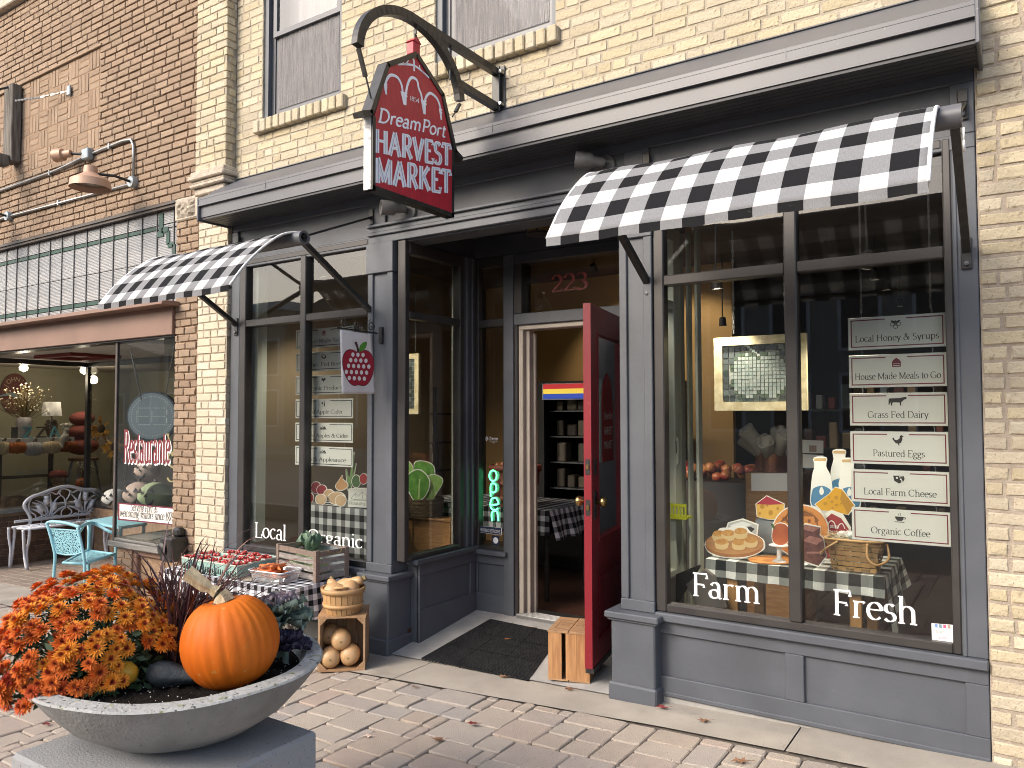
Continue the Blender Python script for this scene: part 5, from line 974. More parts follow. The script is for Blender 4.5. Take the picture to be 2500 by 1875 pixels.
half = [(-.345, 2.722), (-.345, 3.1), (-.4, 3.1), (-.235, 3.435), (0, 3.585)]
out = half+[(-y, z) for y, z in half[::-1][1:]]
b = MB(); b.plate([YZ(y, z, XS-.052) for y, z in [(-.35, 2.725), (-.35, 3.11), (-.235, 3.42), (0, 3.565), (.235, 3.42), (.35, 3.11), (.35, 2.725)]], (.05, 0, 0)); b.build('core', 'old_white', hs_)
face = [(-.33, 2.742), (-.33, 3.12), (-.222, 3.418), (0, 3.555), (.222, 3.418), (.33, 3.12), (.33, 2.742)]
b = MB(); b.plate([YZ(y, z) for y, z in face], (.008, 0, 0)); b.build('face', 'sign_red', hs_)
b = MB()
for a, c, w in (((-.336, 2.722), (-.336, 3.11), .022), ((.336, 2.722), (.336, 3.11), .022), ((-.345, 2.734), (.345, 2.734), .024)): b.bar(YZ(*a, XS-.02), YZ(*c, XS-.02), w, .06, (1, 0, 0))
b.build('frame', 'sign_black', hs_)
for sg_ in (-1, 1):
    b = MB()
    for (a, c) in (((.36, 3.115), (.232, 3.43)), ((.24, 3.42), (.0, 3.572)), ((.425, 3.095), (.35, 3.125))): b.bar(YZ(sg_*a[0], a[1], XS-.02), YZ(sg_*c[0], c[1], XS-.02), .028, .07, (1, 0, 0))
    b.build('roof_board', 'sign_black', hs_)
b = MB(); b.bbox((XS-.04, YC-.03, 3.57), (XS+.012, YC+.03, 3.64), .004); b.plate([YZ(-.036, 3.64, XS-.045), YZ(.036, 3.64, XS-.045), YZ(0, 3.672, XS-.045)], (.06, 0, 0)); b.build('cupola', 'sign_red', hs_)
def Sp(x, y_): return atX('s', x, y_, XS+.008)
nX = (1, 0, 0)
def arch(pts_, w): b = MB(); strip(b, spline([Sp(*q) for q in pts_], 8), w, nX, .0015); b.build('arch_ornament', 'sign_white', hs_)
arch([(300, 470), (303, 400), (340, 345), (395, 360), (430, 420), (442, 500)], .016); arch([(465, 500), (480, 420), (510, 365), (555, 385), (570, 450), (590, 500), (598, 560)], .016); arch([(615, 580), (630, 520), (665, 490), (715, 530), (740, 590), (748, 650)], .016)
arch([(400, 255), (470, 255), (540, 270), (600, 315), (655, 365)], .012); arch([(440, 235), (462, 258), (490, 215)], .009); arch([(520, 205), (532, 235), (532, 310)], .014); arch([(575, 262), (585, 300), (620, 330)], .009)
for x, y0, y1, w in ((302, 410, 500, .022), (453, 480, 585, .042), (612, 545, 660, .036), (748, 615, 705, .02)):
    b = MB(); strip(b, [Sp(x-6, y0), Sp(x, (y0+y1)/2), Sp(x+4, y1)], [w*1.25, w*.9, w*.6], nX, .0018); b.build('pillar_ornament', 'sign_white', hs_)
    b = MB(); [strip(b, [Sp(x-22*w/.042, y0+q), Sp(x+24*w/.042, y0+q+4)], .01, nX, .002) for q in (6, 30)]; b.build('pillar_ornament', 'sign_white', hs_)
def sline(s_, p0, p1, top, wt, **kw):
    o_, e_, t_ = Sp(*p0), Sp(*p1), Sp(*top); u_ = e_-o_; cap_ = (t_-o_).length
    letter('lettering', s_, o_, u_, ZU, cap_, 'sign_white', hs_, fit=u_.length, lift=.0016, **kw)
    if wt: letter('lettering', s_, o_, u_, ZU, cap_, 'inline_blue', hs_, fit=u_.length, lift=.004, thick=2.2, thin=.1, serif=False, nib=0)
sline('1854', (497, 545), (575, 572), (497, 508), 0, thick=10, thin=4, nib=0)
sline('DreamPort', (235, 718), (785, 848), (245, 612), 0, serif=False, thick=12, thin=9, slant=.18, nib=30)
sline('HARVEST', (208, 968), (832, 1082), (208, 775), 1, thick=22, thin=9, nib=0); sline('MARKET', (215, 1214), (832, 1303), (215, 1010), 1, thick=22, thin=9, nib=0)
br = thing('sign_bracket', 'black iron arched bracket carrying the red barn sign', 'bracket', (XS, 0, 3.65))
arc_ = [Vector((XS, -.86+.432*math.cos(R(a)), 3.43+.335*math.sin(R(a)))) for a in range(178, -1, -6)]
b = MB()
for i in range(len(arc_)-1): b.bar(arc_[i], arc_[i+1]+(arc_[i+1]-arc_[i])*.08, .05, .042, (1, 0, 0))
b.build('arch', 'black_metal', br)
b = MB(); b.bar((XS, -.9, 3.768), (XS, -.04, 3.775), .045, .04, (1, 0, 0)); b.build('top_bar', 'black_metal', br); b = MB(); b.bar((XS, -.45, 3.55), (XS, -.04, 3.545), .045, .04, (1, 0, 0)); b.build('lower_bar', 'black_metal', br)
b = MB(); b.tube([(XS, -.52, 3.55), (XS, -.52, 3.775)], .008, 6); b.build('strut', 'black_metal', br); b = MB(); b.bbox((XS-.03, -.045, 3.51), (XS+.03, -.03, 3.81)); b.bbox((XS-.045, -.012, 3.5), (XS+.05, -.001, 3.82)); b.build('wall_plate', 'black_metal', br)
for z in (3.56, 3.77): b = MB(); b.lathe([(.012, 0), (.012, .05), (0, .05)], (XS+.036, -.0, z), 8, (0, -1, 0)); b.build('bolt', 'chain_metal', br)
b = MB()
for i in range(4): b.bar((XS, YC, 3.75-i*.03), (XS, YC, 3.722-i*.03), .022 if i % 2 else .007, .007 if i % 2 else .022, (0, 1, 0))
b.build('chain', 'black_metal', br, kind='stuff')
for y0, y1, z1 in ((-1.285, -1.19, 3.2), (-.43, -.5, 3.3)): b = MB(); b.bar((XS, y0, 3.43), (XS, (y0*.45+y1*.55), 3.3 if z1 < 3.25 else 3.37), .022, .014); b.tube([(XS, (y0*.45+y1*.55), 3.31 if z1 < 3.25 else 3.37), (XS, y1, z1 if z1 < 3.25 else 3.33)], .005, 5); b.build('turnbuckle', 'black_metal', br)
# ================================================================== awnings
gingham('awning_check', p=.186, dark=(.014, .014, .016), mid=(.27, .275, .285), light=(.7, .7, .7), tl=.32); mat('hem_white', (.72, .72, .72), .8, c2=(.55, .55, .54), vs=60)
def awning(x0, x1, lab):
    t = thing('awning', lab, 'awning', ((x0+x1)/2, -.6, 2.3), 'black and white checked awnings'); rnd = random.Random(int(x0*10))
    PR = spline([(0, -.64, 2.765), (0, -.77, 2.725), (0, -.92, 2.615), (0, -1.055, 2.48), (0, -1.165, 2.335)], 5); n = len(PR)-1
    def fp(u, v):
        q = v*n; i = min(n-1, int(q)); p = PR[i].lerp(PR[i+1], q-i); sag = .006*math.sin(u*math.pi*5)*(1-v)**2+.0018*math.sin(u*17+v*3)
        return (x0+(x1-x0)*u, p.y, p.z+sag-.02*math.sin(u*math.pi)*(v < .3)*(1-v/.3))
    b = MB(); b.grid(fp, 40, 16, uv=lambda u, v: (u*(x1-x0)+.02, v*.7-.05)); f = b.build('fabric', 'awning_check', t, smooth=True); md = f.modifiers.new('thick', 'SOLIDIFY'); md.thickness = .003
    b = MB(); b.grid(lambda u, v: (x0+(x1-x0)*u, -1.172-.002*math.sin(u*60)*v, 2.335+.0018*math.sin(u*17+3)-v*.038-.001*math.sin(u*45)*v), 60, 2, uv=lambda u, v: (u*(x1-x0)+.02, .652+v*.04)); b.build('valance', 'awning_check', t, smooth=True)
    for x in (x0, x1): b = MB(); b.tube([Vector(fp(0 if x == x0 else 1, j/16)) for j in range(17)], .008, 6); b.build('edge_hem', 'hem_white', t, smooth=True)
    b = MB(); b.tube([(x0, -1.16, 2.325), (x1, -1.16, 2.325)], .012, 7); b.build('front_rod', 'black_metal', t)
    b = MB(); b.lathe([(.03, 0), (.047, 0), (.047, x1-x0+.12), (.03, x1-x0+.12), (.03, x1-x0+.02), (0, x1-x0+.02)], (x0-.04, -.655, 2.715), 20, (1, 0, 0)); b.build('roller_tube', 'grey_metal', t, smooth=True, angle=40)
    for xx, sg_ in ((x0-.02, -1), (x1+.055, 1)):
        b = MB(); b.bar((xx, -.66, 2.72), (xx, -.0, 2.995), .014, .035, (1, 0, 0)); b.build('upper_arm', 'black_metal', t)
        b = MB(); b.bar((xx, -.66, 2.7), (xx, -.0, 2.3), .034, .034, (1, 0, 0)); b.build('lower_arm', 'black_metal', t)
        for z in (2.995, 2.3): b = MB(); b.bbox((xx-.022, -.014, z-.085), (xx+.022, -.001, z+.06), .003); q = b.build('wall_bracket', 'black_metal', t); b = MB(); b.lathe([(.011, 0), (.011, .012), (0, .014)], (xx, -.014, z-.06), 6, (0, -1, 0)); b.build('bolt', 'grey_metal', q)
    return t
awning(-5.42, -3.965, 'checked black and white awning over the left display window')
ra = awning(-1.735, -.235, 'checked black and white awning over the right display window')
b = MB(); c = Vector((-.15, -.67, 2.66)); b.tube([c, c-Vector((0, 0, .05))], .004, 6); b.tube([c-Vector((0, 0, .05))+Vector((0, .02*math.sin(a), -.022+.02*math.cos(a))) for a in [i*.628 for i in range(10)]], .0045, 6, closed=True); b.build('crank_eye', 'white', ra, smooth=True)
# ================================================================== small fittings on the shop front
mat('spot_grey', (.1, .1, .1), .5, c2=(.16, .155, .15), vs=14)
for x, z, lab, hd in ((-3.57, 2.985, 'grey wall spotlight right under the barn sign', (-.6, -.8, -.02)), (-2.03, 3.03, 'grey wall spotlight left of the right awning', (-.85, -.5, .12))):
    t = thing('wall_spotlight', lab, 'spotlight', (x, 0, z)); b = MB(); b.lathe([(.075, 0), (.07, .02), (.03, .03), (0, .03)], (x, .019, z), 24, (0, -1, 0)); b.build('base', 'spot_grey', t, smooth=True, angle=40)
    h = Vector(hd).normalized(); p = Vector((x, -.07, z+.005)); b = MB(); b.tube([(x, -.0, z), p], .02, 10); b.build('arm', 'spot_grey', t, smooth=True)
    b = MB(); b.lathe([(.02, -.02), (.03, .0), (.034, .05), (.05, .07), (.052, .16), (.046, .16), (.044, .145), (0, .145)], p-h*.02, 20, h); b.build('head', 'spot_grey', t, smooth=True, angle=40); b = MB(); b.lathe([(.043, .147), (0, .15)], p-h*.02, 14, h); b.build('lens', 'lamp_lens', t)
c = atZ('I', 1265, 1365, 2.9); c.z = 2.95; t = thing('ceiling_lamp', 'round bronze flush ceiling lamp in the entrance recess', 'lamp', c); mat('lamp_amber', (.22, .14, .05), .5); b = MB(); b.lathe([(.1, 0), (.1, -.018), (.085, -.02), (0, -.02)], c, 28); b.build('canopy', 'bronze_frame', t, smooth=True, angle=40); b = MB(); b.lathe([(.083, -.02), (.083, -.095), (.07, -.1), (0, -.1)], c, 28); b.build('drum', 'lamp_amber', t, smooth=True, angle=40)
b = MB(); b.lathe([(.088, -.09), (.088, -.106), (.08, -.106)], c, 28); [b.bar(c+Vector((.086*math.cos(a), .086*math.sin(a), -.02)), c+Vector((.086*math.cos(a), .086*math.sin(a), -.095)), .012) for a in (.4, 1.97, 3.54, 5.1)]; b.build('cage', 'bronze_frame', t)
# ---- apple flag on a scroll holder
XF = -3.8; fg = thing('garden_flag', 'white cloth flag with a red polka-dot apple beside the left window', 'flag', atX('o', 430, 150, XF))
def Op(x, y_): return atX('o', x, y_, XF)
TL, TR, BL, BR = Op(330, 140), Op(527, 168), Op(343, 540), Op(553, 540)
def fw(p, k=0.): return Vector((p.x+.0016*math.sin(p.y*16+p.z*4)+k, p.y, p.z))
mat('flag_cloth', (.72, .69, .68), .9, c2=(.64, .61, .6), vs=9, bump=.3, bs=18); mat('apple_red', (.33, .015, .035), .8); mat('leaf_green', (.08, .26, .03), .8); mat('apple_line', (.06, .02, .02), .8); mat('dot_white', (.75, .73, .72), .9)
b = MB(); b.grid(lambda u, v: fw(TL.lerp(TR, u).lerp(BL.lerp(BR, u), v)), 14, 20); f = b.build('cloth', 'flag_cloth', fg, smooth=True); f.modifiers.new('thick', 'SOLIDIFY').thickness = .002
AP = [(443, 282), (470, 270), (505, 275), (530, 305), (540, 350), (535, 410), (515, 460), (490, 485), (465, 487), (445, 483), (420, 487), (395, 475), (370, 440), (352, 390), (346, 340), (352, 300), (375, 270), (410, 267)]
def dec(pts_, m, k, nm, rad=None):
    b = MB(); q = spline([Vector((x, y_, 0)) for x, y_ in pts_], 4, True) if rad is None else [Vector((x, y_, 0)) for x, y_ in pts_]; b.poly([fw(Op(v.x, v.y), k) for v in q]); return b.build(nm, m, fg)
cx_, cy_ = 445, 378
dec([(cx_+(x-cx_)*1.03, cy_+(y_-cy_)*1.03) for x, y_ in AP], 'apple_line', .003, 'apple_outline'); dec(AP, 'apple_red', .004, 'apple'); dec([(450, 272), (455, 240), (475, 220), (497, 217), (492, 250), (472, 272)], 'leaf_green', .0045, 'leaf'); dec([(438, 285), (432, 250), (420, 222), (432, 215), (442, 240), (450, 280)], 'apple_line', .005, 'stalk')
for j, yy in enumerate((293, 328, 364, 402, 440, 474)):
    for i in range(7):
        x = 345+i*32+(16 if j % 2 else 0)+j*2; y2 = yy+(x-345)*.04
        if ((x-443)/86)**2+((y2-380)/98)**2 < 1: dec(ell(x, y2, 10.5, 14, n=10), 'dot_white', .0055, 'dot', 1)
b = MB(); b.tube([TL+Vector((0, -.02, .012)), TR+Vector((0, .06, .012))], .006, 6)
for o_, s_ in ((0., 1), (.12, -1), (.26, 1)): b.tube([TL+Vector((0, .04+o_+.035*math.cos(a)*(1-a/9), .045+.04*s_*math.sin(a)*(1-a/9))) for a in [i*.45 for i in range(18)]], .0045, 5)
b.bbox((XF-.015, -.03, TR.z-.06), (XF+.015, .0, TR.z+.06)); b.build('holder', 'black_metal', fg, smooth=False)
# ---- lettering on the shop glass
for s_, v, a, c_, tp_, lab in (('Farm', 'w', (125, 1340), (690, 1405), (125, 1155), 'white word Farm on the right display window'), ('Fresh', 'w', (1262, 1495), (1965, 1580), (1262, 1290), 'white word Fresh on the right display window'), ('Local', 'L', (1525, 272), (1718, 298), (1525, 182), 'white word Local on the left display window'), ('Organic', 'L', (1843, 300), (2178, 345), (1843, 222), 'white word Organic on the left display window')):
    o_, e_, t_ = atY(v, *a, .0345), atY(v, *c_, .0345), atY(v, *tp_, .0345); u_ = Vector((e_.x-o_.x, 0, (e_.z-o_.z)*.3)); zz = o_.z if s_ != 'Organic' else o_.z; t = letter('window_lettering', s_, (o_.x, .0345, zz), u_, ZU, t_.z-o_.z, 'vinyl_white', None, fit=u_.length, thick=10, thin=3, lift=.0003); tag(t, lab, 'lettering')
mat('decal_pink', (.6, .1, .2), .6); mat('decal_blue', (.15, .25, .5), .6)
P = [atY('A', *q, .0335) for q in ((1657, 790), (1785, 800), (1787, 915), (1660, 895))]; t = thing('window_sticker', 'small white installer sticker in the lower right window corner', 'sticker', P[3]); b = MB(); b.plate(P, (0, -.0008, 0)); b.build('paper', 'vinyl_white', t)
for i, m in enumerate(('decal_blue', 'mer_blue', 'decal_pink', 'pale_pink')): a = P[0].lerp(P[1], .15+i*.2); b = MB(); b.box((a.x, .032, a.z-.018), (a.x+.012, .0326, a.z-.001)); b.build('stripe', m, t)
letter('lettering', 'Retailworks Inc', P[3].lerp(P[0], .5)+Vector((.004, -.0014, 0)), XU, ZU, .016, 'sign_ink', t, serif=False, thick=5, thin=4, slant=.2, fit=.072); letter('lettering', 'Was Here', P[3].lerp(P[0], .15)+Vector((.025, -.0014, 0)), (1, 0, .15), ZU, .012, 'decal_pink', t, serif=False, thick=7, thin=5, fit=.04)
# ================================================================== produce outside the shop
def upz(v, x, y, bp):
    ox, oy, s_ = VIEW[v]; d = MW @ np.array([ox+x*s_-CX, oy+y*s_-CY, FPX]); h = np.array([bp[0]-CAM[0], bp[1]-CAM[1], 0]); return CAM[2]+(h @ h)/(d @ h)*d[2]
gingham('table_check', p=.072, dark=(.012, .012, .014), mid=(.27, .27, .29), light=(.75, .75, .77)); mat('black_plastic', (.015, .015, .017), .5)
TX0, TX1, TY0, TY1, TZ = -5.42, -4.06, -.62, -.06, .392
tb = thing('produce_table', 'low table under a checked cloth below the left display window', 'table', ((TX0+TX1)/2, -.35, zg(-4.7)))
b = MB(); b.bbox((TX0, TY0, TZ-.03), (TX1, TY1, TZ-.004)); b.build('table_top', 'weathered_wood', tb)
for x in (TX0+.06, TX1-.06):
    for y in (TY0+.06, TY1-.06): b = MB(); b.bbox((x-.025, y-.025, zg(x, y)), (x+.025, y+.025, TZ-.03)); b.build('leg', 'weathered_wood', tb)
b = MB(); b.grid(lambda u, v: (TX0-.01+(TX1-TX0+.02)*u, TY0-.01+(TY1-TY0+.02)*v, TZ+.002*math.sin(u*30+v*9)), 24, 10, uv=lambda u, v: (u*1.38, v*.58)); b.build('cloth', 'table_check', tb, smooth=True)
b = MB(); b.grid(lambda u, v: (TX0-.01+(TX1-TX0+.02)*u, TY0-.01-.012*v-.016*math.sin(u*46)*v, TZ-.2*v), 70, 5, uv=lambda u, v: (u*1.38, -v*.2)); b.build('cloth_drop', 'table_check', tb, smooth=True)
b = MB(); b.grid(lambda u, v: (TX1+.01+.012*v+.02*math.sin(u*16+1)*v, TY0-.01+(TY1-TY0+.02)*u, TZ-(.22+.03*u)*v), 40, 5, uv=lambda u, v: (1.38+v*.22, u*.58)); b.build('cloth_drop', 'table_check', tb, smooth=True)
# cartons of cherry tomatoes
mat('carton_green', (.24, .38, .34), .9, c2=(.3, .45, .4), vs=10, bump=.6, bs=90); mat('carton_rim', (.5, .52, .44), .9); mat('tomato', (.35, .015, .015), .25, c2=(.42, .03, .02), vs=8, rnd=.15, coat=.4); mat('green_stalk', (.1, .2, .04), .7)
rnd = random.Random(21); cart = None
def carton(c, rz):
    t = thing('berry_carton', 'x', 'carton', c, 'cartons of cherry tomatoes on the produce table', rz); s0, s1, h = .05, .062, .095; b = MB()
    V = [(x*k, y*k, z) for z, k in ((0, s0), (h, s1), (h, s1-.004), (.004, s0-.004)) for x, y in ((-1, -1), (1, -1), (1, 1), (-1, 1))]; F = [(3, 2, 1, 0), (12, 13, 14, 15)]
    for r_ in (0, 4, 8):
        for k in range(4): F.append((r_+k, r_+(k+1) % 4, r_+4+(k+1) % 4, r_+4+k))
    b.add(V, F); q = b.mesh('carton', 'carton_green'); link('body', q, None).parent = t
    b = MB()
    for sx, sy, w, d in ((0, -1, 1, .08), (0, 1, 1, .08), (-1, 0, .08, .86), (1, 0, .08, .86)): b.box((sx*s1-w*s1, sy*s1-d*s1*.5-(.0 if d < .5 else s1*.43*0), h-.008), (sx*s1+w*s1, sy*s1+d*s1*.5, h+.002)) if d < .5 else b.box((sx*s1-.003, -s1*.95, h-.008), (sx*s1+.003, s1*.95, h+.002))
    link('rim', b.mesh('rim', 'carton_rim'), None).parent = t
    for i in range(5):
        b = MB(); x = (-.8+.4*i)*s0; b.box((x-.0015, -s0*1.12-.003, .012), (x+.0015, -s0*1.05, .05)); link('slot', b.mesh('slot', 'black_plastic'), None).parent = t
    b = MB(); nt = rnd.randint(9, 16)
    for i in range(nt):
        p = Vector((rnd.uniform(-.042, .042), rnd.uniform(-.042, .042), h-.012+rnd.uniform(0, .022))); r_ = rnd.uniform(.011, .015); b.lathe([(math.sin(R(a))*r_, -math.cos(R(a))*r_) for a in (0, 36, 72, 108, 144, 180)], p, 9)
    o = link('tomatoes', b.mesh('tomatoes', 'tomato', True), None, 'stuff'); o.parent = t
    b = MB(); b.grid(lambda u, v: ((u-.5)*.1, (v-.5)*.1, h-.02), 1, 1); link('tomato_fill', b.mesh('fill', 'tomato'), None).parent = t  # flat tomato-coloured sheet filling the carton beneath the loose tomatoes
    return t
names = {}
for j, yy in enumerate((-.535, -.4, -.265)):
    for i, xx in enumerate((-4.67, -4.805, -4.94, -5.075, -5.21)):
        if (i, j) in ((4, 2),): continue
        t = carton(Vector((xx-.02*j, yy, TZ+.004)), rnd.uniform(-.06, .06)); t['label'] = 'teal pulp carton of cherry tomatoes, %s row from the street, %s from the slatted crate' % (('front', 'middle', 'back')[j], ('first', 'second', 'third', 'fourth', 'fifth')[i])
# plastic tub of carrots
mat('carrot', (.62, .17, .04), .6, c2=(.55, .13, .03), vs=18, strz=(1, 1, 1), bump=.4, bs=70); glassmat('plastic_tub', (.9, .92, .95), .02, .28); mat('tub_rim', (.7, .72, .76), .4)
ct = Vector((-4.36, -.47, TZ+.004)); tu = thing('plastic_tub', 'clear plastic tub heaped with carrots on the produce table', 'tub', ct); lx, ly, h = .155, .105, .078; a_ = R(6)
def rr_(kx, ky, z, n=5):
    out_ = []
    for sx, sy, a0 in ((1, 1, 0), (-1, 1, 90), (-1, -1, 180), (1, -1, 270)):
        for q in range(n): a = R(a0+90*q/(n-1)); out_.append((sx*(kx-.025)+.025*math.cos(a), sy*(ky-.025)+.025*math.sin(a), z))
    c_, s_ = math.cos(a_), math.sin(a_); return [(ct.x+x*c_-y*s_, ct.y+x*s_+y*c_, ct.z+z_) for x, y, z_ in out_]
b = MB(); V = rr_(lx-.02, ly-.02, 0)+rr_(lx, ly, h); n_ = 20; b.add(V, [tuple(range(n_))[::-1]]+[(k, (k+1) % n_, n_+(k+1) % n_, n_+k) for k in range(n_)]); b.build('body', 'plastic_tub', tu, smooth=True, angle=50)
b = MB(); b.tube([Vector(p) for p in rr_(lx+.002, ly+.002, h)], .0055, 6, closed=True); b.build('rim', 'tub_rim', tu, smooth=True)
b = MB(); pr_ = [(0, 0), (.011, .004), (.015, .02), (.013, .06), (.009, .11), (.004, .145), (0, .15)]; b.lathe(pr_, (0, 0, 0), 9, (1, 0, 0)); cm = b.mesh('carrot', 'carrot', True); rnd = random.Random(5)
for i in range(26):
    lay_ = i//9; x, y = rnd.uniform(-.09, .06), rnd.uniform(-.06, .06); z = .02+lay_*.034+rnd.uniform(0, .014); m_ = Matrix.Translation(ct+Vector((x, y, z+.006))) @ Matrix.Rotation(rnd.choice((-1, 1))*rnd.uniform(.2, 1.4)+.3, 4, 'Z') @ Matrix.Rotation(rnd.uniform(-.15, .1), 4, 'Y') @ Matrix.Translation((-.06, 0, 0)) @ Matrix.Diagonal((rnd.uniform(.75, 1.05), 1, 1, 1))
    o = link('carrot', cm, None, mw=m_); tag(o, 'orange carrot heaped in the clear plastic tub', 'carrot', 'carrots in the plastic tub')
b = MB(); b.plate([atZ('r', *q, TZ+.006) for q in ((775, 515), (930, 520), (905, 400), (840, 400))], (0, 0, .002)); tag(b.build('paper_sheet', 'cream_mortar'), 'brown paper sheet lying left of the carrot tub', 'paper')
# slatted crate of squash and greens
mat('grey_wood', (.2, .17, .15), .9, c2=(.3, .28, .26), vs=14, strz=(1, 6, 6), bump=.8, bs=60); mat('post_wood', (.16, .115, .09), .9, c2=(.22, .165, .135), vs=16, strz=(6, 6, .6), bump=.6, bs=60)
o_ = Vector((-4.06, -.375, TZ+.004)); al = R(172); ux = Vector((math.cos(al), math.sin(al), 0)); uy = Vector((ux.y, -ux.x, 0)); LW, LD, LH = .5, .28, .215
if uy.y < 0: uy = -uy
sc_ = thing('slatted_crate', 'weathered slatted wooden crate of cabbages on the produce table', 'crate', o_)
def cp(a, c, z): return o_+ux*a+uy*c+ZU*z
def cbox(b, a0, a1, c0, c1, z0, z1):
    V = [cp(a, c, z) for z in (z0, z1) for a, c in ((a0, c0), (a1, c0), (a1, c1), (a0, c1))]; return b.add(V, [(0, 3, 2, 1), (4, 5, 6, 7), (0, 1, 5, 4), (1, 2, 6, 5), (2, 3, 7, 6), (3, 0, 4, 7)])
for a in (0, LW-.032):
    for c in (0, LD-.032): cbox(MB(), a, a+.032, c, c+.032, 0, LH).build('corner_post', 'post_wood', sc_)
for z in (.012, .066, .12, .172):
    m_ = 'post_wood' if z > .17 else 'grey_wood'
    for c in (.006, LD-.018): cbox(MB(), .032, LW-.032, c, c+.012, z, z+.036).build('slat', m_, sc_)
    for a in (.006, LW-.018): cbox(MB(), a, a+.012, .032, LD-.032, z, z+.036).build('slat', m_, sc_)
for i in range(5): cbox(MB(), .02, LW-.02, .02+i*.05, .06+i*.05, .004, .012).build('slat', 'grey_wood', sc_)
cbox(MB(), .02, LW-.02, LD-.034, LD-.02, .01, .2).build('liner', 'galvanised', sc_)
b = MB(); b.tube(spline([cp(.0, .1, LH-.01), cp(-.012, .14, LH-.035), cp(-.012, .19, LH-.03), cp(0, .22, LH-.01)], 6), .004, 5); b.build('rope_handle', 'dry_stem', sc_, smooth=True)
mat('cabbage', (.3, .4, .16), .6, c2=(.42, .5, .28), vs=12, bump=.6, bs=20); mat('kale_leaf', (.1, .17, .11), .6, c2=(.15, .23, .15), vs=14, bump=.5, bs=40)
rnd = random.Random(8)
for i, (a, c) in enumerate(((.1, .1), (.23, .14), (.36, .1), (.42, .2))):
    p = cp(a, c, .085); r_ = .065; b = MB(); b.lathe([(math.sin(R(q))*r_*(1+.06*math.sin(q)), -math.cos(R(q))*r_*.9) for q in range(0, 181, 18)], p, 14); tag(b.build('cabbage', 'cabbage', None, smooth=True), 'pale green cabbage lying inside the slatted crate', 'cabbage', 'cabbages in the slatted crate')
def ruffle_leaf(L, W_, wav, n=8, m=6, cup=.25, seed=0):
    rn = random.Random(seed); ph = rn.uniform(0, 6)
    def f(u, v):
        x = (u-.5)*2; w = W_*math.sin(math.pi*min(1, .12+v*.8))**.7*(.35+.65*v if v < .6 else .95); y = v*L
        return (x*w, y*(1-.12*x*x), cup*L*v*v+abs(x)**1.6*W_*.4+wav*math.sin(x*9+ph+v*7)*abs(x)**1.3*v+wav*.7*math.sin(v*14+x*6+ph)*v*v)
    b = MB(); b.grid(f, n, m); return b
gr = thing('leafy_greens', 'grey-green leaves sticking out of the slatted crate', 'greens', cp(.3, .14, .1)); rnd = random.Random(14)
for i in range(9):
    m_ = Matrix.Translation(cp(.36+rnd.uniform(-.12, .12), .16+rnd.uniform(-.06, .06), .155)) @ Matrix.Rotation(rnd.uniform(0, 6.28), 4, 'Z') @ Matrix.Rotation(R(rnd.uniform(15, 60)), 4, 'X'); link('leaf', ruffle_leaf(.15, .05, .014, seed=i).mesh('leaf', 'kale_leaf', True), gr, mw=m_)
# butternut squash
mat('butternut', (.43, .25, .11), .5, c2=(.48, .3, .15), vs=7, bump=.2, bs=30); mat('squash_stem', (.22, .17, .08), .85)
def squash_mesh(k=0):
    b = MB(); b.lathe([(0, -.075), (.025, -.078), (.052, -.06), (.066, -.025), (.064, .01), (.05, .045), (.038, .08), (.036, .12), (.034, .15), (.022, .168), (.0, .172)], (0, 0, 0), 18)
    for i, v in enumerate(b.v): h = v[2]; b.v[i] = (v[0]+.02*math.sin(max(0, h-.03)*9)*(k % 2*2-1), v[1]+.008*math.sin(h*20+k), v[2])
    return b.mesh('squash', 'butternut', True)
sqm = [squash_mesh(0), squash_mesh(1)]; b = MB(); b.tube([(0, 0, -.073), (0, 0, -.08)], [.008, .006], 8); sqb = b.mesh('blossom_end', 'squash_stem'); b = MB(); b.tube([(0, 0, .168), (.002, 0, .192)], [.011, .014], 8); sqs = b.mesh('stem', 'squash_stem')
def squash(p, axis, sc, lab, grp, k=0):
    t = thing('butternut_squash', lab, 'squash', p, grp); t.rotation_mode = 'QUATERNION'; t.rotation_quaternion = Vector(axis).to_track_quat('Z', 'Y'); t.scale = (sc, sc, sc)
    for nm, me in (('body', sqm[k]), ('blossom_end', sqb), ('stem', sqs)): o = bpy.data.objects.new(nm, me); COL.objects.link(o); o.parent = t
# apple crate on end with squash, bushel basket on top
mat('pine', (.4, .24, .12), .7, c2=(.28, .16, .08), vs=9, strz=(.6, 8, 8), bump=.35, bs=50, rnd=.1); mat('pine_v', (.42, .28, .16), .7, c2=(.32, .2, .11), vs=9, strz=(8, 8, .7), bump=.35, bs=50, rnd=.12); mat('pine_orange', (.42, .22, .09), .65, c2=(.27, .13, .05), vs=7, strz=(7, 7, .8), bump=.4, bs=50, rnd=.12); mat('pine_gap', (.03, .02, .012), .9)
ca = Vector((-3.813, -.579, 0)); cb_ = Vector((-3.579, -.389, 0)); cu = (cb_-ca).normalized(); cv = Vector((-cu.y, cu.x, 0)); CW = .302; CD = .30; CB = zg(-3.7, -.45)+.004; CT = .246
def crate_fn(o0, u0, v0):
    def cb2(b, a0, a1, c0, c1, z0, z1):
        V = [Vector((o0.x, o0.y, 0))+u0*a+v0*c+ZU*z for z in (z0, z1) for a, c in ((a0, c0), (a1, c0), (a1, c1), (a0, c1))]; return b.add(V, [(0, 3, 2, 1), (4, 5, 6, 7), (0, 1, 5, 4), (1, 2, 6, 5), (2, 3, 7, 6), (3, 0, 4, 7)])
    return cb2
K = crate_fn(ca, cu, cv); ac = thing('apple_crate', 'pine crate standing on its side with squash inside and basket on top', 'crate', (ca.x+.1, ca.y+.15, CB))
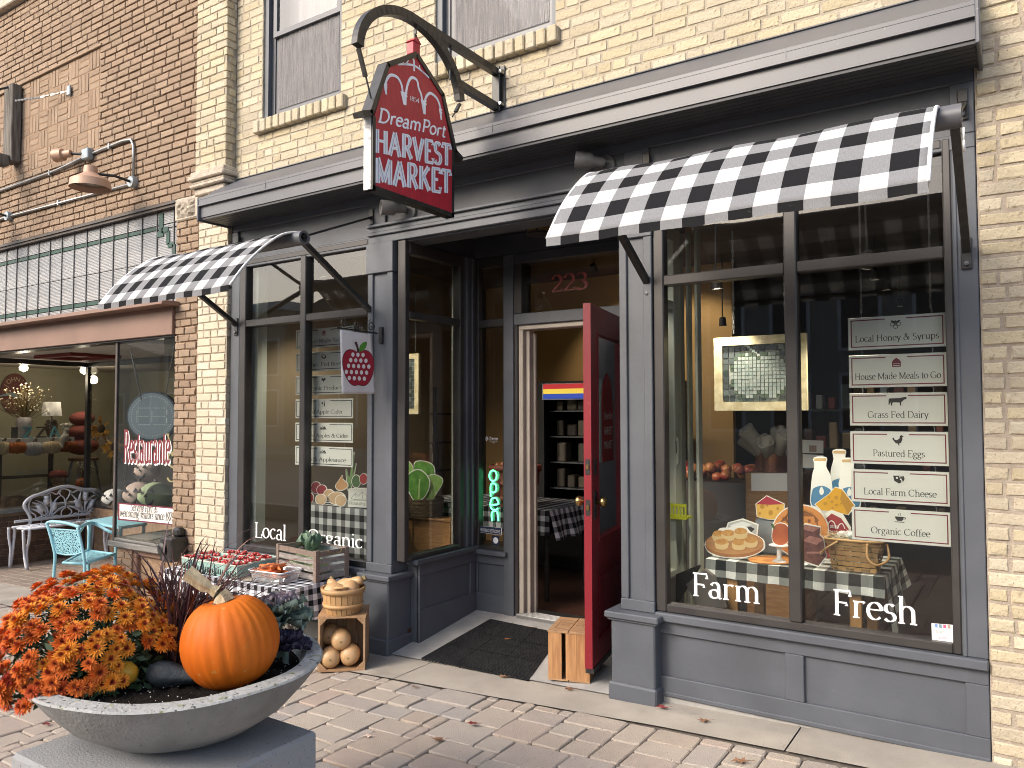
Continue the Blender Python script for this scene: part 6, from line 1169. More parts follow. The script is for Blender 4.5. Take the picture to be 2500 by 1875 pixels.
for i in range(3): q0, q1 = i*CD/3, (i+1)*CD/3-.005; K(MB(), -.004, CW+.004, q0, q1, CT-.014, CT).build('board', 'pine', ac); K(MB(), 0, CW, q0, q1, CB, CB+.012).build('board', 'pine', ac)
for i in range(3): q0, q1 = i*CD/3+.001, (i+1)*CD/3-.005; K(MB(), CW-.014, CW, q0, q1, CB+.012, CT-.014).build('board', 'pine_v', ac); K(MB(), 0, .014, q0, q1, CB+.012, CT-.014).build('board', 'pine_v', ac)
for i in range(4): a0 = .014+i*(CW-.028)/4; K(MB(), a0+.001, a0+(CW-.028)/4-.003, CD-.012, CD-.002, CB+.012, CT-.014).build('board', 'pine_v', ac)
for a0, sx in ((.014, 1), (CW-.014, -1)):
    for z0, sz in ((CB+.012, 1), (CT-.014, -1)):
        b = MB(); O = Vector((ca.x, ca.y, 0)); P = [O+cu*a0+ZU*z0, O+cu*(a0+sx*.045)+ZU*z0, O+cu*a0+ZU*(z0+sz*.045)]; b.plate([p+cv*.002 for p in P], cv*(CD-.03) if False else cv*.02); b.build('corner_block', 'pine', ac)
mat('burn_mark', (.09, .045, .02), .8)
O = Vector((ca.x, ca.y, 0))+cu*(CW+.0008)+cv*.03+ZU*.06; letter('stamp', 'Orchard', O+cv*.03+ZU*(-.1), ZU, -cv, .05, 'burn_mark', ac, serif=False, thick=8, thin=5, slant=.2, fit=.2)
Oc = Vector((ca.x, ca.y, 0))
def inC(a, c, z): return Oc+cu*a+cv*c+ZU*(CB+z)
f_ = -cv
for a, c, z, lab, k in ((.072, .075, .078, 'lower left butternut squash in the pine crate', 0), (.2, .085, .082, 'lower right butternut squash in the pine crate', 1), (.135, .095, .185, 'butternut squash resting on the two front ones in the pine crate', 0), (.06, .2, .185, 'butternut squash lying at the back of the pine crate', 1)):
    squash(inC(a, c, z), (cv+cu*(.12 if k else -.1)+ZU*.02), 1.0, lab, 'squash in the pine crate', k)
# basket
mat('basket_wood', (.43, .25, .105), .6, c2=(.42, .25, .11), vs=6, strz=(1, 1, .4), bump=.2, bs=50, rnd=.1); mat('wire', (.2, .15, .1), .5, .6)
bc = Vector((-3.765, -.405, CT+.002)); bk = thing('bushel_basket', 'round splint basket of butternut squash on the pine crate', 'basket', bc); NB = 22; r0, r1, bh = .108, .138, .165
for i in range(NB):
    a0, a1 = 2*math.pi*i/NB+.012, 2*math.pi*(i+1)/NB-.012; b = MB(); V = []
    for rr, z in ((r0, .0), (r0+.018, .055), (r1-.006, .11), (r1, bh)):
        for a in (a0, a1): V.append(bc+Vector((rr*math.cos(a), rr*math.sin(a), z)))
        for a in (a1, a0): V.append(bc+Vector(((rr-.004)*math.cos(a), (rr-.004)*math.sin(a), z)))
    F = []
    for q in range(3):
        for k in range(4): F.append((q*4+k, q*4+(k+1) % 4, q*4+4+(k+1) % 4, q*4+4+k))
    F += [(3, 2, 1, 0), (12, 13, 14, 15)]; b.add(V, F); b.build('stave', 'basket_wood', bk)
for z, h_, rr in ((.135, .03, r1+.002), (.045, .022, r0+.02)): b = MB(); b.lathe([(rr-.002, z), (rr+.004, z), (rr+.006, z+h_), (rr, z+h_)], bc, 36, caps=False); b.build('hoop', 'basket_wood', bk, smooth=True)
b = MB(); b.lathe([(0, .004), (r0, .004)], bc, 24); b.build('bottom', 'basket_wood', bk)
e0, e1 = bc+cu*(r1+.004)+ZU*.15, bc-cu*(r1+.004)+ZU*.15; md_ = bc-cv*.1+ZU*(bh+.012); b = MB(); b.tube(spline([e1, e1.lerp(md_, .6)+ZU*.0, md_, e0.lerp(md_, .6), e0], 5), .002, 5); b.build('wire_handle', 'wire', bk); b = MB(); b.tube([md_-cu*.045, md_+cu*.045], .0085, 8); b.build('grip', 'basket_wood', bk, smooth=True)
for p, ax, lab, k in ((bc+cu*-.05-cv*.04+ZU*.145, (.9, .6, -.15), 'left butternut squash standing in the round basket', 0), (bc+cu*.055-cv*.03+ZU*.15, (-.2, .9, .3), 'right butternut squash standing in the round basket', 1), (bc+cu*.0+cv*.05+ZU*.15, (.75, .3, .35), 'butternut squash at the back of the round basket', 0), (bc+cu*-.02+cv*.05+ZU*.1, (-.7, .2, .5), 'butternut squash buried in the middle of the round basket', 1)): squash(p, ax, .88, lab, 'squash in the basket', k)
# upright crate propping the door
da, db_ = Vector((-2.391, -.044, 0)), Vector((-2.167, .02, 0)); u0 = (db_-da).normalized(); v0 = Vector((-u0.y, u0.x, 0)); K2 = crate_fn(da, u0, v0); W_, D_ = .233, .31; B_ = zs(-2.28, .05)+.003; T_ = .252
dc_ = thing('door_crate', 'upright pine crate propping the red door open', 'crate', (da.x+.1, da.y+.1, B_))
for a0, a1 in ((0, .072), (.098, .165), (.168, .233)): K2(MB(), a0, a1, 0, .012, B_+.008, T_-.012).build('board', 'pine_orange', dc_)
for a0, a1 in ((0, .072), (.08, .15), (.158, .233)): K2(MB(), a0, a1, D_-.012, D_, B_+.008, T_-.012).build('board', 'pine_orange', dc_)
for c0, c1 in ((.0, .1), (.104, .205), (.209, .31)):
    K2(MB(), W_-.012 if False else W_, W_+.01, c0, c1, B_+.008, T_-.012).build('board', 'pine_orange', dc_); K2(MB(), -.01, 0, c0, c1, B_+.008, T_-.012).build('board', 'pine_orange', dc_)
for a0, a1 in ((-.012, .112), (.117, .243)): K2(MB(), a0, a1, -.004, D_+.004, T_-.012, T_).build('board', 'pine', dc_)
for a0, a1 in ((-.01, .112), (.117, .243)): K2(MB(), a0, a1, 0, D_, B_, B_+.008).build('board', 'pine', dc_)
O = Vector((da.x, da.y, T_+.0006))
for i, s_ in enumerate(('HEREFORD', 'FOR', 'GOAT', 'FARM')): sans('stamp', s_, O+u0*(.07 if i < 2 else .17)+v0*(.17-(i % 2)*.045), u0, v0, .02, 'burn_mark', dc_, fit=.075 if len(s_) > 3 else .05)
b = MB(); strip(b, [O+u0*x+v0*y for x, y in ((.02, .05), (.02, .22), (.06, .25), (.11, .23), (.16, .25), (.215, .22), (.215, .05), (.11, .03), (.02, .05))], .004, (0, 0, 1), .0004); b.build('stamp', 'burn_mark', dc_)
# rubber door mats
mat('rubber', (.008, .008, .009), .75, c2=(.014, .014, .015), vs=20, spec=.2)
def mat_(P, lab, nx, ny, zf):
    A_, B2, C2, D2 = P; c = (A_+B2+C2+D2)/4; t = thing('rubber_mat', lab, 'mat', c); f = lambda u, v: A_.lerp(B2, u).lerp(D2.lerp(C2, u), v)
    def g(u, v, h): p = f(u, v); return Vector((p.x, p.y, zf(p.x, p.y)+h))
    b = MB(); b.grid(lambda u, v: g(u, v, .008), 10, 10); [b.add([g(0 if k == 0 else 1, v, h) for v, h in ((0, .008), (1, .008), (1, 0), (0, 0))], [(0, 1, 2, 3)]) for k in (0, 1)]; [b.add([g(u, k, h) for u, h in ((0, .008), (1, .008), (1, 0), (0, 0))], [(0, 1, 2, 3)]) for k in (0, 1)]; b.build('sheet', 'rubber', t)
    b = MB(); du_ = 1/nx; dv_ = 1/ny
    for j in range(ny):
        for i in range(nx):
            u, v = (i+.5+.25*(j % 2))*du_*.97+.005, (j+.5)*dv_; p = g(u, v, .008); e1_ = (g(u+du_*.33, v, .008)-p); e2_ = (g(u, v+dv_*.33, .008)-p); V = [p-e1_, p-e2_, p+e1_, p+e2_]; b.add(V+[p+(q-p)*.6+ZU*.005 for q in V], [(4, 5, 6, 7)]+[(k, (k+1) % 4, 4+(k+1) % 4, 4+k) for k in range(4)])
    b.build('studs', 'rubber', t, kind='stuff'); b = MB()
    for k in (1, 2): strip(b, [g(k/3, v, .0135) for v in (0, 1)], .008, (0, 0, 1)); strip(b, [g(u, k/3, .0136) for u in (0, 1)], .008, (0, 0, 1))
    b.build('seam', 'rubber', t, kind='stuff'); b = MB()
    for k in range(30): p = g((k+.5)/30, 0, .004); q = g((k+.5)/30, -.03, .004); p1_ = g((k+.9)/30, 0, .004); b.plate([p, p1_, q.lerp(p1_, .3)], (0, 0, .004))
    b.build('teeth', 'rubber', t, kind='stuff'); return t
def mz(v, x, y):
    p = atZ(v, x, y, -.05)
    for _ in range(4): p = atZ(v, x, y, zs(p.x, p.y)+.008)
    return p
mat_([mz('E', 562, 998), mz('E', 1205, 1130), mz('E', 1400, 850), mz('E', 975, 765)], 'black rubber mat with raised studs in the entrance', 30, 30, zs)
# fallen leaves
mat('leaf_red', (.16, .02, .02), .8, rnd=.2); mat('leaf_brown', (.2, .1, .05), .9, rnd=.2); mat('leaf_pale', (.48, .36, .3), .9); mat('leaf_orange', (.45, .16, .04), .8)
def dead_leaf(p, s_, m, lab, seed):
    rn = random.Random(seed); n = 10; pts_ = []
    for i in range(n): a = 2*math.pi*i/n; r_ = s_*(1 if i % 2 == 0 else .5)*rn.uniform(.75, 1.15); pts_.append(Vector((r_*math.cos(a), r_*math.sin(a)*.8, rn.uniform(.002, .35)*s_)))
    b = MB(); ctr_ = Vector((0, 0, .08*s_)); b.add([p+ctr_]+[p+q for q in pts_], [(0, i+1, (i+1) % n+1) for i in range(n)]); b.tube([p+ctr_, p+Vector((s_*1.5, s_*.5, s_*.3))], .0012, 4); o = b.build('fallen_leaf', m); o.modifiers.new('thick', 'SOLIDIFY').thickness = .0008
    tag(o, lab, 'leaf', 'fallen leaves on the ground')
def gz(v, x, y):
    p = atZ(v, x, y, -.1)
    for _ in range(5): p = atZ(v, x, y, zs(p.x, p.y)+.006)
    return p
for i, (v, x, y, s_, m, lab) in enumerate((('E', 870, 1395, .035, 'leaf_red', 'dark red leaf on the pavers in front of the mat'), ('E', 235, 1470, .03, 'leaf_pale', 'pale pink leaf on the pavers right of the planter'), ('E', 1075, 885, .022, 'leaf_orange', 'small orange leaf lying on the rubber mat'), ('E', 1230, 812, .018, 'leaf_pale', 'small pale leaf at the back edge of the mat'), ('E', 1445, 1187, .035, 'leaf_brown', 'curled brown leaf in front of the door crate'), ('E', 1050, 1112, .03, 'leaf_brown', 'brown leaf at the front right of the mat'), ('E', 2005, 1297, .035, 'leaf_red', 'red leaf beside the right pilaster base'), ('E', 660, 1490, .04, 'leaf_brown', 'brown leaf on the pavers below the mat'), ('E', 520, 1172, .025, 'leaf_brown', 'small brown leaf at the edge of the concrete strip'), ('A', 290, 1375, .035, 'leaf_brown', 'dried leaf on the concrete under the right window'), ('A', 510, 1620, .04, 'leaf_brown', 'curled brown leaf at the bottom edge below the right window'), ('L', 45, 1305, .04, 'leaf_red', 'dark red leaf at the far left below the flowers'), ('L', 275, 1400, .035, 'leaf_red', 'dark leaf beside the concrete pedestal'), ('E', 105, 1190, .018, 'leaf_pale', 'tiny pale leaf near the pine crate'))):
    dead_leaf(gz(v, x, y), s_, m, lab, i)
# ================================================================== planter in the foreground
mat('cast_concrete', (.27, .27, .268), .9, c2=(.17, .17, .165), vs=7, strz=(1, 1, .45), bump=1.2, bs=90, lo=.4, hi=.72); mat('block_concrete', (.27, .275, .28), .9, c2=(.24, .245, .25), vs=4, bump=.8, bs=120); mat('soil', (.006, .005, .004), .98, c2=(.014, .012, .01), vs=60, bump=2, bs=90, spec=.08); mat('perlite', (.6, .6, .58), .9)
mat('lichen_concrete', (.34, .34, .325), .92, c2=(.27, .275, .26), vs=14, bump=1.4, bs=80); wear('lichen_concrete', ((55., .6, .66, (.05, .05, .045)), (26., .6, .7, (.17, .18, .07))))
wear('block_concrete', ((95, .63, .69, (.11, .11, .11)), (3, .52, .75, (.19, .19, .19)))); wear('cast_concrete', ((70, .66, .72, (.12, .12, .11)),))
PC = Vector((-2.572, -2.366, 0)); PR_ = .493; RZ = .652
pd = thing('planter_pedestal', 'square grey concrete pedestal under the planter bowl', 'pedestal', (-2.53, -2.45, zg(-2.5, -2.4))); b = MB(); b.bbox((-2.9, -2.8, zg(-2.5, -2.4)-.05), (-2.157, -2.1, .4), .012); b.build('block', 'block_concrete', pd)
pl = thing('planter_bowl', 'wide shallow concrete planter bowl in the foreground', 'planter', (PC.x, PC.y, .4)); n = 72; V = []; F = []; rn = random.Random(3)
prof = [(.09, .402), (.16, .405), (.27, .435), (.37, .5), (.44, .575), (.482, .632), (PR_, RZ-.006), (PR_-.006, RZ), (PR_-.062, RZ+.004), (PR_-.075, RZ-.008), (PR_-.09, .6)]
for r_, z in prof:
    for k in range(n): a = 2*math.pi*k/n; q = r_*(1+.006*math.sin(a*3+1)+.003*math.sin(a*11)); V.append((PC.x+q*math.cos(a), PC.y+q*math.sin(a), z+(.003*math.sin(a*5+2) if z > .6 else 0)))
for i in range(len(prof)-1):
    for k in range(n): F.append((i*n+k, i*n+(k+1) % n, (i+1)*n+(k+1) % n, (i+1)*n+k))
b = MB(); b.add(V[:7*n], [f for f in F if max(f) < 7*n]); b.build('shell', 'cast_concrete', pl, smooth=True); b = MB(); b.add(V[6*n:], [tuple(i-6*n for i in f) for f in F if min(f) >= 6*n]); b.build('rim', 'lichen_concrete', pl, smooth=True, angle=35)
b = MB(); rs_ = random.Random(2); b.grid(lambda u, v: (PC.x+(.42*v)*math.cos(u*2*math.pi), PC.y+.42*v*math.sin(u*2*math.pi), .613+(rs_.uniform(-.008, .012) if .2 < v < 1 else 0)), 48, 8); b.build('soil', 'soil', pl, smooth=True)
b = MB()
for i in range(260): a, q = rs_.uniform(0, 6.28), .41*math.sqrt(rs_.random()); s_ = rs_.uniform(.001, .0028); p = Vector((PC.x+q*math.cos(a), PC.y+q*math.sin(a), .622)); b.lathe([(0, -s_), (s_, 0), (0, s_)], p, 4)
b.build('perlite', 'perlite', pl, kind='stuff')
# pumpkin
mat('pumpkin_skin', (.55, .135, .008), .58, c2=(.46, .095, .006), vs=5, strz=(1, 1, .5), bump=.6, bs=28, spec=.25); mat('pumpkin_stem', (.42, .34, .22), .85, c2=(.3, .24, .14), vs=14, strz=(5, 5, 1), bump=.8, bs=50)
wear('pumpkin_skin', ((34, .67, .75, (.45, .2, .05)), (4, .55, .8, (.4, .075, .005)))); pk = thing('pumpkin', 'large orange pumpkin with thick tan stem in the planter bowl', 'pumpkin', (-2.345, -2.345, .6)); c = Vector((-2.343, -2.343, .752)); rx, rz2 = .166, .166; tilt = Matrix.Rotation(R(-10), 3, (MW[:, 2][0], MW[:, 2][1], 0)); n = 120; m_ = 26; V = []; F = []
for j in range(m_+1):
    ph = math.pi*j/m_; sr = max(0., math.sin(ph))**.86; zz = -math.cos(ph)*rz2; zz = zz*(.96 if zz > 0 else .95)
    if j > m_-4: zz -= .022*(j-(m_-4))/4
    for k in range(n):
        a = 2*math.pi*k/n; rib = abs(math.sin(a*12+.9*math.sin(a*2)+.5*math.sin(a*5)))**.35; q = rx*sr*(.965+.038*rib)*(1+.015*math.sin(a+1)); p = tilt @ Vector((q*math.cos(a), q*math.sin(a), zz)); V.append(c+p)
for j in range(m_):
    for k in range(n): F.append((j*n+k, j*n+(k+1) % n, (j+1)*n+(k+1) % n, (j+1)*n+k))
b = MB(); b.add(V, F); b.build('body', 'pumpkin_skin', pk, smooth=True)
dpt_ = 2.66; top = c+tilt @ Vector((0, 0, rz2*.86))
lft = -Vector(MW[:, 0]); st_ = [top, top+ZU*.025+lft*.012, top+ZU*.052+lft*.06, top+ZU*.085+lft*.105, top+ZU*.1+lft*.128]; SPt = spline(st_, 4); b = MB(); N_ = len(SPt); ng = 20; V = []
for i, p in enumerate(SPt):
    t_ = (SPt[min(N_-1, i+1)]-SPt[max(0, i-1)]).normalized(); u_ = t_.orthogonal().normalized(); w_ = t_.cross(u_); r_ = .036*(1-.62*min(1, i/7)) if i < 8 else .021+.005*(i-8)/max(1, N_-9)
    for k in range(ng): a = 2*math.pi*k/ng; q = r_*(1+.16*math.cos(a*5)); V.append(p+(u_*math.cos(a)+w_*math.sin(a))*q)
F = [(i*ng+k, i*ng+(k+1) % ng, (i+1)*ng+(k+1) % ng, (i+1)*ng+k) for i in range(N_-1) for k in range(ng)]+[tuple((N_-1)*ng+k for k in range(ng))]; b.add(V, F); b.build('stem', 'pumpkin_stem', pk, smooth=True, angle=50)
# chrysanthemums: every bloom its own part
mat('mum_leaf', (.022, .045, .014), .7, c2=(.04, .075, .024), vs=30, rnd=.2)
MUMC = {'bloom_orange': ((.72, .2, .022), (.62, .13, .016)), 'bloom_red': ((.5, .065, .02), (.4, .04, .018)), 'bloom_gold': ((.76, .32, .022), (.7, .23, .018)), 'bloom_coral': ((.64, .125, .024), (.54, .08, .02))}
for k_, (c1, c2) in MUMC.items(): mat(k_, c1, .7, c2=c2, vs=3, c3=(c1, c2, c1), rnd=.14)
mc_ = thing('chrysanthemum', 'mounded orange and rust chrysanthemum plant in the planter bowl', 'flowers', (-2.8, -2.58, .62)); ME = Vector((-2.81, -2.58, .655)); RX_, RZ_ = .315, .315
def bloom_mesh(m, seed, r_=.0315):
    rn = random.Random(seed); b = MB()
    for ring, (cnt, l, el) in enumerate(((20, 1., 2), (17, .92, 18), (13, .75, 38), (10, .55, 60), (6, .36, 80))):
        for i in range(cnt):
            a = 2*math.pi*(i+rn.uniform(-.3, .3)+.5*(ring % 2))/cnt; L_ = r_*l*rn.uniform(.88, 1.08); e = R(el+rn.uniform(-9, 9)); d = Vector((math.cos(a)*math.cos(e), math.sin(a)*math.cos(e), math.sin(e))); s_ = Vector((-math.sin(a), math.cos(a), 0)); u_ = d.cross(s_)*-1; w = r_*.115; o = Vector((0, 0, ring*r_*.05)); mid = o+d*L_*.6-u_*0
            b.add([o, mid+s_*w+ZU*w*.5, o+d*L_+ZU*.1*w, mid-s_*w+ZU*w*.5, mid-ZU*w*.2], [(0, 4, 1), (1, 4, 2), (2, 4, 3), (3, 4, 0)])
    me = b.mesh('bloom', m); me.materials.append(MATS['bloom_eye'])
    for k, q in enumerate(me.polygons):
        if k >= 4*50: q.material_index = 1
    return me
mat('bloom_eye', (.3, .035, .012), .8, c2=(.42, .07, .015), vs=40)
BM = {k_: [bloom_mesh(k_, s_) for s_ in range(3)] for k_ in MUMC}
rn = random.Random(31); pts_ = []; ga = math.pi*(3-math.sqrt(5)); NP = 450
for i in range(NP):
    z = 1-1.14*(i+.5)/NP; q = math.sqrt(max(0, 1-z*z)); a = ga*i; d = Vector((q*math.cos(a), q*math.sin(a), z)); d = (d+Vector((rn.gauss(0, .03), rn.gauss(0, .03), rn.gauss(0, .03)))).normalized(); pts_.append(d)
cdir = Vector(CAM)-ME; cdir.z *= .6; cdir.normalize(); back = MB(); nb_ = 0
for d in pts_:
    k = 1+rn.uniform(-.07, .05); lump = 1+.05*math.sin(d.x*7+1)*math.sin(d.y*6); p = ME+Vector((d.x*RX_, d.y*RX_, d.z*RZ_+(.0 if d.z > 0 else .0)))*k*lump
    if p.z < .66 and (Vector((p.x, p.y, 0))-PC).length < .5: p.z = max(p.z, .668)
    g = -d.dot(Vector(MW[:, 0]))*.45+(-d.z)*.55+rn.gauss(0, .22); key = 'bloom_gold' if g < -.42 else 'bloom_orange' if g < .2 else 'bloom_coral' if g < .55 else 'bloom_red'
    px_ = pix(p)
    if rn.random() < .06 or (px_[0] > 300 and px_[1] > 1590): continue
    nd = (d+Vector((0, 0, .25))+Vector((rn.gauss(0, .18), rn.gauss(0, .18), rn.gauss(0, .1)))).normalized(); m4 = Matrix.Translation(p) @ nd.to_track_quat('Z', 'Y').to_matrix().to_4x4() @ Matrix.Rotation(rn.uniform(0, 6), 4, 'Z') @ Matrix.Scale(rn.uniform(.8, 1.18), 4)
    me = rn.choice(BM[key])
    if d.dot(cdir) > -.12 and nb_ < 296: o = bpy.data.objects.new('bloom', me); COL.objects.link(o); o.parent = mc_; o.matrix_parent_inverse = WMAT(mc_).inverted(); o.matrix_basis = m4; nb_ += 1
b = MB()
for i in range(2600):
    d = Vector((rn.gauss(0, 1), rn.gauss(0, 1), rn.gauss(0, .8)+.25)).normalized(); k = rn.uniform(.62, .96); p = ME+Vector((d.x*RX_, d.y*RX_, d.z*RZ_))*k; p.z = max(p.z, .63); s_ = rn.uniform(.012, .026); u_ = Vector((rn.gauss(0, 1), rn.gauss(0, 1), rn.gauss(0, .6))).normalized(); w_ = d.cross(u_); w_ = w_.normalized() if w_.length > .01 else Vector((1, 0, 0)); b.add([p, p+u_*s_+w_*s_*.4, p+u_*s_*1.8, p+u_*s_-w_*s_*.4], [(0, 1, 2, 3)])
b.build('foliage', 'mum_leaf', mc_, kind='stuff'); b = MB()
for i in range(90): d = Vector((rn.gauss(0, 1), rn.gauss(0, 1), abs(rn.gauss(0, 1))+.2)).normalized(); b.tube([ME-ZU*.03+Vector((d.x, d.y, 0))*.04, ME+Vector((d.x*RX_, d.y*RX_, d.z*RZ_))*.92], .0025, 4)
b.build('stems', 'mum_leaf', mc_, kind='stuff')
# purple fountain grass
mat('grass_purple', (.032, .012, .017), .6, c2=(.06, .02, .024), vs=20, rnd=.3); mat('grass_bronze', (.14, .05, .03), .6, rnd=.3)
fgs = thing('fountain_grass', 'dark purple fountain grass between the flowers and the pumpkin', 'grass', (-2.6, -2.36, .62)); GC = Vector((-2.6, -2.37, .62)); rn = random.Random(12)
rtv = Vector(MW[:, 0]); fwv = Vector((MW[0, 2], MW[1, 2], 0))
for m_, cnt in (('grass_purple', 300), ('grass_bronze', 120)):
    b = MB()
    for i in range(cnt):
        a = rn.gauss(0, 1); L_ = rn.uniform(.25, .6); h = L_*rn.uniform(.55, .95); out_ = rtv*(a*.17+.05)*L_*2+fwv*rn.uniform(-.12, .2); o = GC+Vector((rn.uniform(-.07, .07), rn.uniform(-.07, .07), 0)); droop = rn.uniform(0, .7); P = [o, o+ZU*h*.55+out_*.2, o+ZU*h+out_*.6, o+ZU*h*(1-droop*.45)+out_*1.15]; P = bez(*P, n=9); s_ = Vector((rn.gauss(0, 1), rn.gauss(0, 1), 0)).normalized(); w0 = rn.uniform(.0022, .0045); V = []
        for k, p in enumerate(P): w = w0*(1-(k/9)**2)+.0003; V += [p+s_*w, p-s_*w+ZU*w*.5]
        b.add(V, [(2*k, 2*k+1, 2*k+3, 2*k+2) for k in range(9)])
    b.build('blades', m_, fgs, kind='stuff')
# ornamental kale
mat('kale_outer', (.13, .19, .15), .65, c2=(.2, .24, .2), vs=25, bump=.8, bs=40); mat('kale_mid', (.2, .19, .19), .65, c2=(.26, .2, .24), vs=22, bump=.6, bs=40); mat('kale_heart', (.3, .06, .26), .6, c2=(.22, .14, .22), vs=24); mat('kale_dark', (.03, .022, .05), .65, c2=(.06, .05, .085), vs=25, bump=.6, bs=50)
def kale(c, r_, rings, lab, cat, seed):
    t = thing('ornamental_kale', lab, cat, Vector((c.x, c.y, .62))); rn = random.Random(seed)
    for (cnt, l, el, m_, dz) in rings:
        me = [ruffle_leaf(r_*l, r_*l*.5, r_*l*.13, 12, 7, .12, seed*7+q).mesh('leaf', m_, True) for q in range(2)]
        for i in range(cnt):
            m4 = Matrix.Translation(c+ZU*dz) @ Matrix.Rotation(2*math.pi*(i+rn.uniform(-.25, .25))/cnt+dz*40, 4, 'Z') @ Matrix.Rotation(R(el+rn.uniform(-8, 8)), 4, 'X') @ Matrix.Rotation(rn.uniform(-.2, .2), 4, 'Y'); o = bpy.data.objects.new('leaf', rn.choice(me)); COL.objects.link(o); o.parent = t; o.matrix_parent_inverse = WMAT(t).inverted(); o.matrix_basis = m4
    b = MB(); b.tube([Vector((c.x, c.y, .61)), c+ZU*.01], .012, 8); b.build('stem', 'kale_outer', t)
kale(Vector((-2.42, -2.06, .77)), .125, ((11, 1.05, -8, 'kale_outer', -.012), (10, .95, 14, 'kale_outer', 0), (9, .8, 32, 'kale_mid', .006), (8, .62, 50, 'kale_mid', .012), (7, .45, 68, 'kale_heart', .016)), 'green-grey ornamental kale with purple heart behind the pumpkin', 'kale', 3)
kale(Vector((-2.335, -2.1, .668)), .085, ((12, 1.15, -2, 'kale_dark', 0), (10, .95, 22, 'kale_dark', .008), (8, .7, 45, 'kale_dark', .014)), 'dark purple ornamental kale at the right side of the planter', 'kale', 5)
# gourds
mat('gourd_yellow', (.5, .3, .02), .5, c2=(.4, .22, .02), vs=12, bump=.8, bs=40); mat('gourd_dark', (.012, .017, .021), .55, c2=(.024, .031, .036), vs=9, bump=1, bs=45, spec=.25)
def gourd(p, ax, prof_, m, lab, bumps):
    t = thing('gourd', lab, 'gourd', p); b = MB(); b.lathe(prof_, p, 24, ax); A = Vector(ax).normalized()
    for i, v in enumerate(b.v): q = Vector(v)-p; a = math.atan2(q.dot(A.orthogonal()), q.dot(A.cross(A.orthogonal()))); k = 1+bumps*math.sin(a*5); pr2 = A*q.dot(A); b.v[i] = tuple(p+pr2+(q-pr2)*k)
    b.build('body', m, t, smooth=True); b = MB(); b.tube([p+A*prof_[-1][1], p+A*(prof_[-1][1]+.02)], [.006, .008], 7); b.build('stem', 'squash_stem', t)
gourd(Vector((-2.565, -2.60, .672)), (-.75, -.5, .05), [(0, -.045), (.022, -.042), (.037, -.02), (.038, .0), (.03, .025), (.017, .05), (.011, .08), (.006, .095), (0, .097)], 'gourd_yellow', 'small warty yellow gourd at the planter rim', .08)
gourd(Vector((-2.47, -2.49, .655)), (.85, .45, -.05), [(0, -.075), (.03, -.07), (.046, -.04), (.045, -.01), (.034, .03), (.026, .06), (.024, .09), (.014, .11), (0, .115)], 'gourd_dark', 'dark blue-black gourd lying against the pumpkin', .06)
# ================================================================== shop interior
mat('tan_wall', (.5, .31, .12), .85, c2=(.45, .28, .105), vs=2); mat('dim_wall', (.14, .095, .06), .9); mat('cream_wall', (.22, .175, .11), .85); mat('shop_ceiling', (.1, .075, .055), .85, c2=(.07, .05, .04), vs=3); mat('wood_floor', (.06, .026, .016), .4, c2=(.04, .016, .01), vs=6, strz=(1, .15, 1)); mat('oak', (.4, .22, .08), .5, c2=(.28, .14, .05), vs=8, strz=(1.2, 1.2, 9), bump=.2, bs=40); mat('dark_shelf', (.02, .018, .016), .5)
FZ = .03
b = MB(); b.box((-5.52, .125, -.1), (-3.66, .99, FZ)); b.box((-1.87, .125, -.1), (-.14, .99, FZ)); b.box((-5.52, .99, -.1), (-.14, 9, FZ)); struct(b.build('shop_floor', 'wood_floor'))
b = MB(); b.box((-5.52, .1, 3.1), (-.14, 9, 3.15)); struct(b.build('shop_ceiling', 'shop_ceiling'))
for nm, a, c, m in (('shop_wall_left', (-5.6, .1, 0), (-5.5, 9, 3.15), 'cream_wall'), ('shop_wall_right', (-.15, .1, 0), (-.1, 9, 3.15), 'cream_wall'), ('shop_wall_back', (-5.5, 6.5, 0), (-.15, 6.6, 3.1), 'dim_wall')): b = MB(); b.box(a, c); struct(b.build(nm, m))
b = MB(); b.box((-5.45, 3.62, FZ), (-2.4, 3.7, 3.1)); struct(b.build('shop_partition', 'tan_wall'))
b = MB(); b.box((-5.5, .1, .04), (-3.72, .14, .45)); b.box((-1.7, .1, .04), (-.15, .14, .45)); struct(b.build('window_back', 'dark_shelf'))
for x0, x1, y0, y1 in ((-5.4, -5.3, .1, .2), (-3.72, -3.66, .7, .83)): b = MB(); b.bbox((x0, y0, .5), (x1, y1, 2.79)); tag(b.build('window_post', 'mint_white'), 'pale mint inner post at the left edge of the left window' if x0 < -5 else 'pale mint inner post behind the entrance side window', 'post')
# lamps: the lit track spots seen through the glass
mat('lamp_on', (1, .9, .7), .4, emit=(1, .88, .68), es=14.)
def spot(p, aim, lab, e=22, ang=70):
    t = thing('track_spot', lab, 'spotlight', p, 'lit ceiling spots in the shop'); d = (Vector(aim)-Vector(p)).normalized(); b = MB(); b.lathe([(.012, -.09), (.03, -.08), (.036, 0), (.03, 0), (.026, -.02)], p, 14, d); b.tube([Vector(p)-d*.08, Vector((p[0], p[1], 3.1))], .006, 5); b.build('can', 'dark_shelf', t, smooth=True, angle=40); b = MB(); b.lathe([(.028, -.006), (0, -.005)], p, 12, d); b.build('lens', 'lamp_on', t)
    if e: l = bpy.data.lights.new('spot_light', 'SPOT'); l.energy = e; l.spot_size = R(ang); l.spot_blend = .6; l.color = (1, .87, .7); l.shadow_soft_size = .03; o = bpy.data.objects.new('spot_light', l); COL.objects.link(o); o.parent = t; o.matrix_parent_inverse = WMAT(t).inverted(); o.location = Vector(p)+d*.03; o.rotation_euler = (-d).to_track_quat('Z', 'Y').to_euler()
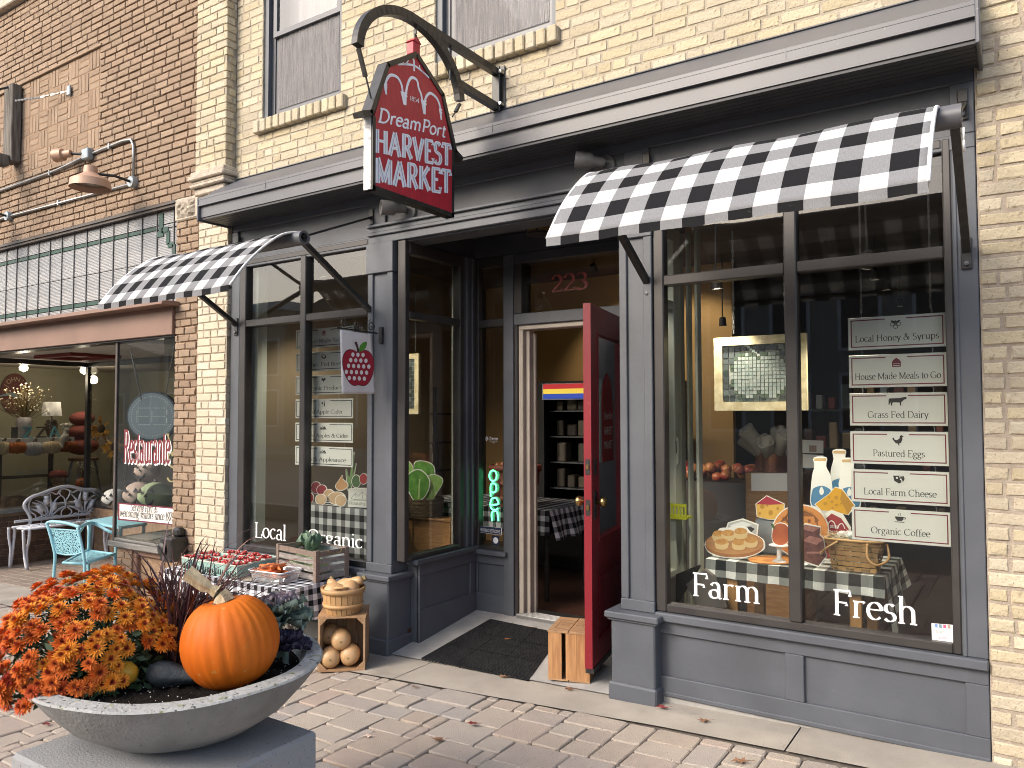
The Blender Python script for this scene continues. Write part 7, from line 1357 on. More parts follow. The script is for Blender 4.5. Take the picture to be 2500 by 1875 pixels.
rowp = [('B', 1255, 140, .24), ('B', 1318, 205, 2.9), ('B', 1388, 265, 3.6), ('B', 1470, 362, 4.6), ('B', 370, 260, .32), ('B', 405, 482, 3.2)]
for i, (v, x, y, Y_) in enumerate(rowp): p = atY(v, x, y, Y_); spot(p, ((p.x-(.3 if i == 0 else -.15), .42, .7) if i in (0, 4) else (p.x, p.y+.25, 0)), 'lit track spot seen through the right window, %s' % ('nearest of the right row', 'second of the right row', 'third of the right row', 'fourth of the right row', 'upper one near the mint post', 'lower one near the mint post')[i], 34 if i in (0, 4) else 20 if i == 2 else 0)
p = atY('K', 1935, 187, .45); spot(p, (p.x+.25, 1.0, .8), 'lit ceiling spot seen through the left window', 32, 120)
for x, lab in ((-3.5, 'ceiling spot washing the tan wall left of the cooler'), (-2.75, 'ceiling spot washing the tan wall above the cooler')): spot((x, 2.75, 2.98), (x, 3.6, 2.0), lab, 14, 80)
# ---- cooler
ck = thing('drinks_cooler', 'black glass-door drinks cooler with rainbow header inside the door', 'cooler', atY('G', 1400, 1600, 3.0)); x0, x1 = -4.33, -3.02; zt_ = atY('G', 1380, 822, 2.6).z; Yc = 2.62
xl = atY('G', 1283, 900, Yc).x; zt_ = atY('G', 1285, 828, Yc).z; zb_ = atY('G', 1285, 925, Yc).z; x1 = xl+1.25
b = MB(); b.box((xl-.06, Yc+.02, FZ), (xl, Yc+.7, zt_)); b.box((x1, Yc+.02, FZ), (x1+.06, Yc+.7, zt_)); b.box((xl, Yc+.62, FZ), (x1, Yc+.7, zt_)); b.box((xl-.06, Yc+.02, zt_), (x1+.06, Yc+.7, zt_+.02)); b.box((xl, Yc+.02, FZ), (x1, Yc+.62, .35)); b.build('cabinet', 'black_plastic', ck)
for c0, k0, k1 in (((.35, .02, .025), .66, .95), ((.6, .42, .05), .36, .66), ((.02, .05, .28), .06, .36)): nm = 'hd%.2f' % k0; mat(nm, c0, .4, emit=c0, es=.5); b = MB(); b.box((xl+.02, Yc, zb_+(zt_-zb_)*k0), (x1-.02, Yc+.03, zb_+(zt_-zb_)*k1)); b.build('header_stripe', nm, ck)
b = MB(); b.box((xl, Yc+.01, zb_), (x1, Yc+.04, zt_)); b.build('header', 'white', ck)
for a in (xl, xl+.6, x1-.03): b = MB(); b.box((a, Yc-.02, .35), (a+.04, Yc+.03, zb_)); b.build('door_frame', 'black_plastic', ck)
mat('cool_led', (.8, .9, 1), .4, emit=(.8, .9, 1), es=2.)
b = MB(); [b.box((xl+.606, Yc+.05, .5+i*.045), (xl+.616, Yc+.055, .508+i*.045)) for i in range(26)]; b.build('led_strip', 'cool_led', ck, kind='stuff')
mat('pack_a', (.2, .16, .1), .5, rnd=.5, c3=((.1, .08, .05), (.04, .035, .03), (.13, .11, .08), (.03, .04, .05))); mat('shelf_wire', (.16, .17, .18), .4, .6); rn = random.Random(2)
for k in range(5):
    z = .55+k*.26; b = MB(); b.box((xl+.04, Yc+.1, z-.012), (x1-.04, Yc+.5, z)); b.build('shelf', 'shelf_wire', ck)
    for i in range(9):
        x = xl+.08+i*.125; h = rn.uniform(.1, .2)
        if rn.random() < .85: b = MB(); b.bbox((x, Yc+.16, z), (x+rn.uniform(.07, .11), Yc+.3, z+h), .01); b.build('pack', 'pack_a', ck)
b = MB(); b.tube([(xl+.56, Yc-.05, .9), (xl+.56, Yc-.05, 1.3)], .012, 6); b.build('handle', 'black_plastic', ck)
# ---- checked table seen through the doorway and sidelight
gingham('inner_check', p=.085, dark=(.01, .01, .012), mid=(.16, .17, .18), light=(.6, .62, .64))
zT = .78; A_ = atZ('E', 1330, 115, zT); X1t = A_.x; Yt0, Yt1 = 1.25, 2.1; t = thing('checked_table', 'round-cornered table with checked cloth just inside the door', 'table', (X1t-.5, 1.6, FZ)); X0t = -4.6
b = MB(); b.box((X0t, Yt0, zT-.03), (X1t, Yt1, zT-.004)); b.build('table_top', 'oak', t); b = MB(); b.grid(lambda u, v: (X0t+(X1t+.01-X0t)*u, Yt0-.01+(Yt1-Yt0)*v, zT), 12, 8, uv=lambda u, v: (u*(X1t-X0t), v*.85)); b.build('cloth', 'inner_check', t)
b = MB(); b.grid(lambda u, v: (X0t+(X1t+.01-X0t)*u, Yt0-.012-.014*math.sin(u*60)*v, zT-.2*v), 50, 4, uv=lambda u, v: (u*(X1t-X0t), -v*.2)); b.build('cloth_drop', 'inner_check', t, smooth=True); b = MB(); b.grid(lambda u, v: (X1t+.012+.06*v+.02*math.sin(u*20)*v, Yt0-.01+(Yt1-Yt0)*u, zT-.23*v), 30, 4, uv=lambda u, v: (v*.23, u*.85)); b.build('cloth_drop', 'inner_check', t, smooth=True)
for x in (X0t+.1, X1t-.08):
    for y in (Yt0+.1, Yt1-.1): b = MB(); b.tube([(x, y, FZ), (x, y, zT-.03)], .02, 8); b.build('leg', 'black_metal', t)
c = atZ('G', 995, 1575, zT+.01); c = Vector((c.x, max(c.y, Yt0+.16), zT+.004)); mat('red_basket', (.3, .08, .05), .6, c2=(.22, .05, .03), vs=8); mat('apple_skin', (.32, .03, .025), .35, c2=(.45, .2, .06), vs=9, rnd=.2)
t = thing('apple_basket', 'red splint basket heaped with apples behind the neon sign', 'basket', c); h_ = .34; b = MB(); b.lathe([(.15, 0), (.19, h_*.5), (.22, h_), (.21, h_), (.18, h_*.5), (.14, .01)], c, 28, caps=False); b.build('body', 'red_basket', t, smooth=True)
for z in (.04, h_*.5, h_-.05): b = MB(); rr = .155+.065*z/h_; b.lathe([(rr+.004, z), (rr+.014, z), (rr+.016, z+.045), (rr+.008, z+.045)], c, 28, caps=False); b.build('hoop', 'red_basket', t, smooth=True)
for i in range(14): a = i*2.4; q = .15*math.sqrt((i+.5)/14); b = MB(); r_ = .042; b.lathe([(math.sin(R(k))*r_, -math.cos(R(k))*r_*.9) for k in range(0, 181, 30)], c+Vector((q*math.cos(a), q*math.sin(a), h_+.03-q*.3)), 10); tag(b.build('apple', 'apple_skin', None, smooth=True), 'red apple heaped in the basket behind the neon sign', 'apple', 'apples in the red basket')
# ---- neon sign and stickers of the sidelight
mat('neon_green', (.1, .9, .35), .4, emit=(.12, 1., .4), es=1.7); ne = thing('neon_sign', 'green neon sign spelling open vertically in the sidelight', 'neon sign', atY('d', 700, 1560, .96)); Yn = .95
def Np(x, y): return atY('G', x, y, Yn)
def ntube(P, nm='tube'): b = MB(); b.tube(spline([Np(*q) for q in P], 5), .0062, 8); b.build(nm, 'neon_green', ne, smooth=True)
ntube([(992+22*math.cos(a), 1380+32*math.sin(a)) for a in [i*.5236 for i in range(13)]])
ntube([(978, 1505), (978, 1440), (990, 1425), (1008, 1435), (1012, 1460), (1000, 1480), (982, 1478)])
ntube([(976, 1555), (1022, 1550), (1015, 1520), (998, 1512), (982, 1522), (976, 1555), (985, 1580), (1005, 1585), (1022, 1575)])
ntube([(986, 1652), (984, 1605), (1000, 1592), (1018, 1602), (1024, 1652)])
b = MB(); b.tube([Np(1010, 1690), Np(1000, 1660)], .003, 5); b.bbox(Np(968, 1350)+Vector((0, .012, 0)), Np(1030, 1655)+Vector((0, .016, 0))); b.build('back_board', 'door_glass', ne)
mat('sticker_dark', (.02, .03, .06), .5); P = [atY('E', *q, .876) for q in ((908, 205), (1046, 218), (1043, 262), (908, 245))]; t = thing('restroom_sticker', 'white NO PUBLIC RESTROOMS sticker on the sidelight', 'sticker', P[3]); b = MB(); b.plate(P, (0, -.001, 0)); b.build('border', 'vinyl_white', t); uu = (P[2]-P[3]); b = MB(); b.plate([P[3]+(p-P[3])*.94+(uu*.03+ZU*.002)-YU*.0014 for p in P], (0, -.0004, 0)); b.build('field', 'sticker_dark', t); sans('lettering', 'NO PUBLIC RESTROOMS', P[3].lerp(P[2], .5)+ZU*.012-YU*.0024, uu, ZU, .026, 'vinyl_white', t, fit=uu.length*.88)
P = [atY('E', *q, .876) for q in ((987, 262), (1030, 266), (1030, 325), (987, 320))]; t = thing('round_badge_sticker', 'small dark sticker with round badge at the sidelight foot', 'sticker', P[3]); b = MB(); b.plate(P, (0, -.001, 0)); b.build('field', 'sticker_dark', t); c = (P[0]+P[2])/2-YU*.0016; b = MB(); b.lathe([(.021, 0), (.024, 0), (.024, .0005), (.021, .0005)], c, 24, (0, -1, 0)); b.build('ring', 'vinyl_white', t); sans('lettering', 'SHOP', c+ZU*.002, XU, ZU, .008, 'vinyl_white', t); sans('lettering', 'SMALL', c-ZU*.011, XU, ZU, .008, 'vinyl_white', t)
p = atY('d', 652, 1308, .876); t = thing('chamber_decal', 'small white county decal above the neon sign', 'sticker', p); letter('lettering', 'Ozaukee', p+Vector((.03, 0, 0)), XU, ZU, .022, 'vinyl_white', t, fit=.088, thick=10, thin=4); b = MB(); strip(b, [p+Vector((.01+.007*math.cos(a), -.0006, .008+.014*math.sin(a))) for a in [i*.4 for i in range(16)]], .004, (0, -1, 0), 0, True); b.build('emblem', 'vinyl_white', t); sans('lettering', 'CHAMBER OF COMMERCE', p+Vector((.074, 0, -.014)), XU, ZU, .006, 'vinyl_white', t, fit=.085); sans('lettering', 'MEMBER', p+Vector((.074, 0, -.028)), XU, ZU, .006, 'vinyl_white', t)
# ---- behind the entrance side window: cabinet, lettuce, shelves, pictures
Yk = 1.05; pA, pB = atY('G', 400, 1612, Yk), atY('G', 735, 1612, Yk); t = thing('oak_cabinet', 'oak cabinet behind the entrance side window', 'cabinet', (pA.x, Yk+.2, FZ)); b = MB(); b.box((pA.x, Yk, FZ), (pB.x, Yk+.1, pA.z-.02)); b.build('side_panel', 'oak', t); b = MB(); b.bbox((pA.x-.03, Yk-.02, pA.z-.02), (pB.x+.02, Yk+.16, pA.z)); b.build('top', 'oak', t); b = MB(); b.box((pB.x-.0, Yk+.005, FZ), (pB.x+.02, Yk+.1, pA.z-.021)); b.build('stile', 'oak', t)
q = atY('G', 475, 1600, Yk-.0); b = MB(); b.box((q.x+.02, Yk-.012, FZ), (q.x+.075, Yk-.0005, q.z-.025)); b.build('stile', 'oak', t)
mat('wicker', (.16, .11, .055), .8, c2=(.09, .06, .03), vs=40, strz=(1, 1, 6), bump=1.5, bs=90)
c = atY('G', 558, 1600, Yk+.04); c.z = pA.z+.002; t = thing('wicker_basket', 'round brown basket holding the lettuce cut-outs', 'basket', c); rr = abs(atY('G', 648, 1560, Yk).x-c.x); hh = atY('G', 558, 1515, Yk).z-c.z; b = MB(); b.lathe([(rr*.9, 0), (rr, hh*.5), (rr*1.02, hh), (rr*.96, hh), (rr*.9, .01)], c, 28, caps=False); b.build('body', 'wicker', t, smooth=True)
for k in range(5): b = MB(); b.lathe([(rr*(.93+.02*k), hh*k/5+.01), (rr*(.98+.015*k), hh*k/5+.02), (rr*(.93+.02*k), hh*k/5+.035)], c, 28, caps=False); b.build('weave', 'wicker', t, smooth=True)
mat('print_white', (.8, .83, .76), .6)
def standee(nm, lab, cat, v, outl, Y, layers, grow=1.04, thick=.006, bm='print_white', grp=None, sm=True, axis=None):
    base_ = atY(v, *max(outl, key=lambda q: q[1]), Y); t = thing(nm, lab, cat, base_, grp); cx_ = sum(q[0] for q in outl)/len(outl); cy_ = sum(q[1] for q in outl)/len(outl)
    sp_ = lambda P: [(w.x, w.y) for w in spline([(x, y, 0) for x, y in P], 3, True)] if sm and len(P) > 4 else P
    b = MB(); b.plate([atY(v, cx_+(x-cx_)*grow, cy_+(y-cy_)*grow, Y) for x, y in sp_(outl)], (0, thick, 0)); b.build('board', bm, t)
    for i, (pts_, m) in enumerate(layers): b = MB(); b.poly([atY(v, x, y, Y-.0006*(i+1)) for x, y in (sp_(pts_) if len(pts_) < 16 else pts_)]); b.build('print', m, t)
    return t
mat('lettuce', (.06, .22, .025), .6, c2=(.14, .36, .06), vs=14); mat('lettuce_lite', (.3, .5, .13), .6, c2=(.2, .42, .08), vs=20); mat('lettuce_vein', (.4, .55, .22), .6)
for i, (P, m, Y_) in enumerate((([(520, 1310), (560, 1293), (620, 1310), (640, 1350), (630, 1420), (560, 1470), (530, 1400)], 'lettuce', 1.16), ([(590, 1390), (640, 1375), (685, 1400), (680, 1440), (640, 1500), (630, 1530), (580, 1500), (575, 1440)], 'lettuce_lite', 1.1), ([(440, 1310), (475, 1292), (505, 1320), (510, 1370), (470, 1400), (440, 1380)], 'lettuce_lite', 1.14), ([(470, 1420), (490, 1370), (540, 1345), (585, 1370), (610, 1420), (590, 1490), (545, 1530), (510, 1515)], 'lettuce', 1.07))):
    vein = [(540, 1520), (548, 1400), (556, 1400), (550, 1520)] if i == 3 else [(P[0][0]+40, P[0][1]+30), (P[0][0]+48, P[0][1]+30), (P[0][0]+60, P[0][1]+110), (P[0][0]+52, P[0][1]+110)]
    standee('lettuce_cutout', ('dark back leaf', 'pale right leaf', 'pale left leaf', 'large dark front leaf')[i]+' among the lettuce cut-outs in the round basket', 'cut-out', 'G', P, Y_, [(P, m), (vein, 'lettuce_vein')], 1.07, grp='lettuce cut-outs')
mat('pic_sky', (.04, .08, .16), .6, c2=(.2, .25, .3), vs=3, lo=.5, hi=.7); mat('pic_field', (.2, .13, .06), .7, c2=(.1, .1, .03), vs=6); mat('pic_photo', (.12, .12, .08), .7, c2=(.35, .3, .25), vs=14); Yp = 3.6
t = thing('barn_picture', 'large landscape picture of a barn under blue sky on the far wall', 'picture', atY('G', 560, 850, Yp)); P = [atY('G', *q, Yp) for q in ((440, 605), (653, 628), (653, 850), (440, 850))]; b = MB(); b.plate(P, (0, .015, 0)); b.build('canvas', 'pic_sky', t); b = MB(); b.poly([atY('G', *q, Yp-.002) for q in ((440, 770), (560, 740), (653, 745), (653, 850), (440, 850))]); b.build('print', 'pic_field', t); b = MB(); b.poly([atY('G', *q, Yp-.004) for q in ((568, 770), (585, 745), (600, 770), (600, 820), (568, 825))]); b.build('print', 'white', t)
for k, (x0, y0, x1, y1) in enumerate(((668, 652, 760, 765), (655, 772, 760, 905))): t = thing('small_picture', ('upper' if k == 0 else 'lower')+' small photograph on the wall right of the barn picture', 'picture', atY('G', x0, y1, Yp)); b = MB(); b.plate([atY('G', *q, Yp) for q in ((x0, y0), (x1, y0+8), (x1, y1), (x0, y1))], (0, .02, 0)); b.build('canvas', 'pic_photo', t)
t = thing('wire_shelf', 'black wire shelf unit stocked with coffee bags', 'shelf', atY('G', 560, 1500, 2.6)); Yw = 2.6
for x in (400, 643): a = atY('G', x, 850, Yw); b = MB(); b.tube([(a.x, Yw, FZ), (a.x, Yw, a.z)], .02, 7); b.build('post', 'black_metal', t)
xa, xb = atY('G', 400, 1000, Yw).x, atY('G', 645, 1000, Yw).x
for y in (1005, 1175, 1340): z = atY('G', 500, y, Yw).z; b = MB(); b.box((xa, Yw, z-.02), (xb, Yw+.3, z)); b.build('shelf', 'black_metal', t)
mat('bag', (.09, .07, .055), .6, rnd=.5, c3=((.12, .09, .07), (.05, .045, .04), (.2, .17, .13))); mat('bag_label', (.35, .32, .26), .7)
for r_, y in enumerate((1168, 1330)):
    for i in range(6):
        p = atY('G', 440+i*36, y, Yw+.05); t2 = thing('coffee_bag', 'coffee bag number %s from the left on the %s wire shelf' % (('one', 'two', 'three', 'four', 'five', 'six')[i], ('upper', 'lower')[r_]), 'bag', p, 'coffee bags on the wire shelf'); h = .26; b = MB(); b.plate([p+Vector(q) for q in ((-.055, 0, 0), (.055, 0, 0), (.058, 0, h*.8), (.045, 0, h), (-.045, 0, h), (-.058, 0, h*.8))], (0, .07, 0)); b.build('body', 'bag', t2); b = MB(); b.box(p+Vector((-.035, -.003, h*.25)), p+Vector((.035, 0, h*.6))); b.build('label_panel', 'bag_label', t2)
# mosaic window hanging at the corner
mat('frame_cream', (.74, .68, .45), .7, c2=(.5, .43, .25), vs=18); mat('mosaic_dark', (.05, .07, .08), .25, rnd=.5, c3=((.04, .055, .065), (.1, .12, .12), (.06, .09, .09), (.14, .15, .14))); mat('mosaic_pale', (.3, .37, .35), .3, rnd=.1, c3=((.28, .36, .34), (.4, .45, .42), (.33, .41, .37))); mat('mosaic_rim', (.09, .13, .09), .3, rnd=.2); mat('grout', (.3, .31, .28), .9)
def mosaic(o0, ux_, wd, ht, lab, apple=True):
    t = thing('mosaic_frame', lab, 'mosaic', o0); nrm = ux_.cross(ZU); g = lambda a, z, k=0.: o0+ux_*a+ZU*z+nrm*k
    def bx(a0, a1, z0, z1, k0, k1, nm, m): b = MB(); V = [g(a, z, k) for z in (z0, z1) for a, k in ((a0, k0), (a1, k0), (a1, k1), (a0, k1))]; b.add(V, [(0, 3, 2, 1), (4, 5, 6, 7), (0, 1, 5, 4), (1, 2, 6, 5), (2, 3, 7, 6), (3, 0, 4, 7)]); b.build(nm, m, t)
    f = .05
    for a0, a1, z0, z1 in ((0, f, 0, ht), (wd-f, wd, 0, ht), (f, wd-f, 0, f), (f, wd-f, ht-f, ht)): bx(a0, a1, z0, z1, -.015, .015, 'frame_side', 'frame_cream')
    bx(f, wd-f, f, ht-f, -.006, .0, 'back', 'grout'); nx_ = int((wd-2*f)/.034); nz_ = int((ht-2*f)/.034); sx, sz = (wd-2*f)/nx_, (ht-2*f)/nz_; cx_, cz_ = wd/2, ht/2-.01; R0 = .43*(ht-2*f)
    def ins(a, z): x, y = (a-cx_)/R0, (z-cz_)/R0; return ((abs(x)-.48)**2/.5+(y+.02)**2/.92)
    rn = random.Random(3)
    for i in range(nx_):
        for k in range(nz_):
            a, z = f+(i+.5)*sx, f+(k+.5)*sz; 
            if apple and ins(a, z) < .95: continue
            q = .44; bx(a-sx*q, a+sx*q, z-sz*q, z+sz*q, 0, .004+rn.uniform(0, .002), 'tile', 'mosaic_dark')
    if apple:
        s_ = sx*.62
        for i in range(int((wd-2*f)/s_)):
            for k in range(int((ht-2*f)/s_)):
                a, z = f+(i+.5)*s_, f+(k+.5)*s_; v_ = ins(a, z)
                if v_ < 1.05: bx(a-s_*.43, a+s_*.43, z-s_*.43, z+s_*.43, .001, .006+rn.uniform(0, .002), 'tile', 'mosaic_rim' if v_ > .82 else 'mosaic_pale')
        for i in range(6): bx(cx_-.012-i*.014, cx_+.004-i*.014, cz_+R0*.75+i*.012, cz_+R0*.75+.014+i*.012, .001, .007, 'tile', 'mosaic_pale')
    for a in (wd*.22, wd*.78):
        b = MB(); n_ = 22
        for i in range(n_): p0 = g(a, ht+.02+i*.028); p1 = g(a, ht+.02+i*.028+.025); b.bar(p0, p1, .012 if i % 2 else .004, .004 if i % 2 else .012)
        b.build('hanging_chain', 'chain_metal', t, kind='stuff')
    return t
pl_, pr__ = atY('B', 360, 990, .4), atY('B', 915, 975, .4); pt_ = atY('B', 355, 555, .4); mosaic(Vector((pl_.x, .4, pl_.z)), XU, pr__.x-pl_.x, pt_.z-pl_.z, 'cream framed mosaic panel of an apple hanging in the right window')
pl2 = atY('G', 440, 1010, 1.5); mosaic(Vector((pl2.x, 1.5, pl2.z)), XU, atY('G', 550, 1010, 1.5).x-pl2.x, atY('G', 440, 652, 1.5).z-pl2.z, 'cream framed mosaic panel half hidden behind the entrance side window', False)
# ---- hanging product signs
mat('sign_board', (.8, .83, .76), .55); mat('sign_red_line', (.2, .02, .035), .6); mat('sign_text', (.03, .028, .026), .7)
def icon(t, k, c, s_, m='sign_text'):
    def pg(P, mm=None): b = MB(); b.poly([c+XU*x*s_+ZU*z*s_-YU*.0012 for x, z in P]); b.build('icon', mm or m, t)
    def hp(P): b = MB(); b.poly([c+XU*x*s_+ZU*z*s_-YU*.0018 for x, z in P]); b.build('icon', 'sign_board', t)
    if k == 'barn': pg([(-.45, -.5), (.45, -.5), (.48, .05), (.3, .35), (0, .55), (-.3, .35), (-.48, .05)], 'sign_red_line'); [hp([(-.35, z), (.35, z), (.35, z+.05), (-.35, z+.05)]) for z in (-.35, -.15)]
    elif k == 'cow': pg([(-.9, .2), (-.8, .35), (.3, .38), (.55, .45), (.9, .5), (1., .4), (.95, .25), (.7, .18), (.55, 0), (.42, -.1), (.4, -.5), (.28, -.5), (.25, -.15), (-.3, -.12), (-.5, -.15), (-.55, -.5), (-.67, -.5), (-.7, -.1), (-.85, -.4), (-.92, -.4)])
    elif k == 'hen': pg([(-.5, .35), (-.35, .05), (-.1, .0), (.15, .2), (.2, .5), (.35, .6), (.5, .5), (.6, .4), (.45, .35), (.45, .05), (.3, -.3), (.1, -.4), (.12, -.55), (.2, -.6), (0, -.6), (0, -.42), (-.25, -.35), (-.45, -.1), (-.6, .15)])
    elif k == 'cheese': pg([(-.6, .4), (.5, .4), (.6, .05), (.45, -.25), (0, -.5), (-.5, -.2)]); [hp([(x+r_*math.cos(a), z+r_*math.sin(a)) for a in [i*.785 for i in range(8)]]) for x, z, r_ in ((-.2, .15, .12), (.2, .0, .1), (.1, .28, .08), (.3, -.2, .09))]; hp([(.05, .34), (.5, .3), (.5, .26), (.05, .28)])
    elif k == 'cup': pg([(-.5, .2), (.4, .2), (.38, -.05), (.2, -.3), (-.25, -.3), (-.45, -.05)]); pg([(.36, .18), (.62, .14), (.62, -.05), (.36, -.1), (.37, -.03), (.54, -.01), (.54, .08), (.37, .1)]); pg([(-.6, -.38), (.55, -.38), (.4, -.46), (-.45, -.46)]); [pg([(x, .28), (x+.05, .28), (x+.0, .42), (x+.08, .6), (x+.02, .6), (x-.05, .42)]) for x in (-.1, .06)]
    elif k == 'bee': [pg([(x+.26*math.cos(R(60*i+30)), z+.26*math.sin(R(60*i+30))) for i in range(6)]) or hp([(x+.2*math.cos(R(60*i+30)), z+.2*math.sin(R(60*i+30))) for i in range(6)]) for x, z in ((-.35, .0), (.35, .0), (0, -.32))]; pg(ell(0, .05, .17, .38, n=12)); [hp([(-.12, z), (.12, z), (.12, z+.05), (-.12, z+.05)]) for z in (-.2, -.05, .1)]; pg(ell(-.28, .3, .24, .1, n=10, rot=-30)); pg(ell(.28, .3, .24, .1, n=10, rot=30))
    elif k == 'steak': pg(ell(0, 0, .7, .42, n=16, rot=-15)); hp(ell(.02, .05, .45, .22, n=14, rot=-15)); pg(ell(-.1, .1, .14, .09, n=8))
    elif k == 'veg': pg([(0, -.5), (.1, -.1), (.55, .0), (.6, .4), (.25, .45), (.05, .2), (-.2, .45), (-.6, .35), (-.5, -.05), (-.12, -.1)])
    elif k == 'bottle': pg([(.15, -.5), (.42, -.5), (.42, .1), (.33, .25), (.33, .55), (.24, .55), (.24, .25), (.15, .1)]); pg([(-.5, .35), (-.1, .35), (-.12, .0), (-.27, -.1), (-.27, -.4), (-.15, -.46), (-.45, -.46), (-.33, -.4), (-.33, -.1), (-.48, 0)])
    else: pg([(-1., -.3), (-.6, .1), (-.3, 0), (-.1, .35), (.15, .1), (.4, .3), (.7, .0), (1., -.3), (.9, -.36), (-.9, -.36)]); hp([(-.8, -.28), (.8, -.28), (.8, -.22), (-.8, -.22)]); hp([(-.2, .1), (.05, .1), (.05, -.1), (-.2, -.1)])
def hang_sign(x0, x1, z0, z1, y, s_, ic, lab, line='sign_red_line', fit=.8, gr='right'):
    t = thing('product_sign', lab, 'sign', ((x0+x1)/2, y, z0), 'hanging product signs in the %s window' % gr); b = MB(); b.bbox((x0, y, z0), (x1, y+.006, z1), .001); b.build('board', 'sign_board', t); w, h = x1-x0, z1-z0; i = .012; l = .005
    for a0, a1, c0, c1 in ((x0+i, x1-i, z0+i, z0+i+l), (x0+i, x0+i+l, z0+i+l, z1-i-l), (x1-i-l, x1-i, z0+i+l, z1-i-l), (x0+i, x0+w*.39, z1-i-l, z1-i), (x1-w*.39, x1-i, z1-i-l, z1-i)): b = MB(); b.box((a0, y-.0012, c0), (a1, y-.0002, c1)); b.build('border_line', line, t)
    letter('lettering', s_, ((x0+x1)/2, y-.0003, z0+h*.24), XU, ZU, h*.2, 'sign_text', t, 'c', fit=w*fit, thick=8.5, thin=3.2); icon(t, ic, Vector(((x0+x1)/2, y, z1-h*.26)), h*.26)
    for a in (x0+w*.14, x1-w*.14): b = MB(); b.tube([(a, y+.003, z1), (a+.003, y+.003, z1+.014), (a-.003, y+.003, z1+.026)], .0016, 4); b.build('hook', 'chain_metal', t)
R6 = (('Local Honey & Syrups', 'bee', .86), ('House Made Meals to Go', 'barn', .88), ('Grass Fed Dairy', 'cow', .62), ('Pastured Eggs', 'hen', .53), ('Local Farm Cheese', 'cheese', .74), ('Organic Coffee', 'cup', .6))
for i, (s_, ic, ft) in enumerate(R6): z1 = 2.037-i*.1912; hang_sign(-.714, -.277, z1-.163, z1, .12, s_, ic, 'white sign reading %s hanging in the right window' % s_, fit=ft)
L6 = (('House Made Pasta', 'barn', .68), ('Grass Fed Beef', 'steak', .6), ('Organic Produce', 'veg', .64), ('Hard Apple Cider', 'bottle', .68), ('Organic Apples & Cider', 'farm', .86), ('Jams & Applesauce', 'farm', .78))
for i, (s_, ic, ft) in enumerate(L6): z1 = 2.232-i*.1855; hang_sign(-4.85, -4.21, z1-.15, z1, .12, s_, ic, 'white sign reading %s hanging in the left window' % s_, 'sign_text', ft, 'left')
for x in (-.65, -.34): b = MB(); [b.bar((x, .123, 2.06+i*.026), (x, .123, 2.084+i*.026), .01 if i % 2 else .004, .004 if i % 2 else .01) for i in range(38)]; tag(b.build('sign_chain', 'chain_metal'), '%s chain holding the column of signs in the right window' % ('left' if x < -.5 else 'right'), 'chain')
# ---- right window table with printed cut-outs
gingham('display_check', p=.118, dark=(.014, .017, .016), mid=(.2, .22, .21), light=(.68, .72, .68)); mat('oak_leg', (.46, .26, .09), .5, c2=(.38, .2, .06), vs=8, strz=(6, 6, .7))
DX0, DX1, DY0, DY1, DZ = -1.525, -.6, .3, .95, .712; t = thing('display_table', 'oak table under checked cloth in the right display window', 'table', (-1.06, .6, FZ))
b = MB(); b.bbox((DX0, DY0, DZ-.03), (DX1, DY1, DZ-.004)); b.build('table_top', 'oak_leg', t); b = MB(); b.grid(lambda u, v: (DX0-.01+(DX1-DX0+.02)*u, DY0-.01+(DY1-DY0)*v, DZ), 10, 6, uv=lambda u, v: (u*.94, v*.65)); b.build('cloth', 'display_check', t)
b = MB(); b.grid(lambda u, v: (DX0-.01+(DX1-DX0+.02)*u, DY0-.01-.012*v-.008*math.sin(u*40)*v, DZ-.095*v-.01*u*v), 60, 4, uv=lambda u, v: (u*.94, -v*.1)); b.build('cloth_drop', 'display_check', t, smooth=True)
b = MB(); b.grid(lambda u, v: (DX1+.012+.03*v+.02*math.sin(u*14)*v, DY0-.01+(DY1-DY0)*u, DZ-.3*v*(1-.5*u)), 30, 5, uv=lambda u, v: (v*.3, u*.65)); b.build('cloth_drop', 'display_check', t, smooth=True)
for x in (DX0+.13, DX1-.14):
    for y in (DY0+.03, DY1-.08): b = MB(); b.bbox((x-.03, y, FZ), (x+.03, y+.05, DZ-.03)); b.build('leg', 'oak_leg', t)
mat('p_wood', (.5, .26, .1), .6, c2=(.42, .2, .07), vs=12, strz=(1, 1, 6)); mat('p_wood_dk', (.34, .15, .05), .6); mat('p_bisc', (.7, .52, .24), .6); mat('p_bisc_top', (.5, .22, .04), .6, c2=(.62, .36, .1), vs=40); mat('p_cheese', (.68, .42, .07), .6); mat('p_cheese2', (.66, .36, .015), .6); mat('p_hole', (.45, .24, .02), .6); mat('p_rind', (.34, .02, .04), .6); mat('p_pie', (.55, .22, .05), .6, c2=(.62, .3, .09), vs=18); mat('p_lattice', (.62, .26, .06), .6); mat('p_fill', (.22, .08, .02), .6); mat('p_peach', (.32, .05, .015), .6, c2=(.48, .14, .03), vs=7); mat('p_green', (.06, .13, .03), .6); mat('p_brownie', (.1, .03, .025), .6, c2=(.18, .07, .055), vs=30); mat('p_brown_top', (.42, .2, .16), .6, c2=(.3, .13, .1), vs=40); mat('p_line', (.02, .018, .015), .6); mat('p_blue', (.06, .2, .36), .6); mat('p_milk', (.72, .76, .74), .5); mat('p_cap', (.5, .36, .17), .6); mat('p_grey', (.45, .48, .46), .6); mat('p_barn', (.3, .025, .03), .6)
E_ = lambda cx_, cy_, rx, ry, n=20, rot=0: ell(cx_, cy_, rx, ry, n=n, rot=rot)
lay_ = [(E_(475, 935, 236, 98, 30), 'p_wood_dk'), (E_(475, 915, 236, 92, 30), 'p_wood')]
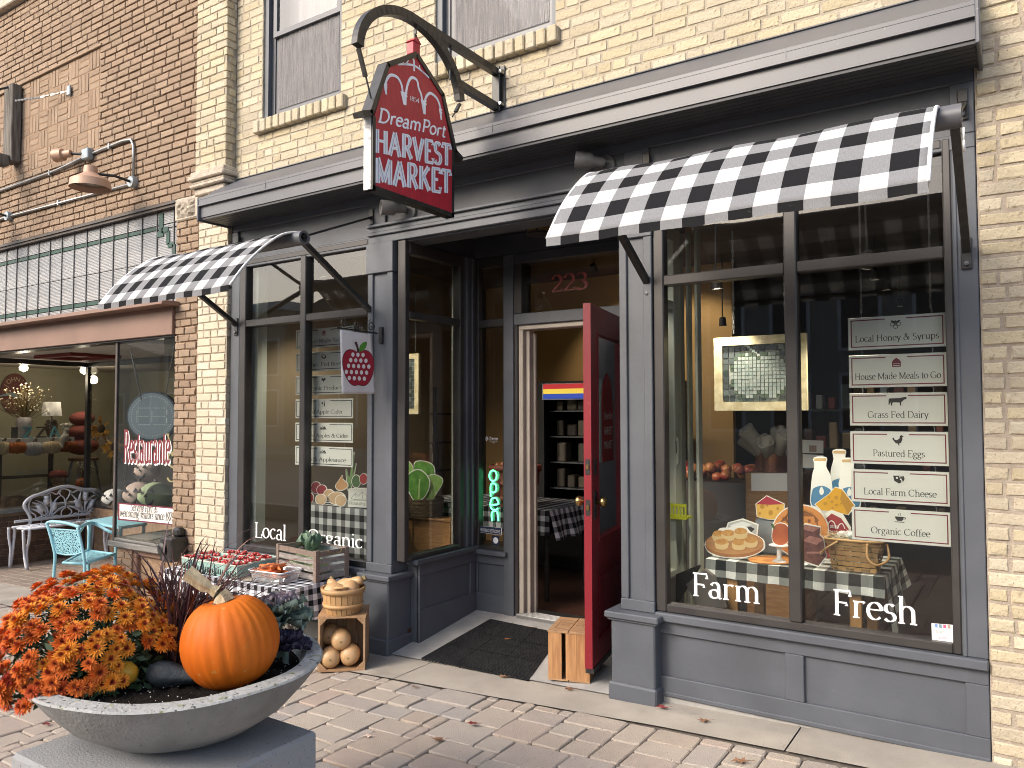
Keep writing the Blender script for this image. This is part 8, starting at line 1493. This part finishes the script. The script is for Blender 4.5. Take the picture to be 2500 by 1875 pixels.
for x, y in ((350, 850), (425, 845), (525, 830), (372, 915), (510, 920), (608, 900)): lay_ += [([(x-50, y-10), (x-48, y+38), (x-20, y+52), (x+20, y+52), (x+48, y+38), (x+50, y-10)], 'p_bisc'), (E_(x, y-12, 51, 26, 18), 'p_bisc_top')]
bt = [(240, 925), (270, 880), (330, 840), (360, 800), (430, 795), (480, 785), (560, 790), (600, 830), (690, 880), (712, 925), (700, 970), (600, 1020), (475, 1035), (350, 1022), (270, 985)]
standee('biscuit_cutout', 'printed cut-out of scones on a wooden board in the right window', 'cut-out', 'w', bt, .36, lay_)
blu = [(415, 800), (430, 755), (540, 725), (660, 770), (650, 860), (640, 985), (430, 985)]; standee('blue_cheese_cutout', 'black and white cut-out of a blue cheese behind the scones', 'cut-out', 'w', blu, .46, [(blu, 'p_grey'), ([(440, 770), (540, 740), (620, 765), (540, 790), (450, 800)], 'p_milk'), ([(550, 800), (600, 780), (640, 800), (600, 840)], 'p_line'), ([(470, 810), (520, 800), (520, 812), (470, 825)], 'p_line')], 1.08, sm=False)
w1 = [(650, 600), (735, 535), (875, 600), (870, 715), (760, 725), (660, 700)]; standee('cheese_wedge_cutout', 'cut-out of yellow cheese wedge with red rind by the left mullion', 'cut-out', 'w', w1, .62, [(w1, 'p_cheese'), ([(650, 600), (735, 535), (875, 600), (760, 605)], 'p_rind')]+[(E_(x, y, rx, ry, 12), 'p_hole') for x, y, rx, ry in ((700, 620, 18, 18), (768, 670, 18, 22), (826, 635, 12, 14), (680, 675, 10, 10), (740, 612, 10, 8))], 1.05, sm=False)
pie = E_(1010, 815, 222, 205, 40); pl = [(pie, 'p_pie'), (E_(1010, 815, 175, 160, 30), 'p_fill')]
for k in range(6): x = 860+k*58; pl.append(([(x, 690+abs(k-2.5)*18), (x+34, 690+abs(k-2.5)*18), (x+34, 930-abs(k-2.5)*18), (x, 930-abs(k-2.5)*18)], 'p_lattice'))
for k in range(5): y = 700+k*50; pl.append(([(860+abs(k-2)*20, y), (1160-abs(k-2)*20, y), (1160-abs(k-2)*20, y+24), (860+abs(k-2)*20, y+24)], 'p_lattice'))
for k in range(22): a = 2*math.pi*k/22; pl.append((E_(1010+200*math.cos(a), 815+184*math.sin(a), 30, 20, 10, math.degrees(a)+70), 'p_lattice'))
standee('pie_cutout', 'large cut-out of a lattice pie behind the window mullion', 'cut-out', 'w', pie, .55, pl)
p0 = [atZ('w', x, y, DZ+.004) for x, y in ell(830, 1052, 245, 36, n=28)]; b = MB(); b.plate(p0, (0, 0, .005)); t = b.build('pie_mat', 'p_pie'); tag(t, 'flat printed pie disc lying on the display table', 'cut-out')
pe = [(780, 850), (800, 775), (850, 755), (900, 775), (918, 830), (915, 890), (880, 925), (830, 930), (790, 905)]; standee('peach_cutout', 'cut-out of a red peach on a small white stand', 'cut-out', 'w', pe, .38, [(pe, 'p_peach'), ([(765, 755), (795, 765), (805, 805), (785, 795)], 'p_green')], 1.06)
c = atY('w', 838, 1035, .38); c.z = DZ+.008; t = thing('cake_stand', 'small white pedestal stand under the peach cut-out', 'stand', c); hz = atY('w', 838, 930, .38).z-c.z; b = MB(); b.lathe([(.04, 0), (.036, .006), (.014, .02), (.012, hz-.02), (.03, hz-.008), (.055, hz-.004), (.055, hz), (0, hz)], c, 24); b.build('pedestal', 'white', t, smooth=True, angle=50)
bro = [(1010, 800), (1050, 765), (1170, 790), (1165, 850), (1195, 880), (1205, 950), (1218, 1020), (1155, 1100), (1040, 1060), (1030, 950), (1015, 900)]
standee('brownie_cutout', 'cut-out of stacked brownies right of the mullion', 'cut-out', 'w', bro, .33, [(bro, 'p_brownie'), ([(1025, 895), (1085, 855), (1198, 885), (1140, 930)], 'p_brown_top'), ([(1015, 800), (1060, 768), (1168, 792), (1110, 825)], 'p_brown_top'), ([(1060, 985), (1185, 985), (1185, 1000), (1060, 1000)], 'p_brown_top')], 1.06, sm=False)
brn = [(1185, 690), (1262, 655), (1350, 690), (1410, 790), (1415, 1045), (1170, 1045), (1165, 800)]; bs_ = standee('barn_cutout', 'red barn logo board standing behind the egg basket', 'cut-out', 'w', brn, .6, [([(1195, 735), (1262, 675), (1340, 715), (1400, 800), (1402, 1040), (1180, 1040), (1180, 810)], 'p_barn')], 1.06, sm=False)
for P in ([(1232, 790), (1240, 750), (1262, 735), (1285, 755), (1298, 800)], [(1310, 800), (1325, 765), (1350, 760), (1370, 800)]): b = MB(); strip(b, spline([atY('w', *q, .597) for q in P], 5), .005, (0, -1, 0)); b.build('print', 'vinyl_white', bs_)
letter('lettering', '1854', atY('w', 1245, 790, .597), XU, ZU, .016, 'vinyl_white', bs_, fit=.045, thick=12, thin=6); letter('lettering', 'DreamPort', atY('w', 1195, 870, .597), XU, ZU, .03, 'vinyl_white', bs_, fit=.19, serif=False, thick=10, thin=7, slant=.2)
for k, (dx, dy, Y_, nm) in enumerate(((0, 0, .74, 'front left'), (155, -60, .84, 'rear'), (225, 10, .78, 'right'))):
    P = [(1120+dx, 230+dy), (1218+dx, 230+dy), (1215+dx, 300+dy), (1255+dx, 400+dy), (1258+dx, 640+dy), (1105+dx, 640+dy), (1103+dx, 400+dy), (1125+dx, 300+dy)]
    standee('milk_bottle_cutout', '%s milk bottle cut-out beside the column of signs' % nm, 'cut-out', 'w', P, Y_, [(P, 'p_milk'), ([(1120+dx, 228+dy), (1220+dx, 228+dy), (1218+dx, 250+dy), (1122+dx, 250+dy)], 'p_cap'), ([(1106+dx, 490+dy), (1140+dx, 460+dy), (1190+dx, 452+dy), (1235+dx, 470+dy), (1257+dx, 500+dy), (1257+dx, 610+dy), (1106+dx, 610+dy)], 'p_blue'), ([(1180+dx, 458+dy), (1200+dx, 495+dy), (1190+dx, 522+dy), (1172+dx, 522+dy), (1162+dx, 495+dy)], 'p_milk')], 1.05, grp='milk bottle cut-outs')
c2 = [(1130, 600), (1240, 520), (1290, 465), (1345, 480), (1445, 610), (1395, 685), (1290, 660), (1180, 650)]; standee('swiss_cheese_cutout', 'tilted cut-out of holed yellow cheese left of the coffee sign', 'cut-out', 'w', c2, .66, [(c2, 'p_cheese2'), ([(1345, 485), (1440, 608), (1395, 682), (1330, 560)], 'p_hole')]+[(E_(x, y, r_, r_*.8, 12), 'p_hole') for x, y, r_ in ((1210, 595, 16), (1265, 580, 14), (1300, 545, 17), (1300, 605, 12), (1340, 595, 10), (1240, 545, 10), (1270, 630, 11))], 1.05, sm=False)
for x0, x1, y1, Y_, lab in ((640, 880, 722, .63, 'grey block under the red-rind cheese cut-out'), (1090, 1480, 645, .76, 'low block under the milk bottle cut-outs')): a, c = atY('w', x0, y1, Y_), atY('w', x1, y1, Y_); b = MB(); b.bbox((a.x, Y_+.006, DZ+.002), (c.x, Y_+.14, a.z), .006); tag(b.build('display_riser', 'dark_shelf' if x0 > 1000 else 'galvanised'), lab, 'block')
# egg basket
mat('splint', (.42, .26, .1), .55, c2=(.34, .2, .07), vs=9, rnd=.15); mat('egg_blue', (.42, .5, .5), .5); mat('egg_pale', (.55, .53, .52), .5, rnd=.12); c = atY('w', 1460, 1130, .4); c.z = DZ+.003; eb = thing('egg_basket', 'woven splint basket of pale eggs on the display table', 'basket', c); bw, bd, bh = .145, .09, .165; k0 = .8
def be(a, k, hh): s_ = (k0+(1-k0)*hh/bh)*k; ca_, sa_ = math.cos(a), math.sin(a); q = 1/max(abs(ca_), abs(sa_))**.75; return c+Vector((bw*s_*ca_*q, bd*s_*sa_*q, hh))
for r_ in range(6):
    for i in range(20):
        a0, a1 = 2*math.pi*i/20, 2*math.pi*(i+1)/20; k = 1.0 if (i+r_) % 2 else .955; z0, z1 = r_*bh/6+.002, (r_+1)*bh/6-.002; b = MB(); b.add([be(a0, k-.02, z0), be((a0+a1)/2, k+.01, z0), be(a1, k-.02, z0), be(a1, k-.02, z1), be((a0+a1)/2, k+.01, z1), be(a0, k-.02, z1)], [(0, 1, 4, 5), (1, 2, 3, 4)]); b.build('weave', 'splint', eb)
b = MB(); b.tube([be(2*math.pi*i/32, 1.02, bh) for i in range(32)], .008, 6, closed=True); b.build('rim', 'splint', eb, smooth=True)
b = MB(); b.tube([be(2*math.pi*i/32, .9, .012) for i in range(32)], .006, 6, closed=True); b.grid(lambda u, v: c+Vector(((u-.5)*bw*1.9, (v-.5)*bd*1.9, bh*.75)), 1, 1); b.build('filling', 'dry_stem', eb)
for sx in (-1, 1): b = MB(); b.tube(spline([c+Vector((sx*bw*.5, -bd*1.06, bh*.95)), c+Vector((sx*bw*.2+.05, -bd*1.5, bh*.55)), c+Vector((.09+sx*.03, -bd*1.55, bh*.35)), c+Vector((bw*1.15, -bd*.6, bh*.5)), c+Vector((bw*1.05, 0, bh*.9))], 5) if sx > 0 else spline([c+Vector((-bw*.5, -bd*1.06, bh*.95)), c+Vector((-bw*.9, -bd*1.3, bh*.7)), c+Vector((-bw*1.1, -bd*.9, bh*.5)), c+Vector((-bw*1.05, 0, bh*.9))], 5), .007, 6); b.build('handle', 'splint', eb, smooth=True)
for i, (x, y, m) in enumerate(((-.02, .0, 'egg_blue'), (.05, .02, 'egg_blue'), (.03, -.03, 'egg_pale'), (.09, -.01, 'egg_pale'), (-.07, .02, 'egg_pale'), (.1, .03, 'egg_pale'), (-.04, .05, 'egg_pale'))): p = c+Vector((x, y, bh+.012)); b = MB(); b.lathe([(0, -.03), (.017, -.023), (.024, -.004), (.02, .016), (.009, .029), (0, .032)], p, 12, (.9, .3*(-1)**i, .25)); tag(b.build('egg', m, None, smooth=True), ('pale blue egg at the left of the woven basket', 'pale blue egg in the middle of the woven basket', 'white egg at the front of the woven basket', 'white egg at the right front of the woven basket', 'white egg sunk at the left of the woven basket', 'white egg at the right back of the woven basket', 'white egg at the back left of the woven basket')[i], 'egg', 'eggs in the woven basket')
rn = random.Random(4); b = MB()
for i in range(120): p = c+Vector((rn.uniform(-.13, -.02), rn.uniform(-.07, .07), bh+rn.uniform(-.01, .02))); b.tube([p, p+Vector((rn.uniform(-.04, .04), rn.uniform(-.04, .04), rn.uniform(-.01, .02)))], .0012, 3)
b.build('straw', 'dry_bloom', eb, kind='stuff')
# ---- behind the right window
mat('copper', (.45, .2, .1), .25, .8, c2=(.3, .12, .06), vs=8); mat('towel', (.42, .4, .34), .9, c2=(.35, .33, .28), vs=8, bump=.5, bs=14); Yq = 1.4
pa, pb = atY('w', 560, 345, Yq), atY('w', 990, 345, Yq); t = thing('produce_cabinet', 'wooden cabinet with white price card behind the right window', 'cabinet', (pa.x, Yq, FZ)); b = MB(); b.bbox((pa.x, Yq, FZ), (pb.x, Yq+.5, pa.z)); b.build('body', 'oak', t); b = MB(); b.plate([atY('w', *q, Yq-.004) for q in ((610, 350), (910, 350), (910, 495), (612, 492))], (0, .002, 0)); b.build('card', 'white', t)
c = atY('w', 780, 345, Yq+.22); c.z = pa.z+.002; t = thing('copper_pot', 'copper pot stuffed with folded towels on the wooden cabinet', 'pot', c); rr = atY('w', 905, 300, Yq+.2).x-c.x; hh = atY('w', 780, 180, Yq+.2).z-c.z; b = MB(); b.lathe([(rr, 0), (rr, hh), (rr*.97, hh), (rr*.97, .01)], c, 32); b.build('body', 'copper', t, smooth=True, angle=40)
tw = thing('folded_towels', 'bunch of grey linen towels sticking out of the copper pot', 'towels', c+ZU*hh)
for i in range(8): a = i*.785; d = Vector((math.cos(a)*.8, math.sin(a)*.7, .75+.3*(i % 2))).normalized(); q = .9+.25*(i % 3); b = MB(); b.lathe([(.02, 0), (.045, .03), (.05, .1), (.062, .17*q), (.058, .185*q), (.045, .17*q), (.042, .15*q), (.032, .19*q), (.026, .165*q), (.014, .19*q), (0, .17*q)], c+ZU*hh*.75+Vector((math.cos(a), math.sin(a), 0))*rr*.45, 14, d); b.v = [(v[0]+.006*math.sin(v[2]*90+i), v[1], v[2]+.006*math.sin(v[0]*80)) for v in b.v]; b.build('towel', 'towel', tw, smooth=True)
for k, (x0, y0, x1, y1) in enumerate(((1022, 78, 1195, 185), (1028, 195, 1195, 305))): t = thing('shelf_card', ('upper' if k == 0 else 'lower')+' white card beside the milk bottles', 'card', atY('w', x0, y1, 1.2)); b = MB(); b.plate([atY('w', *q, 1.2) for q in ((x0, y0), (x1, y0+8), (x1, y1+4), (x0, y1))], (0, .004, 0)); b.build('paper', 'white', t); b = MB(); b.poly([atY('w', *q, 1.198) for q in ((1080, y0+45), (1140, y0+47), (1140, y0+100), (1080, y0+98))]); b.build('photo', 'pale_pink', t) if k == 0 else None
t = thing('apple_bin', 'dark bin heaped with red apples left of the copper pot', 'bin', atY('w', 430, 700, 1.9)); pa2, pb2 = atY('w', 290, 420, 1.9), atY('w', 570, 420, 1.9); b = MB(); b.box((pa2.x-.4, 1.9, FZ), (pb2.x, 2.4, pa2.z)); b.build('body', 'dark_shelf', t); rn = random.Random(8)
for i in range(40): p = Vector((pa2.x-.35+(pb2.x-pa2.x+.35)*rn.random(), 1.94+.4*rn.random(), pa2.z+.03+.09*rn.random())); b = MB(); r_ = .045; b.lathe([(math.sin(R(k))*r_, -math.cos(R(k))*r_*.9) for k in range(0, 181, 30)], p, 9); tag(b.build('apple', 'apple_skin', None, smooth=True), 'red apple heaped in the dark bin left of the copper pot', 'apple', 'apples in the dark bin')
mat('cardboard_dark', (.13, .12, .11), .9); t = thing('cardboard_box', 'collapsed grey carton leaning behind the word Farm', 'box', atY('w', 250, 1450, .25)); b = MB(); b.plate([atY('w', *q, .24) for q in ((80, 1250), (230, 1130), (300, 1180), (400, 1440), (180, 1430))], (0, .05, .0)); b.build('panel', 'cardboard_dark', t); b = MB(); b.plate([atY('w', *q, .3) for q in ((0, 1170), (180, 1095), (190, 1110), (0, 1420))], (0, .03, 0)); b.build('panel', 'dark_shelf', t)
mat('teal_card', (.2, .42, .34), .6); t = thing('open_card', 'mint card with the end of the word OPEN at the left of the right window', 'sign', atY('B', 100, 1325, .75)); P = [(60, 1138), (120, 1140), (138, 1160), (138, 1300), (125, 1325), (60, 1325)]; b = MB(); b.plate([atY('B', *q, .75) for q in P], (0, .004, 0)); b.build('card', 'mint_white', t); sans('lettering', 'EN', atY('B', 85, 1242, .748), XU, ZU, .085, 'sign_ink', t, fit=.1); sans('lettering', "we're", atY('B', 85, 1190, .748), XU, ZU, .02, 'sign_ink', t)
mat('lime_plastic', (.45, .5, .02), .5); c = atY('B', 115, 1640, .7); t = thing('lime_basket', 'lime green plastic basket low in the right window', 'basket', c); b = MB(); w = .07; hh = .1
for i in range(7): b.box((c.x-w+i*w*.33, .7, c.z), (c.x-w+i*w*.33+.012, .706, c.z+hh))
b.box((c.x-w, .699, c.z+hh-.02), (c.x+w, .71, c.z+hh)); b.box((c.x-w, .699, c.z), (c.x+w, .71, c.z+.03)); b.box((c.x-w, .71, c.z), (c.x+w, .85, c.z+.01)); b.build('body', 'lime_plastic', t)
t = thing('back_shelf', 'dark shelf unit along the back of the shop', 'shelf', (-1.1, 4.2, FZ)); mat('goods', (.2, .1, .06), .6, rnd=.6, c3=((.3, .06, .04), (.12, .1, .08), (.35, .25, .12), (.08, .12, .14), (.4, .36, .3)))
for z in (.4, .8, 1.2, 1.6): b = MB(); b.box((-1.9, 4.2, z-.02), (-.16, 4.5, z)); b.build('board', 'dark_shelf', t)
rn = random.Random(17)
for z in (.4, .8, 1.2, 1.6):
    for i in range(14):
        x = -1.85+i*.12; h = rn.uniform(.1, .28); b = MB(); b.bbox((x, 4.22, z), (x+rn.uniform(.06, .1), 4.34, z+h), .008); b.build('packet', 'goods', t)
# ---- left window: checked cloth, produce cut-outs
gingham('left_check', p=.105, dark=(.02, .022, .022), mid=(.2, .21, .21), light=(.6, .63, .62)); Yl = .5; pa, pb = atY('o', 95, 1225, Yl), atY('o', 560, 1225, Yl)
t = thing('window_table', 'table draped to the floor in checked cloth in the left window', 'table', (pa.x, Yl+.2, FZ)); b = MB(); b.grid(lambda u, v: (pa.x+(pb.x-pa.x)*u, Yl-.015*math.sin(u*22)*v, pa.z-(pa.z-.1)*v), 60, 4, uv=lambda u, v: (u*(pb.x-pa.x), v*(pa.z-.1))); b.build('cloth_drop', 'left_check', t, smooth=True); b = MB(); b.box((pa.x, Yl+.002, pa.z-.02), (pb.x, Yl+.45, pa.z-.001)); b.build('table_top', 'oak', t); b = MB(); b.grid(lambda u, v: (pa.x+(pb.x-pa.x)*u, Yl+.45*v, pa.z+.001), 4, 2, uv=lambda u, v: (u*(pb.x-pa.x), -v*.45)); b.build('cloth', 'left_check', t)
mat('p_tom', (.3, .02, .025), .5); mat('p_potato', (.5, .34, .18), .6, c2=(.6, .45, .27), vs=9); mat('p_onion', (.42, .22, .08), .6, c2=(.5, .3, .14), vs=8); mat('p_pepper', (.05, .12, .03), .5); mat('p_redp', (.34, .02, .015), .5); mat('p_chive', (.12, .22, .07), .6)
for i, (P, m, Y_, lab) in enumerate(((E_(182, 1125, 30, 36), 'p_tom', .66, 'rear tomato cut-out left of the onion'), (E_(218, 1138, 30, 30), 'p_tom', .63, 'middle tomato cut-out above the potatoes'), (E_(140, 1188, 26, 32), 'p_tom', .58, 'tomato cut-out at the mullion in the left window'), (E_(212, 1198, 33, 32), 'p_potato', .54, 'left potato cut-out on the checked table'), (E_(262, 1170, 32, 34), 'p_potato', .6, 'upper potato cut-out on the checked table'), (E_(310, 1190, 52, 38), 'p_potato', .57, 'long potato cut-out in the middle of the pile'), (E_(336, 1205, 33, 34), 'p_potato', .53, 'front right potato cut-out on the checked table'), ([(305, 1110), (325, 1080), (340, 1055), (348, 1052), (350, 1075), (375, 1095), (378, 1120), (345, 1140), (315, 1135)], 'p_onion', .68, 'brown onion cut-out above the potatoes'), ([(378, 1125), (370, 1020), (376, 1018), (390, 1060), (412, 930), (420, 925), (405, 1060), (425, 985), (430, 988), (408, 1100), (395, 1135)], 'p_chive', .7, 'spring onion cut-out with tall green tops'), (E_(432, 1085, 26, 38), 'p_pepper', .69, 'dark green pepper cut-out in the left window'), (E_(478, 1070, 24, 32), 'p_redp', .67, 'red pepper cut-out at the right of the left window'))):
    standee('produce_cutout', lab, 'cut-out', 'o', P, Y_, [(P, m)], 1.09, grp='produce cut-outs in the left window')
P = [(385, 1130), (520, 1130), (520, 1250), (383, 1245)]; t = standee('orchard_box', 'white orchard box with line drawing on the checked table', 'box', 'o', P, .52, [], 1.0, .08, sm=False)
for Q in ([(400, 1190), (430, 1160), (445, 1180), (470, 1150), (495, 1170), (500, 1195), (420, 1198), (400, 1190)], [(430, 1160), (432, 1195)], [(470, 1150), (472, 1195)], [(395, 1202), (510, 1204)]): b = MB(); strip(b, [atY('o', *q, .5192) for q in Q], .003, (0, -1, 0)); b.build('print', 'p_green', t)
letter('lettering', 'DREAM APPLE FARM', atY('o', 390, 1228, .5192), XU, ZU, .022, 'p_green', t, fit=.27, thick=8, thin=4)
